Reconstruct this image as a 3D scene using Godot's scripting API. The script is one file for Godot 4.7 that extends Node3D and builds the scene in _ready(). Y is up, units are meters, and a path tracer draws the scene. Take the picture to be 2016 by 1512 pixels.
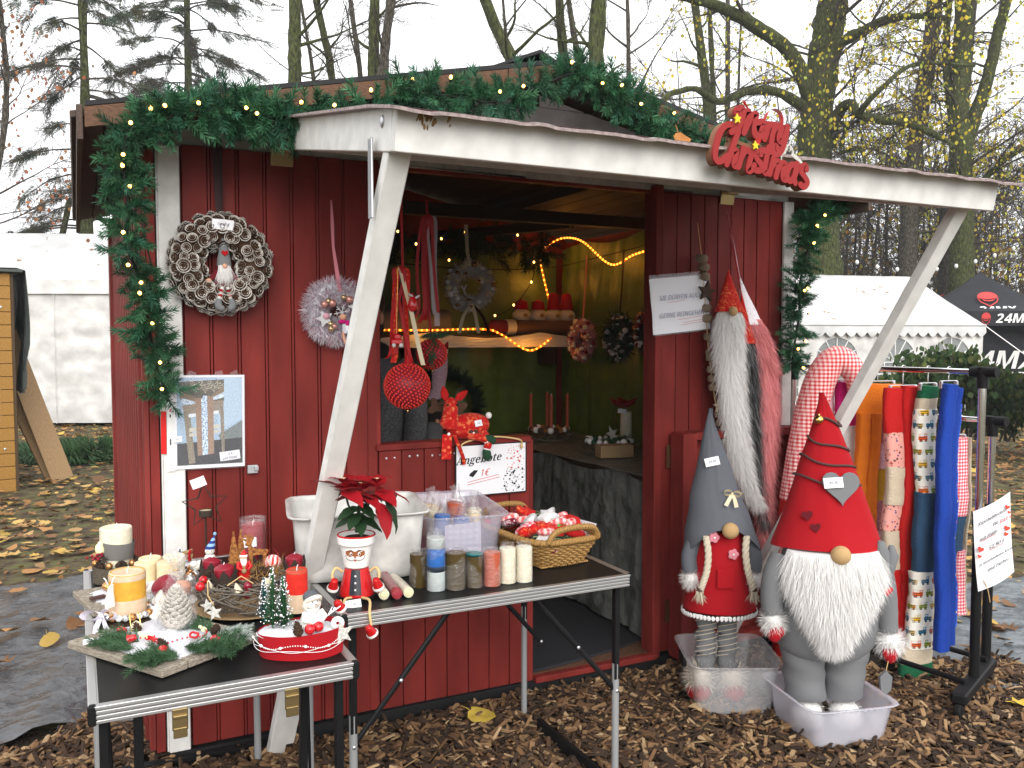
extends Node3D
# A red Christmas market hut among autumn trees. x runs along the hut front, z out of it towards the visitor, y up; metres.

class MB:
	# collects indexed triangles with normals and uvs; commit() makes one mesh
	var v := PackedVector3Array()
	var n := PackedVector3Array()
	var u := PackedVector2Array()
	var ix := PackedInt32Array()

	func fin(vb: int, ib: int, seam := 0, rows := 0) -> void:
		var cen := Vector3.ZERO
		for i in range(vb, v.size()):
			cen += v[i]
		cen /= maxf(1.0, v.size() - vb)
		var vol := 0.0
		for i in range(ib, ix.size(), 3):
			vol += (v[ix[i]] - cen).dot((v[ix[i + 1]] - cen).cross(v[ix[i + 2]] - cen))
		if vol < 0.0:
			for i in range(ib, ix.size(), 3):
				var t := ix[i + 1]
				ix[i + 1] = ix[i + 2]
				ix[i + 2] = t
		n.resize(v.size())
		for i in range(ib, ix.size(), 3):
			var a := ix[i]
			var b := ix[i + 1]
			var c := ix[i + 2]
			var f := (v[b] - v[a]).cross(v[c] - v[a])
			n[a] += f
			n[b] += f
			n[c] += f
		if seam > 0:
			for r in rows:
				var p := vb + r * seam
				var s := n[p] + n[p + seam - 1]
				n[p] = s
				n[p + seam - 1] = s
		for i in range(vb, v.size()):
			n[i] = n[i].normalized()

	func grid(rows: Array, wrap := false) -> MB:
		var vb := v.size()
		var ib := ix.size()
		var k: int = rows[0].size()
		var kk := k + (1 if wrap else 0)
		var rn := rows.size()
		for i in rn:
			var row = rows[i]
			for j in kk:
				v.append(row[j % k])
				u.append(Vector2(float(j) / (kk - 1), float(i) / maxf(1.0, rn - 1)))
		for i in rn - 1:
			for j in kk - 1:
				var a := vb + i * kk + j
				ix.append_array([a, a + 1, a + kk, a + 1, a + kk + 1, a + kk])
		fin(vb, ib, kk if wrap else 0, rn)
		return self

	func box(c: Vector3, s: Vector3, ch := 0.0, b := Basis.IDENTITY) -> MB:
		var h := s * 0.5
		var vb := v.size()
		ch = minf(ch, minf(h.x, minf(h.y, h.z)) * 0.9)
		for i in 8:
			var sg := Vector3(1 if i & 1 else -1, 1 if i & 2 else -1, 1 if i & 4 else -1)
			for ax in 3:
				var q := h - Vector3(ch, ch, ch)
				q[ax] = h[ax]
				v.append(c + b * (q * sg))
				var nn := Vector3.ZERO
				nn[ax] = sg[ax]
				n.append(b * nn)
				var w := q * sg
				u.append(Vector2(w[(ax + 1) % 3], w[(ax + 2) % 3]))
		for ax in 3:
			var b1 := 1 << ((ax + 1) % 3)
			var b2 := 1 << ((ax + 2) % 3)
			for s2 in 2:
				var o := (1 << ax) * s2
				var q := [o, o | b1, o | b1 | b2, o | b2]
				var w := []
				for e in q:
					w.append(vb + e * 3 + ax)
				if s2 == 1:
					ix.append_array([w[0], w[1], w[2], w[0], w[2], w[3]])
				else:
					ix.append_array([w[0], w[2], w[1], w[0], w[3], w[2]])
		if ch > 0.0:
			for ax in 3:
				var a1 := (ax + 1) % 3
				var a2 := (ax + 2) % 3
				for s2 in 4:
					var o := (1 << a1) * (s2 & 1) + (1 << a2) * (s2 >> 1)
					var p := vb + o * 3
					var q := vb + (o | (1 << ax)) * 3
					var w := [p + a1, p + a2, q + a2, q + a1]
					if (s2 & 1) != (s2 >> 1):
						ix.append_array([w[0], w[2], w[1], w[0], w[3], w[2]])
					else:
						ix.append_array([w[0], w[1], w[2], w[0], w[2], w[3]])
			for i in 8:
				var p := vb + i * 3
				var odd := ((i & 1) + ((i >> 1) & 1) + ((i >> 2) & 1)) % 2
				if odd == 1:
					ix.append_array([p, p + 1, p + 2])
				else:
					ix.append_array([p, p + 2, p + 1])
		return self

	func frame_rows(p: Array, r, sides: int, flat := 1.0, up := Vector3.ZERO) -> Array:
		var rows := []
		var prev := Vector3.ZERO
		var cnt := p.size()
		for i in cnt:
			var d: Vector3 = (p[mini(i + 1, cnt - 1)] - p[maxi(i - 1, 0)]).normalized()
			if d == Vector3.ZERO:
				d = Vector3.UP
			if prev == Vector3.ZERO:
				prev = up if up != Vector3.ZERO else (Vector3.RIGHT if absf(d.x) < 0.8 else Vector3.BACK)
			var a := (prev - d * prev.dot(d)).normalized()
			prev = a
			var b := d.cross(a)
			var rr: float = r[i] if r is Array else r
			var row := PackedVector3Array()
			for j in sides:
				var an := TAU * j / sides
				row.append(p[i] + a * cos(an) * rr + b * sin(an) * rr * flat)
			rows.append(row)
		return rows

	func tube(p: Array, r, sides := 8, caps := true, flat := 1.0, up := Vector3.ZERO) -> MB:
		var rows := frame_rows(p, r, sides, flat, up)
		grid(rows, true)
		if caps:
			cap(rows[0], p[0])
			cap(rows[-1], p[-1])
		return self

	func cap(ring: PackedVector3Array, c: Vector3) -> MB:
		var row := PackedVector3Array()
		for j in ring.size():
			row.append(c)
		return grid([ring, row], true)

	func lathe(prof: Array, seg := 24, at := Vector3.ZERO, b := Basis.IDENTITY) -> MB:
		# a point given twice makes a crease
		var rows := []
		for i in prof.size():
			var q: Vector2 = prof[i]
			if i > 0 and q == prof[i - 1] and rows.size() > 1:
				grid(rows, true)
				rows = []
			var row := PackedVector3Array()
			for j in seg:
				var an := TAU * j / seg
				row.append(at + b * Vector3(cos(an) * q.x, q.y, sin(an) * q.x))
			rows.append(row)
		if rows.size() > 1:
			grid(rows, true)
		return self

	func ball(c: Vector3, r: Vector3, seg := 12, rings := 8, b := Basis.IDENTITY) -> MB:
		var rows := []
		for i in rings + 1:
			var t := PI * i / rings
			var row := PackedVector3Array()
			for j in seg:
				var an := TAU * j / seg
				row.append(c + b * Vector3(sin(t) * cos(an) * r.x, cos(t) * r.y, sin(t) * sin(an) * r.z))
			rows.append(row)
		return grid(rows, true)

	func loft(rings: Array, seg := 20, caps := true, b := Basis.IDENTITY, po := 2.0) -> MB:
		# rings of [centre, rx, rz]; po over 2 squares the section off
		var rows := []
		for q in rings:
			var row := PackedVector3Array()
			for j in seg:
				var an := TAU * j / seg
				var cx := cos(an)
				var sx := sin(an)
				var k := pow(pow(absf(cx), po) + pow(absf(sx), po), -1.0 / po)
				row.append(b * (q[0] + Vector3(cx * k * q[1], 0, sx * k * q[2])))
			rows.append(row)
		grid(rows, true)
		if caps:
			cap(rows[0], b * rings[0][0])
			cap(rows[-1], b * rings[-1][0])
		return self

	func prism(poly: PackedVector2Array, z0: float, z1: float, t := Transform3D.IDENTITY) -> MB:
		var tr := Geometry2D.triangulate_polygon(poly)
		var cw := Geometry2D.is_polygon_clockwise(poly)
		for s in 2:
			var vb := v.size()
			var z := z1 if s == 1 else z0
			for q in poly:
				v.append(t * Vector3(q.x, q.y, z))
				n.append(t.basis * Vector3(0, 0, 1 if s == 1 else -1))
				u.append(q)
			for i in range(0, tr.size(), 3):
				var a := poly[tr[i]]
				var b := poly[tr[i + 1]]
				var c := poly[tr[i + 2]]
				var ccw := (b - a).cross(c - a) > 0
				if ccw == (s == 1):
					ix.append_array([vb + tr[i], vb + tr[i + 1], vb + tr[i + 2]])
				else:
					ix.append_array([vb + tr[i], vb + tr[i + 2], vb + tr[i + 1]])
		for i in poly.size():
			var a := poly[i]
			var b := poly[(i + 1) % poly.size()]
			if cw:
				quad(t * Vector3(b.x, b.y, z0), t * Vector3(a.x, a.y, z0), t * Vector3(a.x, a.y, z1), t * Vector3(b.x, b.y, z1))
			else:
				quad(t * Vector3(a.x, a.y, z0), t * Vector3(b.x, b.y, z0), t * Vector3(b.x, b.y, z1), t * Vector3(a.x, a.y, z1))
		return self

	func quad(a: Vector3, b: Vector3, c: Vector3, d: Vector3) -> MB:
		var vb := v.size()
		var f := (b - a).cross(c - a).normalized()
		if f == Vector3.ZERO:
			f = (c - a).cross(d - a).normalized()
		v.append_array([a, b, c, d])
		n.append_array([f, f, f, f])
		u.append_array([Vector2(0, 1), Vector2(1, 1), Vector2(1, 0), Vector2(0, 0)])
		ix.append_array([vb, vb + 1, vb + 2, vb, vb + 2, vb + 3])
		return self

	func ribbon(p: Array, w, side) -> MB:
		# a flat band along p, its width along side (a vector or one per point)
		var rows := []
		for i in p.size():
			var s: Vector3 = side[i] if side is Array else side
			var ww: float = w[i] if w is Array else w
			rows.append(PackedVector3Array([p[i] - s * ww * 0.5, p[i], p[i] + s * ww * 0.5]))
		return grid(rows)

	func slab(rows: Array, th: float) -> MB:
		# a sheet with thickness: rows, the same rows pushed along their normals, and the edges between
		var m := MB.new().grid(rows)
		var k: int = rows[0].size()
		var back := []
		for i in rows.size():
			var r := PackedVector3Array()
			for j in k:
				r.append(m.v[i * k + j] - m.n[i * k + j] * th)
			back.append(r)
		grid(rows)
		grid(back)
		var e1 := PackedVector3Array()
		var e2 := PackedVector3Array()
		for i in rows.size():
			e1.append(rows[i][0])
			e2.append(back[i][0])
		for j in range(1, k):
			e1.append(rows[-1][j])
			e2.append(back[-1][j])
		for i in range(rows.size() - 2, -1, -1):
			e1.append(rows[i][k - 1])
			e2.append(back[i][k - 1])
		for j in range(k - 2, 0, -1):
			e1.append(rows[0][j])
			e2.append(back[0][j])
		return grid([e1, e2], true)

	func wobble(noise: FastNoiseLite, amt: float, from := 0) -> MB:
		for i in range(from, v.size()):
			var q := v[i] * 10.0
			v[i] += Vector3(noise.get_noise_3dv(q), noise.get_noise_3dv(q + Vector3(37, 0, 0)), noise.get_noise_3dv(q + Vector3(0, 51, 0))) * amt
		return self

	func put(o: MB, t: Transform3D) -> MB:
		var vb := v.size()
		for i in o.v.size():
			v.append(t * o.v[i])
			n.append((t.basis * o.n[i]).normalized())
		u.append_array(o.u)
		for i in o.ix:
			ix.append(vb + i)
		return self

	func commit() -> ArrayMesh:
		var a := []
		a.resize(Mesh.ARRAY_MAX)
		a[Mesh.ARRAY_VERTEX] = v
		a[Mesh.ARRAY_NORMAL] = n
		a[Mesh.ARRAY_TEX_UV] = u
		var rv := ix.duplicate()
		rv.reverse()
		a[Mesh.ARRAY_INDEX] = rv
		var m := ArrayMesh.new()
		m.add_surface_from_arrays(Mesh.PRIMITIVE_TRIANGLES, a)
		return m

var rng := RandomNumberGenerator.new()
var M := {}
var T := {}
var used := {}
var nz := FastNoiseLite.new()

func mb() -> MB:
	return MB.new()

func V(x: float, y: float, z: float) -> Vector3:
	return Vector3(x, y, z)

func V2(a: Array) -> PackedVector2Array:
	var r := PackedVector2Array()
	for i in range(0, a.size(), 2):
		r.append(Vector2(a[i], a[i + 1]))
	return r

func rot(x: float, y := 0.0, z := 0.0) -> Basis:
	return Basis.from_euler(Vector3(deg_to_rad(x), deg_to_rad(y), deg_to_rad(z)))

func numbered(s: String) -> String:
	if not used.has(s):
		used[s] = 0
		return s
	used[s] += 1
	return "%s_%03d" % [s, used[s]]

func tag(o: Node, label: String, cat := "", group := "", kind := "") -> Node:
	if label: o.set_meta("label", label)
	if cat: o.set_meta("category", cat)
	if group: o.set_meta("group", group)
	if kind: o.set_meta("kind", kind)
	return o

func thing(called: String, label: String, cat: String, at := Vector3.ZERO, turn := 0.0, group := "") -> Node3D:
	var o := Node3D.new()
	o.name = numbered(called)
	add_child(o)
	o.position = at
	o.rotation.y = deg_to_rad(turn)
	tag(o, label, cat, group)
	return o

func P(parent: Node, called: String, m, mat: String, at := Vector3.ZERO, b := Basis.IDENTITY) -> MeshInstance3D:
	var o := MeshInstance3D.new()
	o.name = called
	o.mesh = m.commit() if m is MB else m
	if mat: o.material_override = M[mat]
	o.transform = Transform3D(b, at)
	parent.add_child(o, true)
	return o

func solo(called: String, label: String, cat: String, m, mat: String, at := Vector3.ZERO, b := Basis.IDENTITY, group := "", kind := "") -> MeshInstance3D:
	var o := P(self, numbered(called), m, mat, at, b)
	tag(o, label, cat, group, kind)
	return o

func dup(src: Node3D, label: String, at: Vector3, turn := 0.0) -> Node3D:
	var o: Node3D = src.duplicate()
	var base := String(src.name)
	if base.length() > 4 and base.right(3).is_valid_int():
		base = base.left(-4)
	o.name = numbered(base)
	add_child(o)
	o.position = at
	o.rotation.y = deg_to_rad(turn)
	o.set_meta("label", label)
	return o

func many(parent: Node, called: String, mesh: Mesh, mat: String, xs: Array, cols := []) -> MultiMeshInstance3D:
	var mm := MultiMesh.new()
	mm.transform_format = MultiMesh.TRANSFORM_3D
	mm.use_colors = cols.size() > 0
	mm.mesh = mesh
	mm.instance_count = xs.size()
	for i in xs.size():
		mm.set_instance_transform(i, xs[i])
		if cols.size() > 0:
			mm.set_instance_color(i, cols[i])
	var o := MultiMeshInstance3D.new()
	o.name = called if parent != self else numbered(called)
	o.multimesh = mm
	o.material_override = M[mat]
	o.set_meta("kind", "stuff")
	parent.add_child(o, true)
	return o

func text(parent: Node, called: String, s: String, h: float, mat: String, at: Vector3, b := Basis.IDENTITY, font := "Droid Sans", depth := 0.0006, bold := 400) -> MeshInstance3D:
	# lettering h metres high (capitals), centred on at
	var f := SystemFont.new()
	f.font_names = PackedStringArray([font])
	f.font_weight = bold
	var t := TextMesh.new()
	t.font = f
	t.text = s
	t.font_size = 32
	t.pixel_size = h / 23.0
	t.depth = depth
	t.curve_step = 2.0
	return P(parent, called, t, mat, at, b)

func smooth(p: Array, k := 4) -> Array:
	# Catmull-Rom through the points
	var r := []
	for i in p.size() - 1:
		var a = p[maxi(i - 1, 0)]
		var b = p[i]
		var c = p[i + 1]
		var d = p[mini(i + 2, p.size() - 1)]
		for j in k:
			var t := float(j) / k
			r.append(b.cubic_interpolate(c, a, d, t))
	r.append(p[-1])
	return r

func lerps(p: Array, t: float) -> float:
	# a value along a list of [t, value]
	for i in p.size() - 1:
		if t <= p[i + 1][0]:
			return lerpf(p[i][1], p[i + 1][1], clampf((t - p[i][0]) / maxf(1e-6, p[i + 1][0] - p[i][0]), 0, 1))
	return p[-1][1]

func star(n: int, ro: float, ri: float, turn := 0.0) -> PackedVector2Array:
	var r := PackedVector2Array()
	for i in n * 2:
		var a := turn + PI / 2 + PI * i / n
		var q := ro if i % 2 == 0 else ri
		r.append(Vector2(cos(a) * q, sin(a) * q))
	return r

func heart(s: float) -> PackedVector2Array:
	var r := PackedVector2Array()
	for i in 28:
		var t := TAU * i / 28
		r.append(Vector2(16 * pow(sin(t), 3), 13 * cos(t) - 5 * cos(2 * t) - 2 * cos(3 * t) - cos(4 * t)) * s / 32.0)
	return r

func card(parent: Node, w: float, h: float, at: Vector3, b: Basis, words := "", mat := "paper", bend := 0.004) -> MeshInstance3D:
	# a small handwritten price card
	var rows := []
	for i in 4:
		var row := PackedVector3Array()
		for j in 5:
			row.append(V((j / 4.0 - 0.5) * w, (0.5 - i / 3.0) * h, sin(PI * j / 4.0) * bend))
		rows.append(row)
	var c := P(parent, "price_card", mb().slab(rows, 0.0006), mat, at, b)
	if words:
		text(c, "handwriting", words, h * 0.26, "pen", V(0, 0, bend + 0.0012), Basis.IDENTITY * Basis(V(1, 0, 0), V(0.25, 1, 0), V(0, 0, 1)))
	return c

# ---------------------------------------------------------------- materials
func noise_tex(key: String, freq: float, lo: float, hi: float, size := 512, oct := 4, type := FastNoiseLite.TYPE_SIMPLEX_SMOOTH, ramp := []) -> void:
	var f := FastNoiseLite.new()
	f.seed = key.length() * 7 + 3
	f.frequency = freq
	f.noise_type = type
	f.fractal_octaves = oct
	var t := NoiseTexture2D.new()
	t.width = size
	t.height = size
	t.seamless = true
	t.noise = f
	t.generate_mipmaps = false
	var g := Gradient.new()
	if ramp.is_empty():
		g.offsets = PackedFloat32Array([0.0, 1.0])
		g.colors = PackedColorArray([Color(lo, lo, lo), Color(hi, hi, hi)])
	else:
		var of := PackedFloat32Array()
		var co := PackedColorArray()
		for q in ramp:
			of.append(q[0])
			co.append(q[1].linear_to_srgb())
		g.offsets = of
		g.colors = co
	t.color_ramp = g
	T[key] = t

func image_tex(key: String, w: int, h: int, fn: Callable) -> void:
	var im := Image.create(w, h, false, Image.FORMAT_RGB8)
	for y in h:
		for x in w:
			im.set_pixel(x, y, fn.call(x, y))
	T[key] = ImageTexture.create_from_image(im)

func mk(key: String, c: Color, rough := 0.7, o := {}) -> StandardMaterial3D:
	var m := StandardMaterial3D.new()
	m.albedo_color = c.linear_to_srgb()
	m.roughness = rough
	m.metallic = o.get("metal", 0.0)
	m.metallic_specular = o.get("spec", 0.35)
	m.vertex_color_use_as_albedo = o.get("vc", false)
	if o.has("tex"):
		m.albedo_texture = T[o.tex]
	if o.has("rtex"):
		m.roughness_texture = T[o.rtex]
	if o.has("bump"):
		m.heightmap_enabled = true
		m.heightmap_texture = T[o.bump]
		m.heightmap_scale = o.get("bs", 0.1)
	if o.has("tri"):
		m.uv1_triplanar = true
		m.uv1_world_triplanar = o.get("world", true)
		var s = o.tri
		m.uv1_scale = s if s is Vector3 else Vector3(s, s, s)
	elif o.has("uv"):
		m.uv1_scale = o.uv
	if o.has("alpha"):
		m.transparency = BaseMaterial3D.TRANSPARENCY_ALPHA
		m.albedo_color.a = o.alpha
	if o.has("emit"):
		m.emission_enabled = true
		m.emission = o.emit
		m.emission_energy_multiplier = o.get("power", 1.0)
	if o.has("rim"):
		m.rim_enabled = true
		m.rim = o.rim
		m.rim_tint = 0.6
	if o.has("coat"):
		m.clearcoat_enabled = true
		m.clearcoat = o.coat
		m.clearcoat_roughness = o.get("coatr", 0.1)
	if o.has("back"):
		m.backlight_enabled = true
		m.backlight = o.back
	if o.has("sss"):
		m.subsurf_scatter_enabled = true
		m.subsurf_scatter_strength = o.sss
	M[key] = m
	return m

func C(r: float, g: float, b: float) -> Color:
	return Color(r, g, b)

func _ready() -> void:
	rng.seed = 20
	nz.seed = 5
	nz.frequency = 0.35
	# camera: a phone held at eye height, turned a little to the right and tipped down
	var cam := Camera3D.new()
	cam.name = "camera"
	add_child(cam)
	cam.position = V(-0.275, 1.5, 3.383)
	cam.rotation_degrees = Vector3(-3.102, -26.565, 0)
	cam.fov = 47.55
	cam.near = 0.05
	cam.far = 400.0
	cam.current = true
	# overcast daylight: a white sky, and a very broad soft sun high behind the visitor
	var env := Environment.new()
	env.background_mode = Environment.BG_SKY
	var sky := Sky.new()
	var pano := PanoramaSkyMaterial.new()
	pano.panorama = cloud_sky()
	sky.sky_material = pano
	env.sky = sky
	env.background_energy_multiplier = 1.12
	env.tonemap_mode = Environment.TONE_MAPPER_LINEAR
	env.tonemap_exposure = 1.55
	env.sdfgi_enabled = true
	env.ssao_enabled = true
	env.ssil_enabled = true
	env.fog_enabled = true
	env.fog_density = 0.0012
	env.fog_light_color = Color(0.86, 0.88, 0.9)
	var we := WorldEnvironment.new()
	we.name = "world_environment"
	we.environment = env
	add_child(we)
	var sun := DirectionalLight3D.new()
	sun.name = "sun"
	sun.light_energy = 0.7
	sun.light_color = Color(1.0, 0.98, 0.95)
	sun.light_angular_distance = 50.0
	sun.shadow_enabled = true
	sun.rotation_degrees = Vector3(-30, -12, 0)
	add_child(sun)

	textures()
	materials()
	ground()
	hut()
	tables()
	background()
	trees()
	garland()
	wall_goods()
	left_table_goods()
	right_table_goods()
	gnomes()
	clothes_rack()
	inside()

func cloud_sky() -> ImageTexture:
	var w := 512
	var h := 256
	var f := FastNoiseLite.new()
	f.seed = 8
	f.frequency = 0.9
	f.fractal_octaves = 5
	var im := Image.create(w, h, false, Image.FORMAT_RGBF)
	for y in h:
		var el := PI * (0.5 - (y + 0.5) / h)
		for x in w:
			var az := TAU * x / w
			var d := Vector3(cos(el) * cos(az), maxf(sin(el), 0.0) * 2.0, cos(el) * sin(az))
			var c := f.get_noise_3dv(d * 1.6)
			var l := 0.98 + 0.22 * maxf(sin(el), 0.0) + c * 0.10
			im.set_pixel(x, y, Color(l * 0.985, l * 0.995, l * 1.01))
	return ImageTexture.create_from_image(im)

func textures() -> void:
	noise_tex("blotch", 0.008, 0.72, 1.0, 512, 5)
	noise_tex("soft", 0.01, 0.88, 1.0, 512, 5)
	noise_tex("mottle", 0.02, 0.6, 1.0, 512, 4)
	noise_tex("fine", 0.12, 0.75, 1.0, 512, 4)
	noise_tex("speck", 0.35, 0.35, 1.0, 512, 2)
	noise_tex("relief", 0.03, 0.0, 1.0, 512, 5)
	noise_tex("creases", 0.012, 0.0, 1.0, 512, 5, FastNoiseLite.TYPE_CELLULAR)
	noise_tex("grain", 0.05, 0.66, 1.0, 512, 4)
	noise_tex("barktex", 0.03, 0, 1, 512, 5, FastNoiseLite.TYPE_SIMPLEX_SMOOTH, [[0.2, C(.02, .016, .012)], [0.48, C(.05, .041, .03)], [0.62, C(.08, .07, .055)], [0.8, C(.16, .15, .125)]])
	noise_tex("mosstex", 0.022, 0, 1, 512, 5, FastNoiseLite.TYPE_SIMPLEX_SMOOTH, [[0.22, C(.018, .015, .01)], [0.42, C(.038, .034, .018)], [0.55, C(.045, .055, .014)], [0.68, C(.065, .08, .018)], [0.85, C(.11, .1, .075)]])
	noise_tex("earthtex", 0.012, 0, 1, 1024, 6, FastNoiseLite.TYPE_SIMPLEX_SMOOTH, [[0.25, C(.045, .032, .019)], [0.42, C(.085, .062, .038)], [0.52, C(.07, .058, .026)], [0.66, C(.1, .085, .04)], [0.8, C(.085, .095, .03)]])
	noise_tex("feltred", 0.2, 0.78, 1.0, 512, 3)
	noise_tex("grid1", 0.5, 0.0, 1.0, 256, 1)
	noise_tex("weathered", 0.03, 0, 1, 512, 5, FastNoiseLite.TYPE_SIMPLEX_SMOOTH, [[0.2, C(.12, .095, .07)], [0.5, C(.26, .225, .18)], [0.8, C(.4, .36, .3)]])
	noise_tex("rusttex", 0.04, 0, 1, 256, 4, FastNoiseLite.TYPE_SIMPLEX_SMOOTH, [[0.25, C(.12, .04, .012)], [0.5, C(.26, .1, .03)], [0.75, C(.4, .18, .05)]])
	# gingham, dots and the small prints on fabric: flat print only
	var ging := func(x, y, a: Color, b: Color):
		var s: int = (1 if (x / 16) % 2 == 0 else 0) + (1 if (y / 16) % 2 == 0 else 0)
		var tw: float = 0.03 * (((x + y) % 4) / 3.0)
		return b.lerp(a, s * 0.5 - tw if s > 0 else 0.02)
	image_tex("gingham_red", 64, 64, func(x, y): return ging.call(x, y, Color(.78, .12, .16), Color(.95, .9, .88)))
	image_tex("gingham_pink", 64, 64, func(x, y): return ging.call(x, y, Color(.80, .17, .25), Color(.95, .9, .9)))
	image_tex("plaid_green", 64, 64, func(x, y): return Color(.8, .75, .6) if x % 32 < 2 or y % 32 < 2 else (Color(.03, .16, .08) if (x / 16 + y / 16) % 2 == 0 else Color(.05, .22, .12)))
	image_tex("candy_stripe", 64, 64, func(x, y): return Color(.8, .05, .08) if (x + y) % 32 < 16 else Color(.95, .93, .92))
	var scatter := func(key: String, size: int, bg: Color, cols: Array, n: int, r0: float, r1: float, sd: int, starry := false):
		var im := Image.create(size, size, false, Image.FORMAT_RGB8)
		im.fill(bg)
		var g := RandomNumberGenerator.new()
		g.seed = sd
		for i in n:
			var c: Color = cols[g.randi() % cols.size()]
			var r := g.randf_range(r0, r1)
			var cx := g.randf() * size
			var cy := g.randf() * size
			var tw := g.randf() * TAU
			for yy in range(int(cy - r) - 1, int(cy + r) + 2):
				for xx in range(int(cx - r) - 1, int(cx + r) + 2):
					var dx := xx - cx
					var dy := yy - cy
					var rr := r
					if starry:
						rr = r * (0.45 + 0.55 * absf(cos(3.0 * (atan2(dy, dx) + tw))))
					if dx * dx + dy * dy <= rr * rr:
						im.set_pixel(posmod(xx, size), posmod(yy, size), c)
		T[key] = ImageTexture.create_from_image(im)
	scatter.call("snowflake_red", 256, Color(.72, .06, .07), [Color(.86, .45, .28), Color(.88, .55, .36), Color(.8, .25, .18)], 60, 6.0, 16.0, 3, true)
	scatter.call("flower_red", 256, Color(.68, .05, .05), [Color(.85, .5, .25), Color(.8, .3, .2)], 130, 4.0, 9.0, 4, true)
	scatter.call("dot_white", 256, Color(.93, .91, .93), [Color(.55, .5, .6), Color(.7, .3, .35), Color(.75, .7, .75)], 70, 2.0, 5.0, 5, false)
	scatter.call("dot_pink", 256, Color(.9, .74, .78), [Color(.75, .4, .5)], 110, 2.0, 3.5, 6, false)
	scatter.call("print_pink", 256, Color(.87, .62, .58), [Color(.12, .1, .12), Color(.25, .1, .12), Color(.7, .15, .15), Color(.2, .2, .45)], 46, 4.0, 11.0, 7, true)
	scatter.call("maroon_print", 128, Color(.42, .03, .13), [Color(.93, .88, .9)], 40, 3.0, 8.0, 9, true)
	scatter.call("mauve_print", 256, Color(.62, .42, .47), [Color(.78, .66, .68), Color(.48, .25, .32)], 300, 2.0, 5.0, 11, true)
	scatter.call("lilac_print", 256, Color(.78, .64, .7), [Color(.88, .8, .82), Color(.7, .5, .58)], 200, 2.0, 5.0, 12, false)
	scatter.call("fleece", 256, Color(.34, .34, .35), [Color(.2, .2, .21), Color(.45, .45, .46), Color(.28, .28, .29)], 2600, 1.0, 3.0, 13, false)
	scatter.call("bluprint", 128, Color(.12, .3, .72), [Color(.85, .3, .3), Color(.9, .85, .6), Color(.3, .5, .9)], 30, 3.0, 6.0, 31, true)
	scatter.call("bead_red", 64, Color(.6, .04, .04), [Color(.8, .12, .1)], 20, 2.0, 4.0, 14, false)
	# a print of small trucks and cars for the baby blanket
	var cars := Image.create(256, 256, false, Image.FORMAT_RGB8)
	cars.fill(Color(.93, .92, .88))
	var cg := RandomNumberGenerator.new()
	cg.seed = 21
	for i in 16:
		var cx := (i % 4) * 64 + 6 + (32 if (i / 4) % 2 == 1 else 0)
		var cy := (i / 4) * 64 + 8
		var cc: Color = [Color(.1, .42, .55), Color(.85, .32, .08), Color(.55, .62, .12), Color(.85, .65, .1)][(i + i / 4) % 4]
		for r in [[0, 16, 46, 18, cc], [26 if i % 2 else 4, 2, 18, 16, cc], [29 if i % 2 else 7, 5, 12, 9, Color(.8, .88, .9)], [4, 30, 12, 12, Color(.08, .08, .1)], [30, 30, 12, 12, Color(.08, .08, .1)], [7, 33, 6, 6, cc], [33, 33, 6, 6, cc], [2, 20, 40, 3, Color(.2, .25, .2)]]:
			for yy in r[3]:
				for xx in r[2]:
					cars.set_pixel((cx + r[0] + xx) % 256, (cy + r[1] + yy) % 256, r[4])
	T["car_print"] = ImageTexture.create_from_image(cars)

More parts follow.
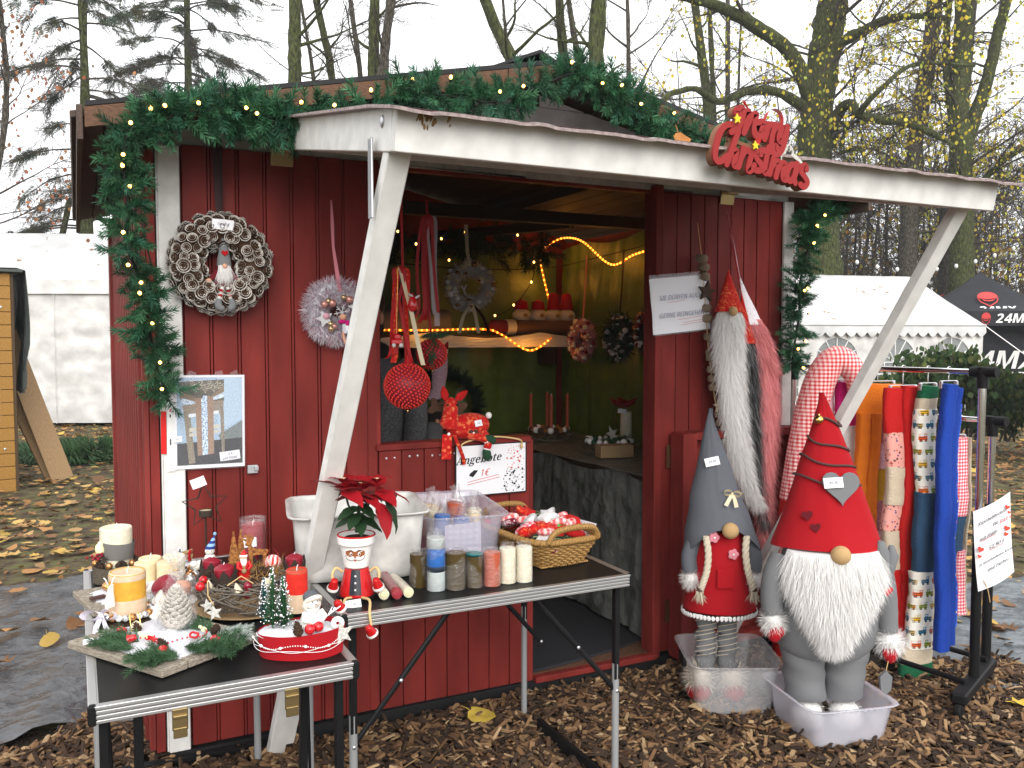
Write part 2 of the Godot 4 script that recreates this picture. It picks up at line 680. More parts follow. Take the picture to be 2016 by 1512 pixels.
func materials() -> void:
	# hut
	mk("redpaint", C(.235, .03, .025), .6, {"spec": .25, "tex": "blotch", "tri": V(1.3, .35, 1.3), "bump": "grain", "bs": .05, "rtex": "mottle"})
	mk("redside", C(.235, .03, .025), .55, {"tex": "blotch", "tri": V(1.3, .35, 1.3)})
	mk("darkred", C(.235, .03, .025), .6, {"spec": .25, "tex": "blotch", "tri": V(2, .5, 2)})
	mk("whitepaint", C(.8, .79, .765), .55, {"tex": "soft", "tri": 2.0, "bump": "grain", "bs": .02})
	mk("gablewhite", C(.8, .8, .79), .5, {"tex": "blotch", "tri": .8})
	mk("primer", C(.42, .25, .1), .7, {"tex": "mottle", "tri": 3.0})
	mk("bargewood", C(.17, .085, .05), .7, {"tex": "grain", "tri": V(1.2, 6, 2)})
	mk("roofwood", C(.12, .085, .07), .8, {"tex": "grain", "tri": V(4, 6, .8)})
	mk("felt", C(.035, .034, .036), .85, {"tex": "fine", "tri": 6.0})
	mk("flaptop", C(.52, .42, .41), .75, {"tex": "mottle", "tri": V(5, 5, 5)})
	mk("tar", C(.03, .009, .012), .6)
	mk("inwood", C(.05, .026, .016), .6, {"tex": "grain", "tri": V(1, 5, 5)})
	mk("plinth", C(.012, .012, .013), .75, {"tex": "fine", "tri": 4.0})
	mk("greencloth", C(.1, .17, .012), .42, {"tex": "blotch", "tri": 1.2, "bump": "creases", "bs": .5, "spec": .6})
	mk("brass", C(.36, .27, .13), .4, {"metal": 1.0})
	mk("zinc", C(.55, .56, .58), .4, {"metal": 1.0})
	mk("chrome", C(.75, .75, .76), .1, {"metal": 1.0})
	mk("gold", C(.75, .5, .16), .25, {"metal": 1.0})
	mk("alu", C(.6, .6, .6), .38, {"metal": .9, "tri": 5.0})
	mk("greysteel", C(.33, .34, .35), .45, {"metal": .4})
	mk("blacksteel", C(.009, .009, .01), .42, {"spec": .25})
	mk("blackplastic", C(.009, .009, .01), .5, {"spec": .25})
	mk("tabletop", C(.011, .0105, .011), .42, {"spec": .28, "tex": "soft", "tri": 4.0})
	mk("rug", C(.055, .056, .068), .95, {"tex": "speck", "tri": 9.0, "bump": "fine", "bs": .3})
	mk("plasticsheet", C(.16, .165, .155), .38, {"tex": "blotch", "tri": 1.5, "bump": "creases", "bs": 1.6})
	# ground
	mk("earth", C(1, 1, 1), .95, {"tex": "earthtex", "tri": .45, "bump": "relief", "bs": 2.0})
	mk("mulch", C(.045, .028, .017), .95, {"tex": "mottle", "tri": 3.0, "bump": "relief", "bs": 2.0})
	mk("chip", C(1, 1, 1), .85, {"vc": true, "tex": "grain", "tri": V(12, 40, 40), "world": false})
	mk("leaf", C(1, 1, 1), .7, {"vc": true, "back": Color(.25, .25, .25)})
	mk("tarp", C(.1, .105, .115), .3, {"tex": "blotch", "tri": 1.1, "bump": "creases", "bs": 1.5, "rtex": "mottle"})
	mk("greytarp", C(.16, .18, .2), .3, {"tex": "blotch", "tri": .8, "bump": "creases", "bs": 2.0})
	# trees
	mk("bark", C(1, 1, 1), .95, {"tex": "barktex", "tri": V(2.2, .5, 2.2), "bump": "relief", "bs": 3.0})
	mk("mossbark", C(.95, 1, .9), .95, {"tex": "mosstex", "tri": V(1.6, .5, 1.6), "bump": "relief", "bs": 3.0})
	mk("twig", C(.055, .043, .034), .9)
	mk("needle", C(1, 1, 1), .6, {"vc": true, "back": Color(.15, .15, .15)})
	mk("treeleaf", C(1, 1, 1), .6, {"vc": true, "back": Color(.8, .8, .8)})
	mk("hedgeleaf", C(1, 1, 1), .4, {"vc": true, "back": Color(.3, .3, .3)})
	# tents and shed
	mk("tentwhite", C(.8, .8, .8), .45, {"tex": "blotch", "tri": .25, "bump": "creases", "bs": 1.2, "back": Color(.5, .5, .5)})
	mk("tentwall", C(.78, .77, .75), .5, {"tex": "blotch", "tri": .5, "bump": "creases", "bs": .8, "back": Color(.35, .35, .35)})
	mk("tentblack", C(.02, .021, .027), .6, {"tex": "blotch", "tri": .6})
	mk("logored", C(.5, .05, .05), .6)
	mk("inkwhite", C(.75, .75, .75), .6)
	mk("shedwood", C(.42, .22, .05), .65, {"tex": "grain", "tri": V(1, 8, 1)})
	mk("sheddark", C(.1, .065, .035), .8, {"tex": "grain", "tri": V(1, 8, 1)})
	mk("shedtarp", C(.1, .115, .11), .5, {"tex": "grain", "tri": V(8, .7, 8), "bump": "grain", "bs": 1.0})
	mk("plankwood", C(.42, .27, .14), .7, {"tex": "grain", "tri": V(7, .7, 7)})
	mk("pane", C(.8, .85, .85), .05, {"alpha": .12})
	mk("woodbeige", C(.5, .33, .17), .7, {"tex": "grain", "tri": V(5, 20, 5)})
	# goods
	mk("paper", C(.78, .78, .82), .7)
	mk("pen", C(.12, .12, .22), .8)
	mk("ink", C(.015, .015, .018), .7)
	mk("redink", C(.55, .06, .04), .7)
	mk("foil", C(.95, .95, 1), .1, {"alpha": .05, "bump": "creases", "bs": .6, "tri": 14.0, "spec": .8})
	mk("bulb", C(1, .8, .4), .4, {"emit": Color(1.0, .74, .36), "power": 5.0})
	mk("ropebulb", C(1, .7, .3), .4, {"emit": Color(1.0, .62, .2), "power": 5.0})
	mk("ropetube", C(.9, .5, .12), .2, {"alpha": .35, "emit": Color(1.0, .5, .1), "power": .35})
	mk("cable", C(.01, .014, .01), .5)
	for q in [["felt_grey", C(.2, .205, .215)], ["felt_bluegrey", C(.135, .145, .17)], ["felt_red", C(.43, .006, .013)], ["felt_darkred", C(.16, .012, .02)], ["felt_beige", C(.55, .36, .17)], ["felt_brown", C(.1, .05, .03)], ["felt_green", C(.02, .07, .035)], ["felt_white", C(.75, .74, .72)]]:
		mk(q[0], q[1], .95, {"tex": "feltred", "tri": 3.0, "rim": .15, "bump": "fine", "bs": .12})
	for q in [["fur_white", C(.82, .81, .8)], ["fur_cream", C(.75, .68, .58)], ["fur_grey", C(.2, .21, .22)], ["fur_pink", C(.75, .27, .28)], ["fur_dark", C(.012, .012, .012)]]:
		mk(q[0], q[1], .75, {"rim": .3, "back": Color(.5, .5, .5)})
	for q in [["q_orange", C(.8, .2, .01)], ["q_red", C(.6, .012, .012)], ["q_blue", C(.012, .06, .42)], ["q_magenta", C(.65, .01, .22)], ["q_green", C(.01, .14, .06)], ["q_cream", C(.72, .6, .45)], ["q_denim", C(.03, .08, .16)], ["q_yellow", C(.55, .33, .02)], ["q_white", C(.75, .75, .75)]]:
		mk(q[0], q[1], .85, {"tex": "feltred", "tri": 6.0, "rim": .2, "bump": "relief", "bs": .35})
	for q in ["gingham_red", "gingham_pink", "plaid_green", "candy_stripe", "snowflake_red", "flower_red", "dot_white", "dot_pink", "print_pink", "maroon_print", "mauve_print", "lilac_print", "fleece", "car_print", "bluprint"]:
		mk(q, C(1, 1, 1), .88, {"tex": q, "tri": {"gingham_red": 27.0, "gingham_pink": 32.0, "plaid_green": 16.0, "candy_stripe": 28.0, "snowflake_red": 7.0, "flower_red": 6.0, "car_print": 4.2, "fleece": 4.0, "maroon_print": 14.0}.get(q, 6.0), "world": false, "rim": .15})
	mk("yarn", C(.72, .64, .5), .9, {"tex": "fine", "tri": 12.0})
	mk("braidbrown", C(.11, .055, .05), .85, {"tex": "fine", "tri": 20.0})
	mk("lace", C(.8, .78, .78), .8)
	mk("satin_cream", C(.75, .66, .45), .35, {"back": Color(.3, .3, .3)})
	mk("satin_red", C(.36, .006, .01), .5, {"back": Color(.3, .3, .3)})
	mk("satin_pink", C(.62, .22, .27), .4, {"back": Color(.3, .3, .3)})
	mk("satin_white", C(.75, .72, .82), .4)
	mk("satin_dark", C(.03, .008, .009), .5)
	mk("organza", C(.8, .75, .85), .5, {"alpha": .35})
	mk("clearbox", C(.78, .8, .84), .22, {"alpha": .17, "spec": .6})
	mk("milkbox", C(.76, .76, .86), .25, {"alpha": .34, "spec": .6})
	mk("lilacbox", C(.68, .66, .8), .22, {"alpha": .24, "spec": .6})
	mk("binwhite", C(.8, .79, .76), .3, {"spec": .5, "tex": "blotch", "tri": 2.0})
	for q in [["wax_ivory", C(.8, .66, .42)], ["wax_white", C(.8, .74, .58)], ["wax_yellow", C(.72, .38, .05)], ["wax_beige", C(.7, .52, .36)], ["wax_wine", C(.26, .014, .03)], ["wax_red", C(.68, .03, .02)], ["wax_olive", C(.075, .05, .014)], ["wax_terra", C(.46, .1, .05)], ["wax_blue", C(.04, .16, .5)], ["wax_grey", C(.5, .55, .55)], ["wax_rose", C(.35, .03, .045)]]:
		mk(q[0], q[1], .42, {"sss": .25, "tex": "soft", "tri": 7.0})
	mk("draughtbrown", C(.2, .1, .055), .9, {"tex": "fine", "tri": 14.0})
	mk("linen", C(.2, .19, .18), .9, {"tex": "fine", "tri": V(30, 60, 30)})
	mk("birch", C(.45, .42, .38), .9, {"tex": "weathered", "tri": V(6, 18, 6), "bump": "relief", "bs": .6})
	mk("barkslice", C(.09, .05, .03), .95, {"tex": "mottle", "tri": 10.0, "bump": "relief", "bs": 1.0})
	mk("weatherwood", C(1, 1, 1), .85, {"tex": "weathered", "tri": V(3, 12, 12)})
	mk("cone", C(.1, .05, .026), .8, {"tex": "mottle", "tri": 20.0})
	mk("conetip", C(.55, .52, .48), .7)
	mk("conewhite", C(.78, .72, .62), .4, {"tex": "mottle", "tri": 18.0})
	mk("cotton", C(.82, .82, .88), 1.0, {"tex": "fine", "tri": 6.0, "bump": "fine", "bs": .5})
	mk("twiggrey", C(.2, .17, .14), .85, {"tex": "mottle", "tri": 15.0})
	mk("rustbrown", C(.06, .042, .033), .8, {"tex": "mottle", "tri": 10.0})
	mk("rust", C(1, 1, 1), .85, {"tex": "rusttex", "tri": 9.0})
	mk("baubred", C(.5, .01, .016), .14, {"coat": .6})
	mk("baubwine", C(.2, .006, .02), .2, {"coat": .6})
	mk("baubwhite", C(.75, .73, .7), .2, {"coat": .5})
	mk("baubcopper", C(.55, .26, .1), .25, {"metal": .8})
	mk("baubsilver", C(.7, .7, .7), .3, {"metal": .8})
	mk("ceramic", C(.78, .75, .7), .3)
	mk("skin", C(.62, .32, .22), .6)
	mk("darkskin", C(.3, .1, .035), .6)
	mk("hair", C(.02, .013, .009), .6)
	mk("bluehat", C(.02, .04, .2), .9)
	mk("lightblue", C(.25, .42, .65), .9)
	mk("greyhat", C(.14, .15, .17), .9, {"tex": "mottle", "tri": 20.0})
	mk("teal", C(.012, .12, .12), .7)
	mk("firgreen", C(.035, .15, .055), .7)
	mk("snow", C(.85, .85, .88), .9)
	mk("berrygreen", C(.06, .6, .08), .4)
	mk("berry", C(.75, .75, .45), .4)
	mk("star_yellow", C(.75, .5, .02), .5)
	mk("signred", C(.36, .03, .03), .75, {"tex": "fine", "tri": 10.0, "bump": "fine", "bs": .15})
	mk("mdf", C(.19, .09, .05), .8)
	mk("whitewood", C(.78, .76, .7), .6, {"tex": "mottle", "tri": 12.0})
	mk("wicker", C(.5, .28, .09), .5, {"tex": "mottle", "tri": 14.0})
	mk("potwhite", C(.78, .76, .74), .35)
	mk("potred", C(.45, .01, .012), .2)
	mk("potblack", C(.02, .022, .03), .25)
	mk("soil", C(.03, .018, .01), 1.0)
	mk("poinred", C(.3, .004, .01), .55, {"back": Color(.5, .5, .5)})
	mk("poingreen", C(.015, .04, .015), .5, {"back": Color(.3, .3, .3)})
	mk("rope", C(.6, .42, .2), .9)
	mk("driftwood", C(.34, .25, .17), .85, {"tex": "mottle", "tri": 14.0})
	mk("cork", C(.34, .27, .19), .85, {"tex": "mottle", "tri": 14.0})
	mk("starbrown", C(.1, .06, .045), .8, {"tex": "mottle", "tri": 12.0})
	mk("starcream", C(.6, .52, .38), .8)
	mk("pinkglit", C(.6, .32, .38), .4)
	mk("rosegold", C(.6, .3, .26), .25, {"metal": .5})
	mk("champagne", C(.45, .33, .2), .25, {"metal": .7})
	mk("tinsel", C(.75, .72, .78), .3)
	mk("tinselpink", C(.5, .25, .33), .35)
	mk("bead", C(.6, .03, .02), .2, {"coat": .5})
	mk("pearl", C(.8, .78, .76), .2)
	mk("print_blue", C(.3, .42, .55), .5, {"tex": "blotch", "tri": 4.0})
	mk("print_navy", C(.035, .045, .07), .5)
	mk("print_brown", C(.09, .07, .05), .5)
	mk("print_linen", C(.32, .24, .16), .6)
	mk("print_lace", C(.5, .62, .78), .6)
	mk("gloss_pocket", C(.9, .92, 1), .08, {"alpha": .04})
	mk("plasticred", C(.62, .015, .015), .3)
	mk("eyeblack", C(.01, .01, .01), .15)
	mk("silverleaf", C(.55, .55, .56), .4)
	mk("kraft", C(.35, .24, .13), .9)
	mk("flowergrey", C(.42, .38, .35), .8)

# ---------------------------------------------------------------- ground
func ground() -> void:
	var rows := []
	for i in 61:
		var row := PackedVector3Array()
		for j in 61:
			var x := -90 + 200.0 * j / 60
			var z := 30 - 190.0 * i / 60
			var y := -0.098 + nz.get_noise_2d(x * 2.0, z * 2.0) * 0.02
			y -= 0.3 * smoothstep(6.0, 16.0, x)
			row.append(V(x, y, z))
		rows.append(row)
	solo("ground", "leaf strewn mossy earth round the hut", "", mb().grid(rows), "earth", Vector3.ZERO, Basis.IDENTITY, "", "structure")
	# the bed of bark mulch the visitors stand on
	rows = []
	for i in 31:
		var row := PackedVector3Array()
		for j in 41:
			var s := j / 40.0
			var t := i / 30.0
			var x := lerpf(-2.2, 3.9, s)
			var z := lerpf(-0.55 + (0.5 * smoothstep(0.55, 1.0, s)), 4.6, t)
			row.append(V(x, -0.088 + nz.get_noise_2d(x * 9, z * 9) * 0.018 + 0.004 * sin(x * 3), z))
		rows.append(row)
	solo("mulch_bed", "dark bark mulch bed in front of the hut", "", mb().grid(rows), "mulch", Vector3.ZERO, Basis.IDENTITY, "", "structure")
	# bark chips: uncountable
	var chips := thing("bark_chips", "loose brown bark chips on the mulch bed", "bark chips")
	tag(chips, "", "", "", "stuff")
	var cols := [C(.22, .12, .06), C(.11, .06, .034), C(.36, .22, .11), C(.05, .03, .02), C(.26, .15, .075), C(.07, .042, .025), C(.5, .34, .19), C(.08, .05, .033)]
	for k in 4:
		var m := mb()
		var b := m.v.size()
		m.box(Vector3.ZERO, V([.058, .044, .08, .034][k], [.008, .010, .006, .007][k], [.015, .018, .011, .02][k]), .003)
		for i in range(b, m.v.size()):
			m.v[i] += V(nz.get_noise_3d(m.v[i].x * 90 + k * 30, m.v[i].y * 90, 0), nz.get_noise_3d(0, m.v[i].x * 70 + k * 9, m.v[i].z * 70), nz.get_noise_3d(5, m.v[i].x * 90, k * 11)) * .009
		var xs := []
		var cc := []
		while xs.size() < 8200:
			var x := rng.randf_range(-1.4, 3.75)
			var z := rng.randf_range(-0.6, 2.6)
			if x > 0.02 and z < 0.05 and x < 3.0: continue
			if x < 0.0 and z < -0.47 + 0.12 * sin(x * 9): continue
			if x > 3.1 and z < 0.55 + 0.1 * sin(x * 11): continue
			if rng.randf() < smoothstep(1.7, 2.6, z): continue
			var s := rng.randf_range(.6, 1.5)
			var bas := Basis.from_euler(V(rng.randfn(0, .35), rng.randf() * TAU, rng.randfn(0, .35))).scaled(V(s, s, s))
			xs.append(Transform3D(bas, V(x, -0.078 + rng.randf() * .02 + nz.get_noise_2d(x * 9, z * 9) * .018, z)))
			var c: Color = cols[mini(rng.randi() % 8, 7 if rng.randf() < .7 else 5)]
			cc.append(c * rng.randf_range(.75, 1.25))
		many(chips, "chip", m.commit(), "chip", xs, cc)
	# plastic sheets pegged out on the ground on either side of the hut
	rows = []
	for i in 41:
		var row := PackedVector3Array()
		for j in 41:
			var x := lerpf(-2.6, -0.01, j / 40.0)
			var z := lerpf(-0.42 + .06 * sin(j * .5), -2.86, i / 40.0)
			var f := absf(nz.get_noise_2d(x * 11 + z * 5, z * 6))
			var lip := .05 * smoothstep(.0, .12, x + .12) + .02 * exp(-pow((x + .45 + .1 * z) * 9, 2))
			row.append(V(x, -.07 + .035 * f + .012 * nz.get_noise_2d(x * 40, z * 40) + lip, z))
		rows.append(row)
	solo("plastic_ground_sheet", "dark grey plastic sheet on the ground left of the hut, strewn with leaves", "ground sheet", mb().slab(rows, .002), "tarp")
	rows = []
	for i in 21:
		var row := PackedVector3Array()
		for j in 31:
			var x := lerpf(3.35, 6.4, j / 30.0)
			var z := lerpf(0.95 + .05 * sin(j * .7) - .12 * (x - 3.3), -.35 + .1 * (x - 3.3), i / 20.0)
			row.append(V(x, -.075 + .03 * absf(nz.get_noise_2d(x * 9, z * 7)), z))
		rows.append(row)
	solo("plastic_ground_sheet", "pale grey plastic sheet on the ground behind the clothes rack", "ground sheet", mb().slab(rows, .002), "greytarp")
	# fallen leaves: uncountable
	var lit := thing("fallen_leaves", "yellow and brown fallen leaves scattered over the ground", "leaves")
	tag(lit, "", "", "", "stuff")
	var lc := [C(.36, .19, .07), C(.3, .15, .055), C(.45, .3, .07), C(.24, .12, .05), C(.46, .29, .1), C(.38, .23, .1), C(.17, .09, .045), C(.34, .17, .06)]
	for k in 3:
		var xs := []
		var cc := []
		var lm := leaf_mesh(k).commit()
		while xs.size() < 5200:
			var d := pow(rng.randf(), .62) * 26.0 + 1.0
			var an := rng.randf_range(-1.15, .5)
			var q := V(-.275, 0, 3.38) + V(-sin(an), 0, -cos(an)) * d
			if q.x > -.02 and q.x < 3.03 and q.z < .03 and q.z > -2.5: continue
			var onchips := q.z > -.45 and q.x < 3.3
			if onchips and rng.randf() < .985: continue
			var ontarp := q.x < 0 and q.z < -.4 and q.z > -2.9
			if ontarp and rng.randf() < .72: continue
			if nz.get_noise_2d(q.x * 6, q.z * 6) < -.28: continue
			var s := rng.randf_range(.03, .068) * (1.0 + .4 * rng.randf())
			var y := -.075 + rng.randf() * .015
			if ontarp: y = -.03 + rng.randf() * .01
			y -= 0.3 * smoothstep(6.0, 16.0, q.x)
			xs.append(Transform3D(Basis.from_euler(V(rng.randfn(0, .18), rng.randf() * TAU, rng.randfn(0, .18))).scaled(V(s, s * rng.randf_range(.3, 1.2), s)), V(q.x, y, q.z)))
			cc.append(lc[rng.randi() % 8] * rng.randf_range(.65, 1.15))
		many(lit, "leaf", lm, "leaf", xs, cc)
	var fx := []
	var fc := []
	while fx.size() < 12000:
		var d := pow(rng.randf(), .7) * 16.0 + 1.5
		var an := rng.randf_range(-1.1, .45)
		var q := V(-.275, 0, 3.38) + V(-sin(an), 0, -cos(an)) * d
		if (q.x > -.02 and q.x < 3.03 and q.z < .03 and q.z > -2.5) or (q.z > -.45 and q.x < 3.3) or (q.x < 0 and q.z < -.4 and q.z > -2.9): continue
		var s := rng.randf_range(.008, .028)
		fx.append(Transform3D(Basis.from_euler(V(rng.randfn(0, .4), rng.randf() * TAU, rng.randfn(0, .4))).scaled(V(s, s, s * rng.randf_range(.5, 2.0))), V(q.x, -.085 - .3 * smoothstep(6.0, 16.0, q.x), q.z)))
		fc.append(lc[rng.randi() % 8] * rng.randf_range(.2, .8))
	many(lit, "crumbled_leaf", leaf_mesh(1).commit(), "leaf", fx, fc)
	var yl := C(.5, .36, .06)
	for q in [["large yellow leaf lying on the bark chips before the doorway", 1.166, .2, .075, yl, 40.0], ["curled pale leaf on the bark chips right of the table leg", 2.0, .55, .05, C(.5, .36, .2), 130.0], ["mottled yellow leaf standing against the strut foot", .45, .22, .07, C(.4, .25, .05), 250.0], ["yellow leaf beside the foot of the clothes rack", 3.25, 1.12, .06, C(.55, .38, .05), 80.0]]:
		mk("leafone%d" % int(q[5]), q[4], .7, {"back": Color(.25, .25, .25)})
		solo("autumn_leaf", q[0], "leaf", leaf_mesh(int(q[5]) % 3), "leafone%d" % int(q[5]), V(q[1], -.045, q[2]), rot(8 if q[5] < 200 else 60, q[5], 5).scaled(V(q[3], q[3], q[3])))

func leaf_mesh(k: int) -> MB:
	# a lobed, curled leaf about two units across, stalk towards -z
	var o := []
	var lobes: Array = [[[0, 1.1], [.25, .6], [.8, .75], [.55, .25], [.95, -.1], [.4, -.3], [.15, -.55]], [[0, 1.0], [.4, .7], [.66, .3], [.72, -.1], [.5, -.45], [.2, -.6]], [[0, 1.2], [.16, .7], [.5, .85], [.42, .35], [.85, .2], [.5, -.1], [.3, -.5]]][k]
	for q in lobes: o.append(q)
	o.append([.0, -.5])
	for i in range(lobes.size() - 1, 0, -1): o.append([-lobes[i][0], lobes[i][1]])
	var ring := PackedVector3Array()
	var mid := PackedVector3Array()
	var cen := PackedVector3Array()
	for q in o:
		var r2: float = q[0] * q[0] + q[1] * q[1]
		ring.append(V(q[0], .22 * r2 * (1.0 if k != 1 else .6) + .12 * sin(q[0] * 4 + k), q[1]))
		mid.append(V(q[0] * .5, .05 + .04 * sin(q[1] * 5 + k), q[1] * .5))
		cen.append(V(0, 0, 0))
	var m := mb().grid([ring, mid, cen], true)
	m.tube([V(0, .02, -.4), V(.05, .1, -.8), V(.12, .08, -1.15)], [.035, .025, .02], 4, false)
	return m

# ---------------------------------------------------------------- the hut
func plank_mesh(w: float, h: float, bead := false) -> ArrayMesh:
	var m := mb().box(V(0, h / 2, 0), V(w - (.013 if bead else .003), h, .02), .003)
	if bead:
		m.box(V(w / 2, h / 2, -.0015), V(.009, h, .018), .002)
	return m.commit()

func roof_y(x: float) -> float:
	return 2.562 - absf(x - 1.5) * 0.212

func hut() -> void:
	var h := thing("market_hut", "dark red wooden market hut with white corner posts and an open awning", "market hut")
	# front wall: planks with a bead between them at the left, plain ones elsewhere
	var fw := P(h, "front_wall", mb().box(V(.42, 1.09, -.045), V(.78, 2.22, .03)).box(V(1.15, .5, -.045), V(.68, 1.06, .03)).box(V(2.585, 1.09, -.045), V(.77, 2.22, .03)).box(V(1.505, 2.2, -.045), V(1.39, .05, .03)), "redpaint")
	var pm := plank_mesh(.1, 2.225, true)
	for i in 7: P(fw, "plank", pm, "redpaint", V(.125 + i * .1, -.03, -.012 + rng.randf() * .002))
	pm = plank_mesh(.0445, 2.225)
	P(fw, "plank", pm, "redpaint", V(.789, -.03, -.012))
	pm = plank_mesh(.0985, 1.075)
	for i in 7: P(fw, "plank", pm, "redpaint", V(.862 + i * .0985, -.035, -.011 + rng.randf() * .002))
	pm = plank_mesh(.0822, 2.2)
	for i in 9: P(fw, "plank", pm, "redpaint", V(2.252 + i * .0825, -.02, -.012 + rng.randf() * .002))
	for i in 6:
		for k in 2:
			P(fw, "screw", mb().ball(V(0, 0, 0), V(.005, .005, .002), 8, 4), "zinc", V(.845 + i * .1 + k * .035, 1.005 + .003 * (i % 2), .0))
	P(h, "sill_rail", mb().box(V(1.155, 1.05, -.035), V(.71, .028, .09), .005), "redpaint")
	P(h, "door_jamb", mb().box(V(2.185, 1.08, -.035), V(.045, 2.26, .1), .006), "darkred")
	P(h, "door_jamb", mb().box(V(1.508, .5, -.04), V(.03, 1.1, .08), .004), "darkred")
	P(h, "opening_edge", mb().box(V(.814, 1.63, -.04), V(.02, 1.15, .075), .003), "darkred")
	P(h, "corner_post", mb().box(V(.036, 1.075, .0085), V(.075, 2.22, .017), .004).box(V(-.002, 1.075, -.03), V(.01, 2.22, .06), .002), "whitepaint")
	P(h, "corner_post", mb().box(V(2.985, 1.075, .0085), V(.065, 2.22, .017), .004), "whitepaint")
	# plinth below the boards
	P(h, "plinth", mb().box(V(1.5, -.08, -.01), V(3.0, .088, .05), .004), "plinth")
	var gr := P(h, "vent_grille", mb().box(V(.13, -.085, .02), V(.62, .075, .02), .004), "plinth")
	for i in 4: P(gr, "slat", mb().box(V(.13, -.118 + i * .022, .036), V(.6, .007, .02), .002), "blackplastic")
	# side walls and back, with thickness
	var lw := P(h, "left_wall", mb().box(V(-.028, 1.08, -1.15), V(.03, 2.22, 2.3)), "darkred")
	var sm := mb().box(V(0, 1.08, 0), V(.02, 2.2, .092), .003).commit()
	for i in 22: P(lw, "plank", sm, "redside", V(-.05, 0, -.08 - i * .0965))
	for i in 15: P(lw, "batten", mb().box(V(-.066, 1.08, -.12 - i * .145), V(.018, 2.2, .045), .004), "redside")
	P(lw, "corner_board", mb().box(V(-.072, 1.08, -2.24), V(.04, 2.2, .13), .004), "redside")
	P(lw, "corner_board", mb().box(V(-.055, 1.08, -.02), V(.022, 2.2, .045), .004), "redside")
	P(h, "right_wall", mb().box(V(3.0, 1.08, -1.15), V(.05, 2.22, 2.3)), "redside")
	P(h, "back_wall", mb().prism(V2([0, 0, 3.0, 0, 3.0, 2.22, 1.5, 2.55, 0, 2.22]), -2.325, -2.275), "redside")
	P(h, "floor", mb().box(V(1.5, -.035, -1.16), V(2.95, .03, 2.26)), "bargewood")
	P(h, "threshold", mb().box(V(1.85, -.03, .01), V(.66, .03, .045), .006), "redpaint")
	# gable boards
	var gb := P(h, "gable", mb().prism(V2([-.02, 2.19, 3.02, 2.19, 3.02, 2.23, 1.5, 2.555, -.02, 2.23]), -.06, -.03), "gablewhite")
	for i in 4:
		var y0 := 2.24 + i * .085
		var x0 := .55 if i == 0 else 1.5 - (2.553 - y0) / .212
		var x1 := 1.5 + (2.553 - y0) / .212
		var y1 := minf(y0 + .081, 2.545)
		var xa := maxf(x0, 1.5 - (2.553 - y1) / .212)
		var xb := minf(x1, 1.5 + (2.553 - y1) / .212)
		P(gb, "gable_board", mb().prism(V2([x0, y0, minf(x1, 3.0), y0, xb, y1, xa, y1]), -.03, .006), "gablewhite")
	# roof: two slopes of boards with felt on top, barge boards in pieces along the front edge
	var rf := P(h, "roof", mb().prism(V2([-.23, roof_y(-.23) + .03, 1.5, 2.592, 3.23, roof_y(3.23) + .03, 3.23, roof_y(3.23) + .045, 1.5, 2.61, -.23, roof_y(-.23) + .045]), -2.5, .30), "felt")
	for s in 2:
		for i in 17:
			var d := .06 + i * .104
			var x := 1.5 + (d if s == 1 else -d)
			P(rf, "roof_board", mb().box(V(0, 0, 0), V(.101, .022, 2.76), .002), "roofwood" if absf(x - 1.5) > 1.52 else "inwood", V(x, roof_y(x) + .015, -1.11), rot(0, 0, -11.97 if s == 1 else 11.97))  # boards over the interior take a darker brown that paints in the indoor shade
	var cutx := [-.235, .06, .36, .63, .95, 1.25, 1.5, 1.82, 2.12, 2.5, 2.86, 3.235]
	for i in cutx.size() - 1:
		var a: float = cutx[i] + .002
		var b: float = cutx[i + 1] - .002
		P(rf, "barge_board", mb().prism(V2([a, roof_y(a) - .036, b, roof_y(b) - .036, b, roof_y(b) + .027, a, roof_y(a) + .027]), .275, .30 + .003 * (i % 2)), "bargewood")
	P(rf, "eave_board", mb().box(V(-.247, 2.175, -1.1), V(.02, .11, 2.78), .003), "roofwood")
	P(rf, "eave_board", mb().box(V(3.247, 2.175, -1.1), V(.02, .11, 2.78), .003), "roofwood")
	P(rf, "ridge_cap", mb().prism(V2([1.28, 2.6, 1.5, 2.69, 1.72, 2.6, 1.72, 2.61, 1.5, 2.705, 1.28, 2.61]), -2.52, .1), "felt")
	P(rf, "roofing_strip", mb().box(V(.95, 2.51, -.35), V(.32, .012, .9), .003, rot(0, 0, 12)), "felt")
	for x in [.7, 1.5, 2.3]:
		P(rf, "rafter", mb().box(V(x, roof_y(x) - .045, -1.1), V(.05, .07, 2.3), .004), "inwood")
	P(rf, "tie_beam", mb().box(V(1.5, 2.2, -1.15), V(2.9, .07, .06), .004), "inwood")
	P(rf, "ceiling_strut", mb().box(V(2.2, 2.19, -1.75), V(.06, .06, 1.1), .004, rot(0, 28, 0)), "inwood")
	# awning: the shutter of the serving hatch, swung up on hinges and propped on two struts
	var aw := Node3D.new()
	aw.name = "awning"
	h.add_child(aw)
	aw.position = V(.41, 2.225, .02)
	aw.rotation_degrees = Vector3(11, 0, 0)
	P(aw, "fascia_board", mb().box(V(1.095, .03, 1.385), V(2.19, .105, .032), .005), "whitepaint")
	P(aw, "side_board", mb().box(V(.014, .03, .685), V(.028, .105, 1.366), .004), "whitepaint")
	P(aw, "side_board", mb().box(V(2.176, .03, .685), V(.028, .105, 1.366), .004), "whitepaint")
	P(aw, "back_rail", mb().box(V(1.095, .03, .02), V(2.13, .09, .04), .004), "whitepaint")
	P(aw, "under_board", mb().box(V(1.095, -.012, 1.34), V(2.13, .02, .055), .003), "whitepaint")
	var pl := mb().box(Vector3.ZERO, V(.092, .014, 1.3), .002).commit()
	for i in 22: P(aw, "shutter_board", pl, "darkred", V(.083 + i * .0965, .06, .69))
	var edge := []
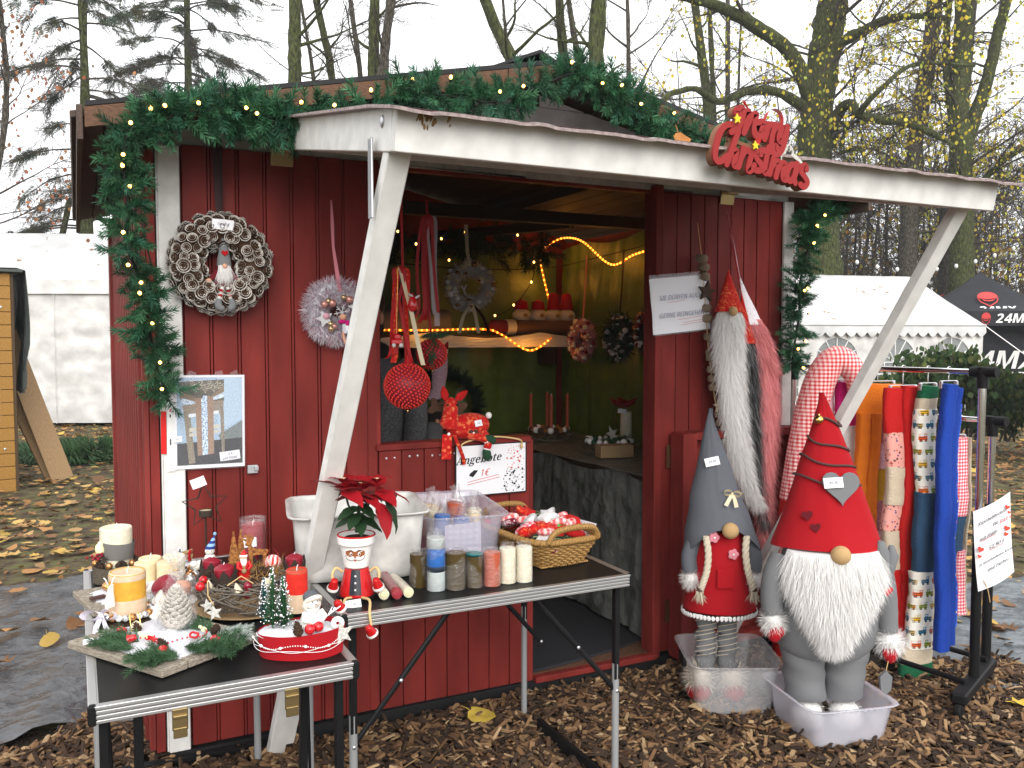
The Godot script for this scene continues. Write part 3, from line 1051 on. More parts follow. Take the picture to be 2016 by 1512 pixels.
	for i in 9:
		var row := PackedVector3Array()
		for j in 90:
			var z: float = -.01 + 1.46 * i / 8.0
			var lip := 0.0
			if i == 8: lip = -.008 - .003 * absf(sin(j * .42)) - .004 * nz.get_noise_1d(j * 9.0)
			row.append(V(-.03 + 2.28 * j / 89.0, .0885 + lip + .001 * nz.get_noise_2d(j * 14.0, i * 20.0), z))
		edge.append(row)
	P(aw, "felt_sheet", mb().slab(edge, .008), "flaptop")
	P(aw, "tar_edge", mb().box(V(1.1, .079, 1.415), V(2.24, .006, .022), .001), "tar")
	for i in 15:
		P(aw, "paint_flake", mb().ball(V(0, 0, 0), V(rng.randf_range(.002, .007), rng.randf_range(.004, .016), .0011), 7, 4, rot(0, 0, rng.randf_range(-30, 10))), "primer", V(.05 + rng.randf() * .09, .04 + rng.randf() * .035, 1.4012))
	P(aw, "bolt", mb().ball(V(-.001, .05, 1.3), V(.006, .016, .012), 10, 6), "zinc")
	for x in [.03, 2.18]:
		P(aw, "hinge", mb().box(V(x, -.055, -.004), V(.085, .055, .006), .002).tube([V(x - .05, -.025, .004), V(x + .05, -.025, .004)], .008, 8), "brass")
	P(aw, "latch_plate", mb().box(V(0, -.1, 0), V(.006, .2, .03), .002), "zinc", V(-.014, .01, 1.25), rot(-11, 0, 0))
	for q in [[V(.447, 1.965, 1.315), V(.36, -.06, .12)], [V(2.53, 1.965, 1.315), V(2.44, -.03, .12)]]:
		var a: Vector3 = q[0]
		var d: Vector3 = q[1] - q[0]
		var bs := Basis.looking_at(d.normalized(), V(1, 0, 0))
		P(h, "awning_strut", mb().box(V(0, 0, -d.length() / 2), V(.042, .062, d.length()), .005).box(V(0, .028, -d.length() + .16), V(.043, .06, .2), .004, rot(0, 0, 0)), "whitepaint", a, bs)
	# lower half door, folded back against the wall: its framed inner side faces out
	var hd := P(h, "half_door", mb().box(V(2.645, .5, .016), V(.77, 1.07, .02), .003), "darkred")
	P(hd, "stile", mb().box(V(2.29, .505, .075), V(.085, 1.085, .1), .006), "darkred")
	P(hd, "stile", mb().box(V(3.0, .505, .075), V(.07, 1.085, .1), .006), "darkred")
	for y in [1.03, .755, .4, .02]:
		P(hd, "rail", mb().box(V(2.648, y, .07), V(.636, .04, .088), .005), "darkred")
	for y in [.93, .18]:
		P(h, "door_hinge", mb().tube([V(2.262, y - .06, .03), V(2.262, y + .06, .03)], .006, 8).box(V(2.245, y, .02), V(.03, .11, .004)), "brass")
	P(h, "hasp", mb().box(V(.312, 1.0, .012), V(.04, .034, .016), .003).box(V(.325, 1.003, .02), V(.018, .02, .012), .003), "zinc")

# ---------------------------------------------------------------- folding tables
func table(called: String, label: String, at: Vector3, w: float, d: float, legs: Array, turn := 0.0, braces := true) -> Node3D:
	# at is the middle of the top
	var t := thing(called, label, "table", at, turn, "folding camping tables")
	P(t, "table_top", mb().box(V(0, -.014, 0), V(w - .03, .024, d - .03), .002), "tabletop")
	for s in 4:
		var along := w if s < 2 else d
		var e := mb()
		for k in 4:
			e.box(V(0, -.004 - k * .0105, 0 if k != 0 else .001), V(along - .02, .009, .02), .002)
		e.box(V(0, -.02, -.004), V(along - .03, .038, .014))
		var b := rot(0, [0, 180, 90, -90][s], 0)
		P(t, "edge_rail", e, "alu", b * V(0, 0, (d if s < 2 else w) / 2 - .01), b)
	for c in 4:
		var sx := 1.0 if c & 1 else -1.0
		var sz := 1.0 if c & 2 else -1.0
		P(t, "corner_cap", mb().box(V(sx * (w / 2 - .008), -.0205, sz * (d / 2 - .008)), V(.02, .046, .02), .005), "blackplastic")
	var g := at.y + .085
	for q in legs:
		var x: float = q[0]
		var z: float = q[1]
		var l := P(t, "leg", mb().box(V(x, -.04 - g * .2, z), V(.02, g * .44, .024), .003), "blacksteel")
		P(l, "foot_tube", mb().tube([V(x, -g * .4, z), V(x, -g, z)], .0125, 12), "greysteel")
	if braces:
		for s in [-1.0, 1.0]:
			var x0: float = legs[0][0] if s < 0 else legs[1][0]
			for z in [legs[0][1], legs[2][1]]:
				var p0 := V(x0, -g * .52, z)
				var p1 := V(x0 - s * w * .31, -.05, z - .01)
				var mid := p0.lerp(p1, .48)
				var br := P(t, "brace", mb().tube([p0, mid], .009, 8, true, .6).tube([mid, p1], .0095, 8, true, .6), "blacksteel")
				P(br, "rivet", mb().ball(mid + V(0, 0, .008), V(.007, .007, .004), 8, 5).ball(p0 + V(0, 0, .01), V(.007, .007, .005), 8, 5), "zinc")
			P(t, "foot_bar", mb().box(V(x0, -g + .035, 0), V(.022, .05, absf(legs[0][1]) + absf(legs[2][1])), .004), "blacksteel")
	return t

func tables() -> void:
	var a := table("folding_table", "black topped folding table pointing away from the hut, crowded with candles and wreaths", V(.03, .7, .705), .6, 1.25, [[-.27, .58], [.26, .58], [-.27, -.55], [.26, -.55]], 0.0, false)
	for s in [-1.0, 1.0]:
		P(a, "inner_leg", mb().box(V(s * .2, -.39, .5 - .06 * s), V(.02, .72, .026), .003, rot(6, 0, 0)), "blacksteel")
		P(a, "spring_rod", mb().tube([V(s * .24 - .02, -.05, .42), V(s * .24, -.5, .36), V(s * .24, -.76, .34)], .004, 6).ball(V(s * .24, -.42, .37), V(.008, .03, .008), 8, 6), "blacksteel")
	for x in [-.115, .135]:
		P(a, "latch", mb().box(V(x, -.06, .628), V(.034, .05, .004), .002).box(V(x, -.052, .633), V(.032, .008, .006), .002).box(V(x, -.09, .630), V(.03, .024, .004), .002), "brass")
	table("folding_table", "black topped folding table along the hatch, with bins, wrapped candles and the wicker basket", V(.89, .7, .645), 1.0, .65, [[-.46, .28], [.46, .28], [-.46, -.26], [.47, -.42]])

# ---------------------------------------------------------------- trees
func lump(p: Array, amt: float) -> Array:
	var r := []
	for i in p.size():
		r.append(p[i] + V(nz.get_noise_2d(i * 31.0, p[i].x * 7), 0, nz.get_noise_2d(p[i].y * 13, i * 17.0)) * amt)
	return r

func trunk_mesh(p: Array, r0: float, r1: float, k := 5, sides := 14) -> MB:
	var q := smooth(p, k)
	var rr := []
	for i in q.size():
		var t := float(i) / (q.size() - 1)
		rr.append(lerpf(r0, r1, t) * (1.0 + .5 * exp(-t * 14.0) + .07 * nz.get_noise_1d(i * 23.0 + r0 * 999)))
	var m := mb().tube(q, rr, sides, true)
	return m.wobble(nz, r0 * .28)

func twig_mesh(sd: int) -> ArrayMesh:
	# a forked spray of bare twigs one unit long along +y
	var g := RandomNumberGenerator.new()
	g.seed = sd
	var m := mb()
	var main := [V(0, 0, 0), V(.03, .3, .02), V(-.02, .62, .05), V(.04, 1, .12)]
	m.tube(main, [.011, .008, .006, .003], 4, false)
	for i in 9:
		var t := .15 + .085 * i
		var p: Vector3 = main[0].lerp(main[3], t)
		var d := V(g.randf_range(-1, 1), g.randf_range(.35, 1.1), g.randf_range(-1, 1)).normalized() * g.randf_range(.2, .48)
		m.tube([p, p + d * .5 + V(0, .02, 0), p + d], [.006, .0045, .002], 3, false)
		for k in 2:
			var p2 := p + d * g.randf_range(.35, .8)
			var d2 := (d.normalized() + V(g.randf_range(-1, 1), g.randf_range(-.4, .8), g.randf_range(-1, 1))).normalized() * g.randf_range(.1, .24)
			m.tube([p2, p2 + d2], [.004, .002], 3, false)
	return m.commit()

func aim(d: Vector3, s: float, roll: float) -> Basis:
	# a basis whose y runs along d
	var y := d.normalized()
	var x := y.cross(V(.3, .1, .9)).normalized().rotated(y, roll)
	return Basis(x, y, x.cross(y)) * Basis.from_scale(V(s, s, s))

func branches(t: Node3D, spine: Array, n: int, len0: float, r0: float, from: float, mat: String, twigs: Array, gr: RandomNumberGenerator, droop := 0.0, tw := 5) -> void:
	# limbs leave the spine; twig places are collected
	var m := mb()
	for i in n:
		var tt := lerpf(from, .97, (i + gr.randf()) / n)
		var f := tt * (spine.size() - 1)
		var a := int(f)
		var p: Vector3 = spine[a].lerp(spine[mini(a + 1, spine.size() - 1)], f - a)
		var az := gr.randf() * TAU
		var L := len0 * gr.randf_range(.6, 1.15) * (1.15 - .6 * tt)
		var d := V(cos(az), gr.randf_range(.25, .85) - droop, sin(az)).normalized()
		var q := [p]
		for k in 5:
			d = (d + V(gr.randf_range(-.3, .3), gr.randf_range(-.18, .3) - droop * .4, gr.randf_range(-.3, .3))).normalized()
			q.append(q[-1] + d * L / 5.0)
		var r := r0 * gr.randf_range(.6, 1.1)
		m.tube(smooth(q, 2), [r, r * .92, r * .84, r * .76, r * .68, r * .6, r * .52, r * .44, r * .36, r * .28, r * .18], 6, false)
		for k in tw:
			var s := gr.randf_range(.25, 1.0) * (q.size() - 1)
			var b := mini(int(s), q.size() - 2)
			twigs.append([q[b].lerp(q[b + 1], s - b), (q[b + 1] - q[b]).normalized() + V(gr.randf_range(-.9, .9), gr.randf_range(-.5, .6) - droop, gr.randf_range(-.9, .9)), gr.randf_range(.5, 1.25) * len0 * .3])
	if n > 0: tag(P(t, "branches", m, mat), "", "", "", "stuff")

func put_twigs(t: Node3D, twigs: Array, gr: RandomNumberGenerator) -> void:
	for k in 2:
		var xs := []
		for i in twigs.size():
			if i % 2 == k:
				xs.append(Transform3D(aim(twigs[i][1], twigs[i][2], gr.randf() * TAU), twigs[i][0]))
		if xs.size(): many(t, "twigs", twig_mesh(40 + k), "twig", xs)

func put_leaves(t: Node, spots: Array, n: int, spread: float, size: float, cols: Array, gr: RandomNumberGenerator, called := "foliage") -> void:
	var m := mb()
	m.grid([PackedVector3Array([V(0, 0, 0), V(0, 0, 0), V(0, 0, 0)]), PackedVector3Array([V(-.42, .4, .1), V(0, .42, 0), V(.42, .4, .1)]), PackedVector3Array([V(-.36, .75, .12), V(0, .78, .02), V(.36, .75, .12)]), PackedVector3Array([V(0, 1.1, .14), V(0, 1.1, .1), V(0, 1.1, .14)])])
	var xs := []
	var cc := []
	for i in n:
		var q = spots[gr.randi() % spots.size()]
		var p: Vector3 = q[0] + q[1].normalized() * q[2] * gr.randf_range(.3, 1.05) + V(gr.randfn(0, 1), gr.randfn(0, 1), gr.randfn(0, 1)) * spread
		var s := size * gr.randf_range(.6, 1.2)
		xs.append(Transform3D(aim(V(gr.randf_range(-.6, .6), -1, gr.randf_range(-.6, .6)), s, gr.randf() * TAU), p))
		cc.append(cols[gr.randi() % cols.size()] * gr.randf_range(.7, 1.2))
	many(t, called, m.commit(), "treeleaf", xs, cc)

func spray_mesh() -> ArrayMesh:
	# a flat conifer spray one unit long along +y
	var m := mb()
	m.tube([V(0, 0, 0), V(0, 1, 0)], [.012, .004], 3, false)
	for i in 13:
		var y := .05 + i * .072
		for s in [-1.0, 1.0]:
			var L := .34 * (1.0 - y * .75) + .04
			var a := V(0, y, 0)
			var b := a + V(s * L, L * .75, .03 * sin(i * 2.3))
			var w := V(.022, -.016 * s, .014 * (1 if i % 2 else -1))
			m.grid([PackedVector3Array([a, a]), PackedVector3Array([a.lerp(b, .5) - w, a.lerp(b, .5) + w]), PackedVector3Array([b, b])])
	return m.commit()

func spruce(label: String, at: Vector3, hgt: float, r: float, from: float, spread: float, n: int, dens: int, sd: int) -> void:
	var gr := RandomNumberGenerator.new()
	gr.seed = sd
	var t := thing("spruce_tree", label, "spruce tree", at)
	var sp := [V(0, -.2, 0), V(.05, hgt * .3, .02), V(.08, hgt * .6, 0), V(.1, hgt, .05)]
	P(t, "trunk", trunk_mesh(sp, r, r * .25, 6), "mossbark")
	var m := mb()
	var xs := []
	var cc := []
	for i in n:
		var y := lerpf(from, hgt * .97, (i + gr.randf()) / n)
		var az := gr.randf() * TAU
		var L := spread * gr.randf_range(.45, 1.1) * (1.0 - .55 * (y - from) / (hgt - from))
		var q := [V(.07, y, 0)]
		var d := V(cos(az), .18, sin(az))
		for k in 4:
			d.y -= .17
			q.append(q[-1] + d.normalized() * L / 4)
			d += V(gr.randf_range(-.2, .2), 0, gr.randf_range(-.2, .2))
		m.tube(q, [.028, .022, .017, .011, .005], 5, false)
		for k in dens:
			var s := gr.randf_range(.3, 1.0) * 4
			var b := mini(int(s), 3)
			var dir: Vector3 = (q[b + 1] - q[b]).normalized() + V(gr.randf_range(-.8, .8), gr.randf_range(-.7, .2), gr.randf_range(-.8, .8))
			xs.append(Transform3D(aim(dir, gr.randf_range(.18, .45), gr.randf_range(-.7, .7)), q[b].lerp(q[b + 1], s - b)))
			cc.append([C(.022, .036, .018), C(.034, .042, .018), C(.048, .042, .02), C(.018, .03, .018)][gr.randi() % 4] * gr.randf_range(.7, 1.3))
	P(t, "limbs", m, "bark")
	var tw := []
	for i in mini(400, xs.size()): tw.append([xs[i].origin, xs[i].basis.y, .75])
	put_twigs(t, tw, gr)
	many(t, "needles", spray_mesh(), "needle", xs, cc)

func trees() -> void:
	var gr := RandomNumberGenerator.new()
	gr.seed = 77
	spruce("sparse ragged spruce rising behind the left white tent, the leftmost big tree", V(-.03, 0, -18.9), 15, .17, 2.6, 2.5, 96, 9, 1)
	spruce("fuller brownish spruce behind the left end of the hut roof", V(2.67, 0, -23.1), 19, .17, 7.6, 3.0, 130, 17, 2)
	for q in [[-1.9, -44.0, 5.2, 3], [-4.2, -46.0, 6.0, 4], [-.4, -47.0, 5.0, 5], [1.6, -45.0, 5.5, 6]]:
		spruce(["", "", "", "small distant conifer tip over the left tent ridge", "small distant conifer at the far left edge above the tent", "tiny distant conifer beside the sparse spruce trunk", "distant conifer seen between the spruce and the garland"][q[3]], V(q[0], 0, q[1]), q[2], .12, .4, 1.3, 44, 9, q[3])
	var park := [
		["thick straight brown trunk with moss, leftmost behind the hut roof", V(3.60, -.3, -13.81), V(3.67, 6.48, -13.98), V(3.70, 8.06, -14.06), V(3.81, 14, -14.37), .16, "mossbark", 7],
		["thin leaning trunk close right of the thick straight one behind the roof", V(4.68, -.3, -14.4), V(4.25, 6.77, -14.82), V(4.05, 8.44, -15.03), V(3.33, 14.4, -15.75), .05, "bark", 5],
		["mossy forked trunk leaning left, third behind the roof", V(5.46, -.3, -15.14), V(4.87, 7.06, -15.65), V(4.59, 8.83, -15.9), V(3.63, 14.8, -16.75), .11, "mossbark", 7],
		["slim dark trunk leaning left between two mossy ones behind the roof", V(5.43, -.3, -14.02), V(5.12, 6.77, -14.39), V(4.97, 8.44, -14.57), V(4.44, 14.4, -15.2), .07, "bark", 6],
		["upright mossy trunk, left one of the close pair above the awning corner", V(4.92, -.3, -13.15), V(5.04, 6.48, -13.29), V(5.1, 8.06, -13.36), V(5.31, 14, -13.62), .14, "mossbark", 7],
		["grey lichen covered trunk, right one of the close pair above the awning corner", V(4.62, -.3, -12.74), V(5.03, 6.33, -12.73), V(5.22, 7.87, -12.73), V(5.97, 13.9, -12.72), .13, "bark", 7],
		["stout mossy trunk leaning strongly left behind the roof ridge", V(7.64, -.3, -9.53), V(6.63, 5.89, -10.23), V(6.17, 7.29, -10.54), V(4.2, 13.3, -11.89), .14, "mossbark", 7],
		["very thin sapling against the leaning mossy trunk", V(7.12, -.3, -10.92), V(6.96, 6.18, -11.2), V(6.89, 7.67, -11.32), V(6.6, 13.7, -11.83), .04, "bark", 5],
		["bright green mossy trunk just left of the garland peak", V(8.01, -.3, -10.48), V(7.87, 6.18, -10.74), V(7.81, 7.67, -10.86), V(7.55, 13.7, -11.36), .12, "mossbark", 6],
		["thin brown trunk leaning left beside the bright green mossy one", V(9.01, -.3, -11.11), V(8.66, 6.48, -11.49), V(8.49, 8.06, -11.67), V(7.86, 14, -12.34), .08, "bark", 6],
		["broad dark trunk above the garland peak, thickest behind the ridge", V(7.65, -.3, -9.53), V(7.83, 5.89, -9.62), V(7.91, 7.29, -9.67), V(8.26, 13.3, -9.86), .18, "mossbark", 8],
		["slender brown trunk right of the garland peak", V(10.04, -.3, -11.72), V(10.07, 6.77, -11.92), V(10.09, 8.44, -12.01), V(10.13, 14.4, -12.35), .06, "bark", 9],
		["mossy double stemmed trunk behind the right roof slope", V(15.78, -.3, -15.58), V(15.49, 7.13, -15.95), V(15.2, 10.76, -16.31), V(14.73, 16.8, -16.91), .17, "mossbark", 12],
		["thinner stem beside the mossy double trunk", V(16.32, -.3, -16.44), V(16.26, 7.36, -16.7), V(16.21, 11.14, -16.95), V(16.13, 17.1, -17.35), .1, "mossbark", 9],
		["pale far trunk between the double stem and the big linden", V(18.5, -.3, -18.73), V(18.61, 8.07, -18.92), V(18.73, 12.3, -19.12), V(18.9, 18.3, -19.4), .11, "bark", 10]]
	for q in park:
		var t := thing("tall_tree", q[0], "tree", q[1])
		var o: Vector3 = q[1]
		var sp := [Vector3.ZERO, (q[2] - o) * .5, q[2] - o, q[3] - o, q[4] - o]
		P(t, "trunk", trunk_mesh(sp, q[5] * 1.08, q[5] * .55, 8), q[6])
		var tw := []
		branches(t, smooth(sp, 4), q[7], 2.1, q[5] * .22 + .012, .42, "bark" if q[5] < .1 else q[6], tw, gr, .05, 5)
		put_twigs(t, tw, gr)
	# the long bare limb that crosses the sky beside the leaning mossy trunk grows from the broad dark one
	var yellow := [C(.5, .42, .03), C(.62, .5, .05), C(.38, .38, .04), C(.55, .4, .03), C(.3, .34, .05)]
	var lime := thing("linden_tree", "huge old mossy linden with spreading limbs and yellow leaves behind the white marquee", "linden tree", V(17.35, -.3, -12.95))
	var o := V(17.35, -.3, -12.95)
	var tk := [V(17.33, -.4, -12.9), V(17.31, .75, -12.97), V(17.22, 1.8, -13.08), V(17.04, 3.11, -13.25), V(16.95, 4.94, -13.41), V(16.88, 6.25, -13.52), V(17.01, 7.56, -13.54), V(17.22, 8.87, -13.51), V(17.42, 10.2, -13.49), V(17.71, 12.1, -13.46), V(18.0, 15.4, -13.5)]
	for i in tk.size(): tk[i] -= o
	var trk := P(lime, "trunk", trunk_mesh(tk, .5, .34, 8, 18), "mossbark")
	var limbs := [
		[[V(16.95, 7.3, -13.57), V(16.15, 8.61, -13.58), V(15.19, 9.11, -13.64), V(14.25, 9.41, -13.68), V(13.44, 9.5, -13.64), V(12.54, 9.53, -13.65)], .2, .1],
		[[V(16.95, 7.2, -13.55), V(15.9, 7.65, -13.65), V(14.93, 7.62, -13.68), V(13.92, 7.24, -13.71), V(13.17, 7.43, -13.65), V(12.38, 7.2, -13.59), V(11.81, 6.74, -13.4)], .13, .05],
		[[V(17.14, 8.2, -13.51), V(17.28, 8.9, -13.15), V(17.5, 9.12, -12.71), V(17.72, 9.27, -12.28), V(17.8, 9.28, -11.9), V(18.32, 9.23, -11.3), V(18.48, 9, -10.87)], .16, .06],
		[[V(17.1, 6.5, -13.43), V(17.22, 7.2, -13.02), V(17.21, 7.31, -12.64), V(17.09, 6.97, -12.28), V(17.24, 6.75, -11.8), V(17.6, 6.55, -11.22), V(17.93, 6.17, -10.64), V(17.92, 5.85, -10.23)], .15, .06],
		[[V(17.09, 6.97, -12.28), V(16.9, 7.1, -11.9), V(17.04, 7.44, -11.5), V(17.76, 7.98, -11.39), V(18.59, 8.11, -11.21), V(19.55, 8.11, -10.95)], .08, .03],
		[[V(17.33, 6.38, -13.3), V(17.31, 6.92, -13.12), V(17.32, 6.81, -12.89), V(17.03, 6.13, -12.77), V(17.27, 6.21, -12.43), V(17.27, 5.67, -12.17)], .07, .03]]
	var tws := []
	for l in limbs:
		var pts := []
		for q in l[0]: pts.append(q - o)
		P(lime, "limb", trunk_mesh(pts, l[1], l[2], 5, 10), "mossbark")
		var sp := smooth(pts, 3)
		branches(lime, sp, 6, 2.4, l[2] * .55, .3, "bark", tws, gr, .15, 7)
	branches(lime, smooth(tk, 3), 16, 4.0, .06, .5, "bark", tws, gr, .1, 9)
	put_twigs(lime, tws, gr)
	put_leaves(lime, tws, 2400, .3, .09, yellow, gr)
	# the two leaning trunks at the right
	var right := [
		["leaning lichen trunk crossed by the linden limb, right of the big linden", [V(20.9, -.4, -13.9), V(20.96, .67, -13.94), V(21.08, 3, -14.02), V(21.18, 4.31, -14.05), V(21.21, 5.62, -14.12), V(21.37, 6.78, -14.11), V(21.6, 8.23, -14.08), V(21.83, 9.69, -14.05), V(22, 11.1, -14.06), V(22.2, 15.5, -14.2)], .26, .2, [], "bark"],
		["big dark forked tree near the right edge above the black canopy", [V(21.5, -.4, -12.5), V(21.55, .7, -12.53), V(21.57, 2.94, -12.65), V(21.63, 5.17, -12.76), V(21.63, 6.57, -12.84), V(21.59, 7.69, -12.93), V(21.72, 8.66, -12.93), V(21.78, 10.06, -12.98), V(21.89, 12.2, -13.05), V(21.96, 15, -13.2)], .34, .2, [[[V(21.63, 6.5, -12.85), V(22.06, 7.43, -12.79), V(22.56, 8.72, -12.73), V(22.94, 10, -12.74), V(23.3, 11.3, -12.74), V(23.5, 13.8, -12.9)], .2, .12], [[V(21.62, 6.9, -12.88), V(21.6, 8.16, -13.18), V(21.71, 9.49, -13.43), V(22, 11, -13.6), V(22.3, 13.2, -13.8)], .13, .08], [[V(21.7, 5.4, -12.76), V(22.17, 5.8, -12.53), V(22.31, 6.11, -12.25), V(22.62, 6.49, -11.9), V(23.2, 6.7, -11.5)], .1, .06]], "mossbark"],
		["paler trunk leaning into the dark forked tree near the right edge", [V(21.9, -.4, -13.4), V(21.94, .67, -13.45), V(22.09, 3, -13.52), V(22.16, 4.74, -13.59), V(22.28, 5.62, -13.58), V(22.5, 7, -13.57), V(22.9, 12, -13.5)], .26, .16, [], "bark"]]
	for q in right:
		var o2: Vector3 = q[1][0]
		var t := thing("tall_tree", q[0], "tree", o2)
		var sp := []
		for p in q[1]: sp.append(p - o2)
		P(t, "trunk", trunk_mesh(sp, q[2], q[3], 6, 16), q[5])
		var tw := []
		for l in q[4]:
			var pts := []
			for p in l[0]: pts.append(p - o2)
			P(t, "limb", trunk_mesh(pts, l[1], l[2], 5, 10), q[5])
			branches(t, smooth(pts, 3), 6, 2.4, .035, .3, "bark", tw, gr, .1, 7)
		branches(t, smooth(sp, 3), 15, 3.4, .05, .3, "bark", tw, gr, .1, 8)
		put_twigs(t, tw, gr)
		put_leaves(t, tw, 1300, .3, .09, yellow, gr)
	# slim bare tree at the left edge, its last leaves brown red
	var bt := thing("bare_tree", "slim bare tree at the left edge with a few red brown leaves", "tree", V(-2.2, -.1, -15.5))
	var bs := [V(0, 0, 0), V(.2, 2.6, 0), V(.7, 4.6, .1), V(.9, 6.5, 0), V(.7, 9, 0)]
	P(bt, "trunk", trunk_mesh(bs, .09, .03, 5, 10), "bark")
	var btw := []
	branches(bt, smooth(bs, 3), 16, 2.3, .022, .35, "twig", btw, gr, .05, 7)
	put_twigs(bt, btw, gr)
	put_leaves(bt, btw, 420, .22, .08, [C(.3, .1, .05), C(.22, .1, .05), C(.35, .16, .06)], gr)
	# knobbly mossy stubs behind the left tent
	var st := thing("mossy_stump", "two knobbly mossy stems standing up behind the left tent beside the spruce", "pollard", V(-.35, 0, -19.4))
	P(st, "stem", trunk_mesh([V(-.2, 0, 0), V(-.25, 2.5, 0), V(-.12, 3.9, 0), V(.05, 4.7, 0)], .1, .06, 4, 8), "mossbark")
	P(st, "stem", trunk_mesh([V(.1, 0, 0), V(.1, 2.6, 0), V(.2, 3.7, 0), V(.5, 4.25, 0), V(.8, 4.2, 0)], .09, .05, 4, 8), "mossbark")
	# the far autumn wood: one mass
	var wood := thing("far_woodland", "mass of thin brown and yellow woodland behind the tents", "woodland")
	tag(wood, "", "", "", "stuff")
	var pole := trunk_mesh([V(0, 0, 0), V(.25, 3, .1), V(-.2, 6.5, .2), V(.35, 12, 0)], .1, .02, 3, 7).commit()
	var xs := []
	var tw1 := []
	var f := V(.447, 0, -.894)
	var rt := V(.894, 0, .447)
	while xs.size() < 120:
		var d := gr.randf_range(27, 52)
		var x := d * gr.randf_range(.08, .75)
		if gr.randf() > smoothstep(.05, .3, x / d): continue
		var p := V(-.275, -.5, 3.38) + f * d + rt * x
		var s := gr.randf_range(.5, 1.3)
		xs.append(Transform3D(Basis.from_euler(V(gr.randfn(0, .05), gr.randf() * TAU, gr.randfn(0, .05))).scaled(V(s, gr.randf_range(.7, 1.1), s)), p))
		for k in 30:
			var y := gr.randf_range(.3, 9.5)
			tw1.append([p + V(gr.randfn(0, 1.3), y, gr.randfn(0, 1.3)), V(gr.randf_range(-1, 1), gr.randf_range(-.1, 1), gr.randf_range(-1, 1)), gr.randf_range(.9, 2.4)])
	many(wood, "stems", pole, "bark", xs)
	put_twigs(wood, tw1, gr)
	var low := []
	var high := []
	for q in tw1:
		if q[0].y < 4.5: low.append(q)
		else: high.append(q)
	put_leaves(wood, low, 9000, .8, .16, [C(.22, .13, .04), C(.3, .17, .04), C(.15, .11, .04), C(.32, .26, .05), C(.12, .12, .04)], gr)
	put_leaves(wood, high, 3800, .8, .14, [C(.4, .36, .05), C(.45, .32, .05), C(.3, .3, .06), C(.4, .2, .05)], gr)

# ---------------------------------------------------------------- tents, shed, hedge
func wrinkled(x0: float, x1: float, y0: float, y1: float, z: float, amp: float, sd: float, nx := 40, ny := 24) -> Array:
	var rows := []
	for i in ny + 1:
		var row := PackedVector3Array()
		for j in nx + 1:
			var x := lerpf(x0, x1, float(j) / nx)
			var y := lerpf(y0, y1, float(i) / ny)
			row.append(V(x, y, z + amp * (nz.get_noise_2d(x * 5 + sd, y * 9) + .4 * absf(nz.get_noise_2d(x * 13 - y * 8, y * 11 + sd)))))
		rows.append(row)
	return rows

func scallop(t: Node3D, x0: float, x1: float, y: float, z: float, drop: float, step: float, mat: String) -> void:
	var rows := [PackedVector3Array(), PackedVector3Array(), PackedVector3Array()]
	var n := int((x1 - x0) / step * 8)
	for j in n + 1:
		var x := lerpf(x0, x1, float(j) / n)
		var c := absf(sin(PI * (x - x0) / step))
		rows[0].append(V(x, y, z))
		rows[1].append(V(x, y - drop * .5, z + .02))
		rows[2].append(V(x, y - drop * (.62 + .38 * c), z + .025 + .006 * sin(x * 21)))
	P(t, "valance", mb().slab(rows, .004), mat)

func tent_roof(t: Node3D, w0: float, w1: float, d: float, eave: float, ridge: float, mat: String, sag := .05) -> void:
	# ridge runs along x; front eave at z = 0, back at -d
	var rows := []
	for i in 25:
		var s := i / 24.0
		var row := PackedVector3Array()
		for j in 41:
			var x := lerpf(w0, w1, j / 40.0)
			var y := lerpf(eave, ridge, 1.0 - absf(s * 2 - 1))
			y -= sag * sin(PI * 2 * absf(s - .5)) * (.6 + .4 * sin(x * 3.1)) + .008 * nz.get_noise_2d(x * 20, s * 90)
			row.append(V(x, y, .06 - (d + .12) * s))
		rows.append(row)
	P(t, "roof", mb().slab(rows, .006), mat)

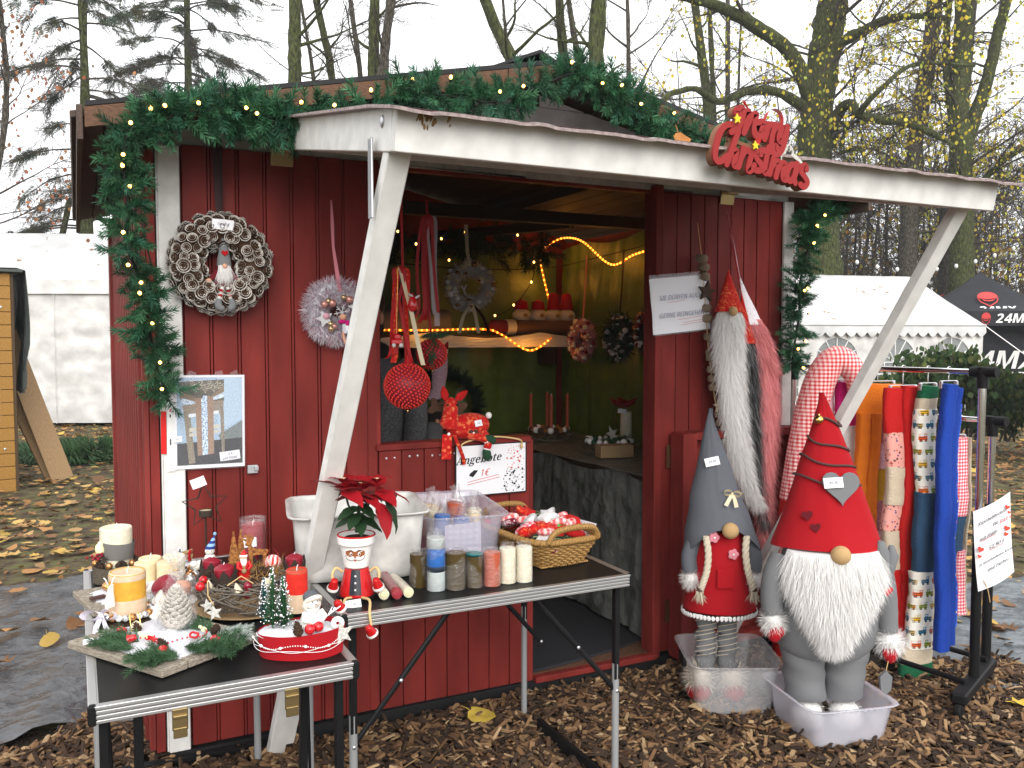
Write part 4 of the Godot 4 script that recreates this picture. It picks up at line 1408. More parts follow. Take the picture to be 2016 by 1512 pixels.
func background() -> void:
	# left: a long white tent with closed walls
	var a := thing("party_tent", "long white party tent with closed wrinkled side wall, left behind the hut", "tent", V(-.7, -.1, -14.2), -24)
	tent_roof(a, -4.5, 3.6, 5.2, 2.6, 3.72, "tentwhite")
	P(a, "side_wall", mb().slab(wrinkled(-4.4, 3.5, .06, 2.4, 0, .035, 3, 90, 30), .006), "tentwall")
	P(a, "back_wall", mb().slab(wrinkled(-4.4, 3.5, .06, 2.5, -5.1, .04, 9, 30, 10), .006), "tentwall")
	for x in [-4.45, 3.55]:
		P(a, "end_wall", mb().prism(V2([-5.1, .06, 0, .06, 0, 2.55, -2.55, 3.66, -5.1, 2.55]), -.004, .004, Transform3D(rot(0, -90, 0), V(x, 0, 0))), "tentwall")
	var v := wrinkled(-4.5, 3.6, 2.36, 2.61, .07, .01, 5, 60, 4)
	P(a, "valance", mb().slab(v, .006), "tentwall")
	for x in [-1.4, .12, 1.6]:
		P(a, "wall_seam", mb().box(V(x, 1.2, .05), V(.012, 2.3, .012), .003), "tentwall")
	tent_leaves(a, 22, -2.5, 3.2, 2.62, 3.7, 2.6, 31)
	# right: white marquee with arched windows
	var b := thing("marquee", "white marquee with arched windows and scalloped edge behind the clothes rack", "marquee", V(16.78, -.12, -8.6), -12)
	tent_roof(b, -6.0, 0, 4.4, 1.86, 3.02, "tentwhite", .03)
	scallop(b, -6.0, 0, 1.86, .07, .24, .24, "tentwhite")
	P(b, "eave_hem", mb().tube([V(-6, 1.86, .075), V(0, 1.86, .075)], .02, 8), "tentwhite")
	var wins := [-.78, -2.14, -3.5, -4.86]
	for i in 5:
		var x0: float = -6.0 if i == 4 else wins[i] - .52
		var xr: float = 0.0 if i == 0 else wins[i - 1] - .5
		if i < 4: x0 = wins[i] + .5
		if i == 4:
			xr = wins[3] - .5
		P(b, "wall_panel", mb().slab(wrinkled(x0, xr, .08, 1.84, 0, .02, i * 7.0, 10, 20), .005), "tentwall")
	for wx in wins:
		var top := PackedVector3Array()
		var bot := PackedVector3Array()
		for j in 17:
			var s := j / 16.0 * 2 - 1
			top.append(V(wx + s * .5, 1.84, 0))
			bot.append(V(wx + s * .5, 1.1 + .5 * sqrt(maxf(0, 1 - s * s)), 0))
		P(b, "arch_panel", mb().slab([top, bot], .005), "tentwall")
		P(b, "wall_panel", mb().slab(wrinkled(wx - .5, wx + .5, .08, .45, 0, .015, wx * 3, 10, 5), .005), "tentwall")
		var wn := P(b, "window_pane", mb().box(V(wx, 1.02, -.012), V(1.0, 1.16, .003)), "pane")
		for an in [30.0, 60.0, 90.0, 120.0, 150.0]:
			var p := V(wx + .5 * cos(deg_to_rad(an)), 1.1 + .5 * sin(deg_to_rad(an)), -.004)
			P(wn, "window_bar", mb().tube([V(wx, 1.1, -.004), p], .011, 6), "inkwhite")
		for y in [.62, .86, 1.1]: P(wn, "window_bar", mb().tube([V(wx - .5, y, -.004), V(wx + .5, y, -.004)], .011, 6), "inkwhite")
		for x in [-.25, 0.0, .25]: P(wn, "window_bar", mb().tube([V(wx + x, .45, -.003), V(wx + x, 1.1, -.003)], .011, 6), "inkwhite")
	P(b, "back_wall", mb().slab(wrinkled(-6, 0, .08, 1.86, -4.4, .02, 2, 30, 8), .005), "tentwall")
	for x in [-6.0, 0.0]:
		P(b, "end_wall", mb().prism(V2([-4.4, .08, 0, .08, 0, 1.84, -2.2, 2.99, -4.4, 1.84]), -.004, .004, Transform3D(rot(0, -90, 0), V(x, 0, 0))), "tentwall")
	P(b, "guy_rope", mb().tube([V(.02, 1.84, .05), V(1.5, .1, 1.6)], .01, 5), "inkwhite")
	tent_leaves(b, 46, -5.6, -.2, 1.88, 3.0, 2.2, 32)
	for q in [[-1.5, 0], [-3.4, 1], [-5.2, 2]]:
		var bx := thing("wooden_stall", ["brown plank stall inside the marquee behind its right window", "brown plank stall inside the marquee behind its middle window", "brown plank stall inside the marquee behind its left window"][q[1]], "stall", b.transform * V(q[0], .1, -2.6), -12)
		for i in 7: P(bx, "plank", mb().box(V(0, .1 + i * .19, 0), V(1.5, .18, .04), .006), "woodbeige")
		for x in [-.74, .74]: P(bx, "post", mb().box(V(x, .7, .05), V(.08, 1.4, .08), .006), "sheddark")
	# black canopy with red helmets
	var k := thing("black_canopy", "black pop up canopy with red helmet emblems and white lettering", "canopy", V(18.75, -.12, -10.1), -45)
	for s in 4:
		var bs := rot(0, s * 90, 0)
		var rows := []
		for i in 13:
			var f := i / 12.0
			var row := PackedVector3Array()
			for j in 17:
				row.append(bs * V((j / 8.0 - 1) * 1.5 * (1 - f), 2.18 + .95 * f - .10 * sin(PI * f), 1.5 * (1 - f)))
			rows.append(row)
		P(k, "roof_panel", mb().slab(rows, .004), "tentblack")
		P(k, "valance", mb().slab(wrinkled(-1.5, 1.5, 1.86, 2.18, 1.505, .012, s * 5.0, 30, 5), .004) if s == 0 else mb().put(mb().slab(wrinkled(-1.5, 1.5, 1.86, 2.18, 1.505, .012, s * 5.0, 30, 5), .004), Transform3D(bs, Vector3.ZERO)), "tentblack")
		P(k, "pole", mb().tube([bs * V(1.46, -.1, 1.46), bs * V(1.46, 2.15, 1.46)], .025, 8), "zinc")
		var pb := bs * rot(-57.5, 0, 0)
		helmet(k, bs * V(0, 2.475, 1.0), pb, .62)
		text(k, "lettering", "24MX", .2, "inkwhite", bs * V(.15, 2.235, 1.37), pb, "Droid Sans", .004, 700)
		helmet(k, bs * V(-.12, 2.02, 1.535), bs, .27)
		text(k, "lettering", "24MX", .2, "inkwhite", bs * V(.45, 2.02, 1.535), bs * Basis(V(1, 0, 0), V(.2, 1, 0), V(0, 0, 1)), "Droid Sans", .004, 700)
	var wl := P(k, "side_sheet", mb().put(mb().slab(wrinkled(-1.45, 1.45, 0, 1.86, .9, .03, 44, 30, 20), .004), Transform3D(rot(0, 0, 0), V(0, 0, 0))), "tentblack")
	helmet(wl, V(-.85, 1.05, .95), Basis.IDENTITY, .75)
	text(wl, "lettering", "24MX", .4, "inkwhite", V(.3, 1.1, .955), Basis(V(1, 0, 0), V(.2, 1, 0), V(0, 0, 1)), "Droid Sans", .004, 700)
	P(wl, "lettering_rule", mb().box(V(.3, .82, .955), V(1.3, .03, .004)), "inkwhite")
	# white tent cut by the right edge
	var w := thing("party_tent", "white tent corner cut by the right edge of the view", "tent", V(10.72, -.1, -3.52), -62)
	P(w, "side_wall", mb().slab(wrinkled(0, 3, .05, 2.05, 0, .04, 71, 30, 20), .006), "tentwall")
	P(w, "end_wall", mb().put(mb().slab(wrinkled(0, 3, .05, 2.05, 0, .04, 75, 30, 20), .006), Transform3D(rot(0, 90, 0), Vector3.ZERO)), "tentwall")
	var wr := []
	for f in [0.0, .33, .66, 1.0]: wr.append(PackedVector3Array([V(lerpf(-.06, 1.5, f), 2.03 + .95 * f, lerpf(.06, -1.5, f)), V(lerpf(3.06, 1.5, f), 2.03 + .95 * f, lerpf(.06, -1.5, f))]))
	P(w, "roof_panel", mb().slab(wr, .006), "tentwhite")
	var wr2 := []
	for f in [0.0, .33, .66, 1.0]: wr2.append(PackedVector3Array([V(lerpf(-.06, 1.5, f), 2.03 + .95 * f, lerpf(.06, -1.5, f)), V(lerpf(-.06, 1.5, f), 2.03 + .95 * f, lerpf(-3.06, -1.5, f))]))
	P(w, "roof_panel", mb().slab(wr2, .006), "tentwhite")
	# wooden shed at the left edge, a tarpaulin over its side
	var s := thing("wooden_shed", "yellow wooden shed with a grey tarpaulin over its side, at the left edge", "shed", V(-.86, -.1, -6.9), 8)
	for i in 17: P(s, "plank", mb().box(V(-.75, .07 + i * .132, 0), V(1.5, .128, .03), .006), "shedwood")
	for i in 17: P(s, "plank", mb().box(V(.02, .07 + i * .132, -.85), V(.025, .128, 1.6), .006), "sheddark")
	P(s, "corner_post", mb().box(V(.0, 1.12, -.02), V(.06, 2.24, .05), .006), "sheddark")
	P(s, "back_wall", mb().box(V(-.75, 1.12, -1.66), V(1.5, 2.24, .03)), "sheddark")
	for y in [.45, 1.9]: P(s, "screw", mb().ball(V(-.09, y, .016), V(.014, .014, .005), 8, 5), "zinc")
	P(s, "roof_board", mb().box(V(-.7, 2.27, -.82), V(1.62, .03, 1.8), .005), "shedtarp")
	var tr := []
	for i in 23:
		var f := i / 22.0
		var row := PackedVector3Array()
		for j in 31:
			var z: float = .06 - 1.5 * j / 30.0
			var fold := .035 * sin(z * 16 + nz.get_noise_2d(z * 9, f * 4) * 3) * smoothstep(.25, 1, f)
			if f < .25: row.append(V(-.35 + .5 * f / .25 * .9, 2.30 + .01 * nz.get_noise_2d(z * 20, f * 30), z))
			else: row.append(V(.1 + fold + .05 * sin(f * 3), 2.30 - 1.25 * (f - .25) / .75 + .05 * sin(z * 5), z))
		tr.append(row)
	P(s, "tarpaulin", mb().slab(tr, .006), "shedtarp")
	for q in [["longer pale plank leaning against the shed, in front", V(-.56, -.09, -7.55), 1.75, -13.0], ["shorter darker plank leaning behind the longer one", V(-.62, -.09, -7.7), 1.6, -17.0]]:
		solo("leaning_plank", q[0], "plank", mb().box(V(0, q[2] / 2, 0), V(.24, q[2], .035), .004), "plankwood", q[1] + V(.12, 0, .1), rot(-14, 25, -q[3]), "planks leaning on the shed")
	# a heap of cut fir boughs, and a hose behind it
	var fb := thing("fir_bough_heap", "low heap of cut green fir boughs on the ground behind the hut corner", "fir boughs", V(-.1, -.08, -9.4))
	var xs := []
	var cc := []
	for i in 260:
		var az := rng.randf() * TAU
		var r := sqrt(rng.randf()) * .75
		xs.append(Transform3D(aim(V(cos(az), rng.randf_range(-.15, .22), sin(az)), rng.randf_range(.3, .5), rng.randf() * .8), V(cos(az) * r * 1.1, .03 + .13 * (1 - r) * rng.randf(), sin(az) * r * .6)))
		cc.append(C(.05, .105, .04) * rng.randf_range(.6, 1.3))
	many(fb, "boughs", spray_mesh(), "needle", xs, cc)
	solo("black_hose", "black hose lying on the ground behind the fir boughs", "hose", mb().tube(smooth([V(-1.0, -.05, -10.3), V(-.4, -.05, -10.6), V(.2, -.06, -10.4), V(.9, -.05, -10.7)], 5), .025, 8), "blackplastic")
	# evergreen hedge in front of the marquee
	var hg := thing("laurel_bush", "glossy green laurel bush growing before the marquee behind the rack", "bush", V(12.1, -.12, -5.75), -26)
	var hs := []
	var st := mb()
	for i in 46:
		var x := rng.randf_range(-1.35, 1.35)
		var hgt := 1.05 + .55 * nz.get_noise_1d(x * 8) + .25 * rng.randf() - .3 * absf(x) - .1 * rng.randf()
		var p0 := V(x * .7, 0, rng.randf_range(-.4, .4))
		var p1 := V(x + rng.randfn(0, .14), hgt + .15, rng.randf_range(-.6, .6))
		st.tube([p0, p0.lerp(p1, .5) + V(.04, .06, 0), p1], [.018, .012, .005], 5, false)
		for c in 38:
			hs.append([p0.lerp(p1, sqrt(rng.randf_range(.03, 1))), V(rng.randf_range(-1, 1), rng.randf_range(-.2, 1), rng.randf_range(-1, 1)), .16])
	P(hg, "stems", st, "twig")
	put_leaves(hg, hs, 6200, .055, .10, [C(.035, .075, .02), C(.05, .1, .03), C(.028, .055, .018), C(.075, .12, .035), C(.1, .12, .03)], rng)
	# a string of festoon bulbs between the far trees
	var fs := thing("festoon_lights", "string of small white bulbs hung between the trees above the tents", "string lights")
	var pts := []
	for i in 41:
		var f := i / 40.0
		pts.append(V(lerpf(15.5, 23.2, f), 4.1 - .9 * sin(PI * f) + .2 * f, lerpf(-13.2, -11.4, f)))
	P(fs, "cable", mb().tube(pts, .008, 4), "cable")
	for i in range(2, 40, 3): P(fs, "bulb", mb().ball(pts[i] - V(0, .07, 0), V(.045, .06, .045), 8, 6), "inkwhite")

func tent_leaves(t: Node3D, n: int, x0: float, x1: float, eave: float, ridge: float, half: float, sd: int) -> void:
	# dead leaves lying on a tent roof, singly
	var g := RandomNumberGenerator.new()
	g.seed = sd
	var slope := atan2(ridge - eave, half)
	var lm := leaf_mesh(0).commit()
	var lm2 := leaf_mesh(1).commit()
	mk("rooflea", C(.28, .17, .07), .8)
	for i in n:
		var f := pow(g.randf(), 1.3) * .93
		var s := g.randf_range(.035, .065)
		P(t, "dead_leaf", lm if i % 2 else lm2, "rooflea", V(g.randf_range(x0, x1), lerpf(eave, ridge, f) - .02, -half * f + .03), Basis(V(1, 0, 0), slope) * Basis.from_euler(V(0, g.randf() * TAU, 0)).scaled(V(s, s, s)))

func helmet(t: Node3D, at: Vector3, b: Basis, h: float) -> void:
	# round shell above, a pointed chin below, eye slits left open
	var sh := PackedVector2Array()
	for i in 15:
		var a := PI * i / 14.0
		sh.append(Vector2(cos(a) * .33, .12 + sin(a) * .36))
	sh.append_array(V2([-.3, .02, -.05, -.04, .05, -.04, .3, .02]))
	var e := P(t, "emblem", mb().prism(sh, 0, .004, Transform3D(Basis.from_scale(V(h, h, 1)), Vector3.ZERO)), "logored", at, b)
	P(e, "emblem_chin", mb().prism(V2([-.36, .1, -.31, .0, -.24, -.22, 0, -.5, .24, -.22, .31, .0, .36, .1, .27, -.26, 0, -.58, -.27, -.26]), 0, .004, Transform3D(Basis.from_scale(V(h, h, 1)), Vector3.ZERO)), "logored")
	P(e, "emblem_visor", mb().prism(V2([-.22, -.05, -.04, -.12, .0, -.1, .04, -.12, .22, -.05, .14, -.17, 0, -.2, -.14, -.17]), 0, .004, Transform3D(Basis.from_scale(V(h, h, 1)), Vector3.ZERO)), "logored")

# ---------------------------------------------------------------- fur, tips and other small makers
var strand: ArrayMesh

func fur(parent: Node, called: String, mat: String, n: int, len: float, wid: float, fn: Callable, sd := 1) -> MultiMeshInstance3D:
	# fn(random) gives [root, direction]; hairs bend towards the ground as they lengthen
	if strand == null:
		strand = mb().grid([PackedVector3Array([V(-.5, 0, 0), V(.5, 0, 0)]), PackedVector3Array([V(-.42, .35, .03), V(.42, .35, .03)]), PackedVector3Array([V(-.28, .7, .1), V(.28, .7, .1)]), PackedVector3Array([V(-.02, 1, .22), V(.02, 1, .22)])]).commit()
	var g := RandomNumberGenerator.new()
	g.seed = sd * 31 + n
	var xs := []
	for i in n:
		var q = fn.call(g)
		var y: Vector3 = (q[1] + V(g.randfn(0, .16), g.randfn(0, .12), g.randfn(0, .16))).normalized()
		var l := len * g.randf_range(.65, 1.15)
		var z := (V(g.randfn(0, .5), -1, g.randfn(0, .5)) - y * y.dot(V(0, -1, 0))).normalized()
		z = (z - y * z.dot(y)).normalized()
		var x := y.cross(z)
		xs.append(Transform3D(Basis(x * wid * g.randf_range(.6, 1.3), y * l, z * l), q[0]))
	return many(parent, called, strand, mat, xs)

func fur_loft(g: RandomNumberGenerator, rings: Array, down := 1.0) -> Array:
	# a root on a loft of [centre, rx, rz], hair laid mostly along its length
	var f := g.randf() * (rings.size() - 1.001)
	var i := int(f)
	var t := f - i
	var c: Vector3 = rings[i][0].lerp(rings[i + 1][0], t)
	var rx := lerpf(rings[i][1], rings[i + 1][1], t)
	var rz := lerpf(rings[i][2], rings[i + 1][2], t)
	var an := g.randf() * TAU
	var o := V(cos(an) * rx, 0, sin(an) * rz)
	var d: Vector3 = (rings[i + 1][0] - rings[i][0]).normalized() * down + V(cos(an), .1, sin(an)) * .38
	return [c + o, d]

func fir_tip(sd: int, n := 56, nl := .034, w := .0034) -> ArrayMesh:
	# a springy artificial fir tip, .1 long along +y
	var g := RandomNumberGenerator.new()
	g.seed = sd
	var m := mb()
	m.tube([V(0, 0, 0), V(0, .05, .004), V(0, .1, .014)], [.0022, .002, .001], 4, false)
	for i in n:
		var f := float(i) / n
		var y := .008 + .094 * f
		var an := i * 2.4 + g.randf() * .6
		var d := V(cos(an), lerpf(.5, 1.5, f), sin(an)).normalized()
		var s := d.cross(V(g.randf_range(-1, 1), .2, g.randf_range(-1, 1))).normalized() * w * .5
		var a := V(0, y, .014 * f * f)
		var L := nl * g.randf_range(.75, 1.15)
		m.grid([PackedVector3Array([a - s, a + s]), PackedVector3Array([a + d * L * .6 - s, a + d * L * .6 + s]), PackedVector3Array([a + d * L - s * .3, a + d * L + s * .3])])
	return m.commit()

func garland_run(t: Node3D, path: Array, per_m: float, rad: float, bulbs: int, gr: RandomNumberGenerator) -> void:
	var p := smooth(path, 6)
	var xs := [[], []]
	var cc := [[], []]
	var L := 0.0
	for i in p.size() - 1: L += p[i].distance_to(p[i + 1])
	P(t, "garland_wire", mb().tube(p, .006, 6), "cable")
	var n := int(L * per_m)
	for i in n:
		var f := gr.randf() * (p.size() - 1.001)
		var k := int(f)
		var c: Vector3 = p[k].lerp(p[k + 1], f - k)
		var ax: Vector3 = (p[k + 1] - p[k]).normalized()
		var out := V(gr.randfn(0, 1), gr.randfn(0, 1), gr.randfn(0, 1))
		out = (out - ax * out.dot(ax)).normalized() + ax * gr.randf_range(-.9, .9)
		var clump := 1.0 + .45 * nz.get_noise_1d(f * 21.0)
		var s := rad / .1 * gr.randf_range(.65, 1.1) * clump
		var w := 1 if gr.randf() < .4 else 0
		xs[w].append(Transform3D(aim(out, s, gr.randf() * TAU), c + out.normalized() * rad * .12))
		cc[w].append([C(.016, .075, .03), C(.024, .1, .043), C(.045, .14, .065), C(.012, .052, .024), C(.03, .115, .065)][gr.randi() % 5] * gr.randf_range(.75, 1.25))
	for w in 2: many(t, "fir_tips", fir_tip(60 + w), "needle", xs[w], cc[w])
	var bm := mb().ball(Vector3.ZERO, V(.0062, .0085, .0062), 8, 6).commit()
	var sk := mb().tube([V(0, -.02, 0), V(0, -.006, 0)], .0045, 6).commit()
	for i in bulbs:
		var f := (i + gr.randf_range(.2, .8)) / bulbs * (p.size() - 1.001)
		var k := int(f)
		var c: Vector3 = p[k].lerp(p[k + 1], f - k)
		var d := V(gr.randf_range(-.5, .1), gr.randf_range(-.6, .8), 1.1).normalized()
		var b := P(t, "bulb", bm, "bulb", c + d * rad * gr.randf_range(.75, 1.0), aim(d, 1, 0))
		P(b, "socket", sk, "cable")

func garland() -> void:
	var gr := RandomNumberGenerator.new()
	gr.seed = 12
	var g := thing("fir_garland", "artificial fir garland with warm bulbs over the roof edge and down the left corner", "garland")
	garland_run(g, [V(.014, 1.27, .07), V(-.03, 1.435, .12), V(-.055, 1.54, .2), V(-.075, 1.672, .25), V(-.12, 1.8, .3), V(-.115, 1.924, .34), V(-.125, 2.04, .35), V(-.11, 2.14, .36), V(-.03, 2.19, .34)], 330, .075, 12, gr)
	garland_run(g, [V(-0.030, 2.192, .34), V(0.094, 2.228, .34), V(0.206, 2.254, .34), V(0.282, 2.239, .34), V(0.375, 2.244, .34), V(0.500, 2.265, .34), V(0.646, 2.301, .34), V(0.823, 2.379, .34), V(1.000, 2.390, .34), V(1.156, 2.390, .34), V(1.333, 2.457, .34), V(1.510, 2.541, .34), V(1.624, 2.515, .34), V(1.739, 2.478, .34), V(1.843, 2.437, .34), V(2.009, 2.379, .34), V(2.238, 2.333, .34), V(2.405, 2.301, .34)], 310, .088, 18, gr)
	var g2 := thing("fir_garland", "artificial fir garland with warm bulbs hanging down the right corner of the hut", "garland")
	garland_run(g2, [V(3.27, 2.19, .12), V(3.12, 2.15, .14), V(3.0, 2.08, .14), V(3.0, 1.98, .14), V(2.95, 1.76, .13), V(2.96, 1.6, .12), V(2.93, 1.45, .12), V(2.92, 1.33, .12)], 320, .078, 12, gr)
	P(g, "cable", mb().tube(smooth([V(-.05, 2.05, .05), V(-.06, 1.9, .08), V(-.02, 1.7, .06), V(.0, 1.55, .04), V(.03, 1.36, .04)], 4), .003, 5), "cable")

func cone_rose() -> ArrayMesh:
	# a larch cone seen from above: three rings of curled scales, whitened at the rims
	var a := mb()
	var b := mb()
	for ring in 3:
		var n: int = [8, 6, 4][ring]
		var r: float = [.0165, .011, .006][ring]
		var y: float = [.004, .009, .013][ring]
		for i in n:
			var an := TAU * (i + ring * .5) / n
			var d := V(cos(an), 0, sin(an))
			var s := V(-sin(an), 0, cos(an)) * r * .62
			var r0 := PackedVector3Array([d * r * .3 - s * .5 + V(0, y - .004, 0), d * r * .3 + V(0, y - .003, 0), d * r * .3 + s * .5 + V(0, y - .004, 0)])
			var r1 := PackedVector3Array([d * r * .9 - s + V(0, y + .002, 0), d * r + V(0, y, 0), d * r * .9 + s + V(0, y + .002, 0)])
			var r2 := PackedVector3Array([d * r * 1.1 - s * .85 + V(0, y + .004, 0), d * r * 1.26 + V(0, y + .0035, 0), d * r * 1.1 + s * .85 + V(0, y + .004, 0)])
			a.grid([r0, r1])
			b.grid([r1, r2])
	a.ball(V(0, 0, 0), V(.013, .009, .013), 8, 5)
	var m := a.commit()
	m.surface_set_material(0, M.cone)
	var arr := b.commit().surface_get_arrays(0)
	m.add_surface_from_arrays(Mesh.PRIMITIVE_TRIANGLES, arr)
	m.surface_set_material(1, M.conetip)
	return m

func poster_image() -> void:
	var w := 240
	var h := 330
	var im := Image.create(w, h, false, Image.FORMAT_RGB8)
	var n := FastNoiseLite.new()
	n.seed = 4
	n.frequency = .03
	var poly := func(p: Array, c: Color, tex := .06):
		var q := V2(p)
		var lo := q[0]
		var hi := q[0]
		for v in q:
			lo = lo.min(v)
			hi = hi.max(v)
		for y in range(maxi(0, int(lo.y)), mini(h, int(hi.y) + 1)):
			for x in range(maxi(0, int(lo.x)), mini(w, int(hi.x) + 1)):
				if Geometry2D.is_point_in_polygon(Vector2(x + .5, y + .5), q):
					var k := 1.0 + tex * (n.get_noise_2d(x * 4, y * 4) * 2)
					im.set_pixel(x, y, Color(c.r * k, c.g * k, c.b * k))
	poly.call([0, 0, 240, 0, 240, 330, 0, 330], Color(.60, .69, .78), .1)
	poly.call([150, 0, 240, 0, 240, 160, 150, 210], Color(.66, .75, .83), .06)
	poly.call([150, 220, 240, 165, 240, 240, 160, 245], Color(.42, .46, .46), .15)
	poly.call([0, 248, 120, 240, 240, 232, 240, 330, 0, 330], Color(.15, .15, .17), .25)
	poly.call([5, 16, 172, 8, 172, 90, 60, 92, 12, 80], Color(.31, .28, .24), .2)
	for i in 260:
		var cx := 48 + (i * 37) % 122
		var cy := 16 + (i * 53) % 34 + int(8 * sin(cx * .2))
		im.fill_rect(Rect2i(cx, cy, 2 + i % 2, 2), Color(.86, .83, .74) if i % 3 else Color(.6, .55, .45))
	poly.call([10, 50, 70, 75, 70, 100, 14, 84], Color(.49, .41, .32))
	poly.call([16, 76, 66, 90, 66, 106, 18, 96], Color(.76, .82, .9), .25)
	poly.call([172, 34, 128, 66, 128, 84, 172, 66], Color(.49, .41, .32))
	poly.call([172, 56, 130, 76, 130, 88, 172, 76], Color(.74, .81, .9), .25)
	poly.call([20, 105, 170, 86, 170, 104, 24, 126], Color(.53, .47, .4), .15)
	poly.call([24, 126, 46, 122, 66, 322, 42, 326], Color(.5, .46, .39), .2)
	poly.call([156, 104, 170, 104, 174, 316, 164, 318], Color(.5, .46, .4), .2)
	for q in [[128, 112], [150, 118], [190, 205], [210, 222]]:
		poly.call([44, q[0], 156, q[0] - 12, 156, q[1] - 12, 44, q[1]], Color(.74, .73, .68) if q[0] > 180 else Color(.52, .48, .43))
	poly.call([42, 137, 152, 126, 152, 138, 42, 150], Color(.86, .88, .92))
	poly.call([66, 78, 92, 76, 108, 68, 132, 74, 134, 290, 74, 296], Color(.57, .46, .38), .12)
	poly.call([88, 84, 96, 68, 110, 70, 112, 292, 92, 294], Color(.68, .76, .88), .35)
	T["poster"] = ImageTexture.create_from_image(im)
	mk("posterprint", C(1, 1, 1), .35, {"tex": "poster"})

func beard_gnome(called_label: String, hat: Array, hatmat: String, rings: Array, furmat: String, n: int, z: float, nose: bool, cord: Array, second := "") -> void:
	# hat: apex, left and right corner in the wall plane
	var apex: Vector3 = hat[0]
	var o := V(apex.x, apex.y, z)
	var t := thing("beard_gnome", called_label, "gnome decoration", o, 0, "long bearded gnomes hanging on the wall")
	var l: Vector3 = hat[1]
	var r: Vector3 = hat[2]
	var rg := []
	for i in 7:
		var f := i / 6.0
		var c := apex.lerp((l + r) * .5, f) - V(apex.x, apex.y, 0)
		var w := absf(r.x - l.x) * .5 * (f * .92 + .02)
		rg.append([V(c.x, c.y, 0), w, w * .42 + .002])
	P(t, "hat", mb().loft(rg, 18).wobble(nz, .008), hatmat)
	var bl := []
	for q in rings: bl.append([V(q[0] - apex.x, q[1] - apex.y, -.005), q[2] * .42, minf(q[2] * .26, .03)])
	var bd := P(t, "beard", mb().loft(bl, 14), furmat)
	fur(bd, "hair", furmat, n, .08, .0018, func(g): return fur_loft(g, bl, 1.0), n)
	if second: fur(bd, "hair", second, int(n * .6), .07, .0018, func(g): return fur_loft(g, bl, .9), n + 5)
	if nose: P(t, "nose", mb().ball(V((l.x + r.x) * .5 - apex.x - .024, (l.y + r.y) * .5 - apex.y + .002, .05), V(.023, .023, .02), 14, 10), "felt_beige")
	for q in cord: P(t, "hanging_cord", mb().tube([V(0, -.01, 0), V(q[0] - apex.x, q[1] - apex.y, -.03)], .0022, 5), q[2])

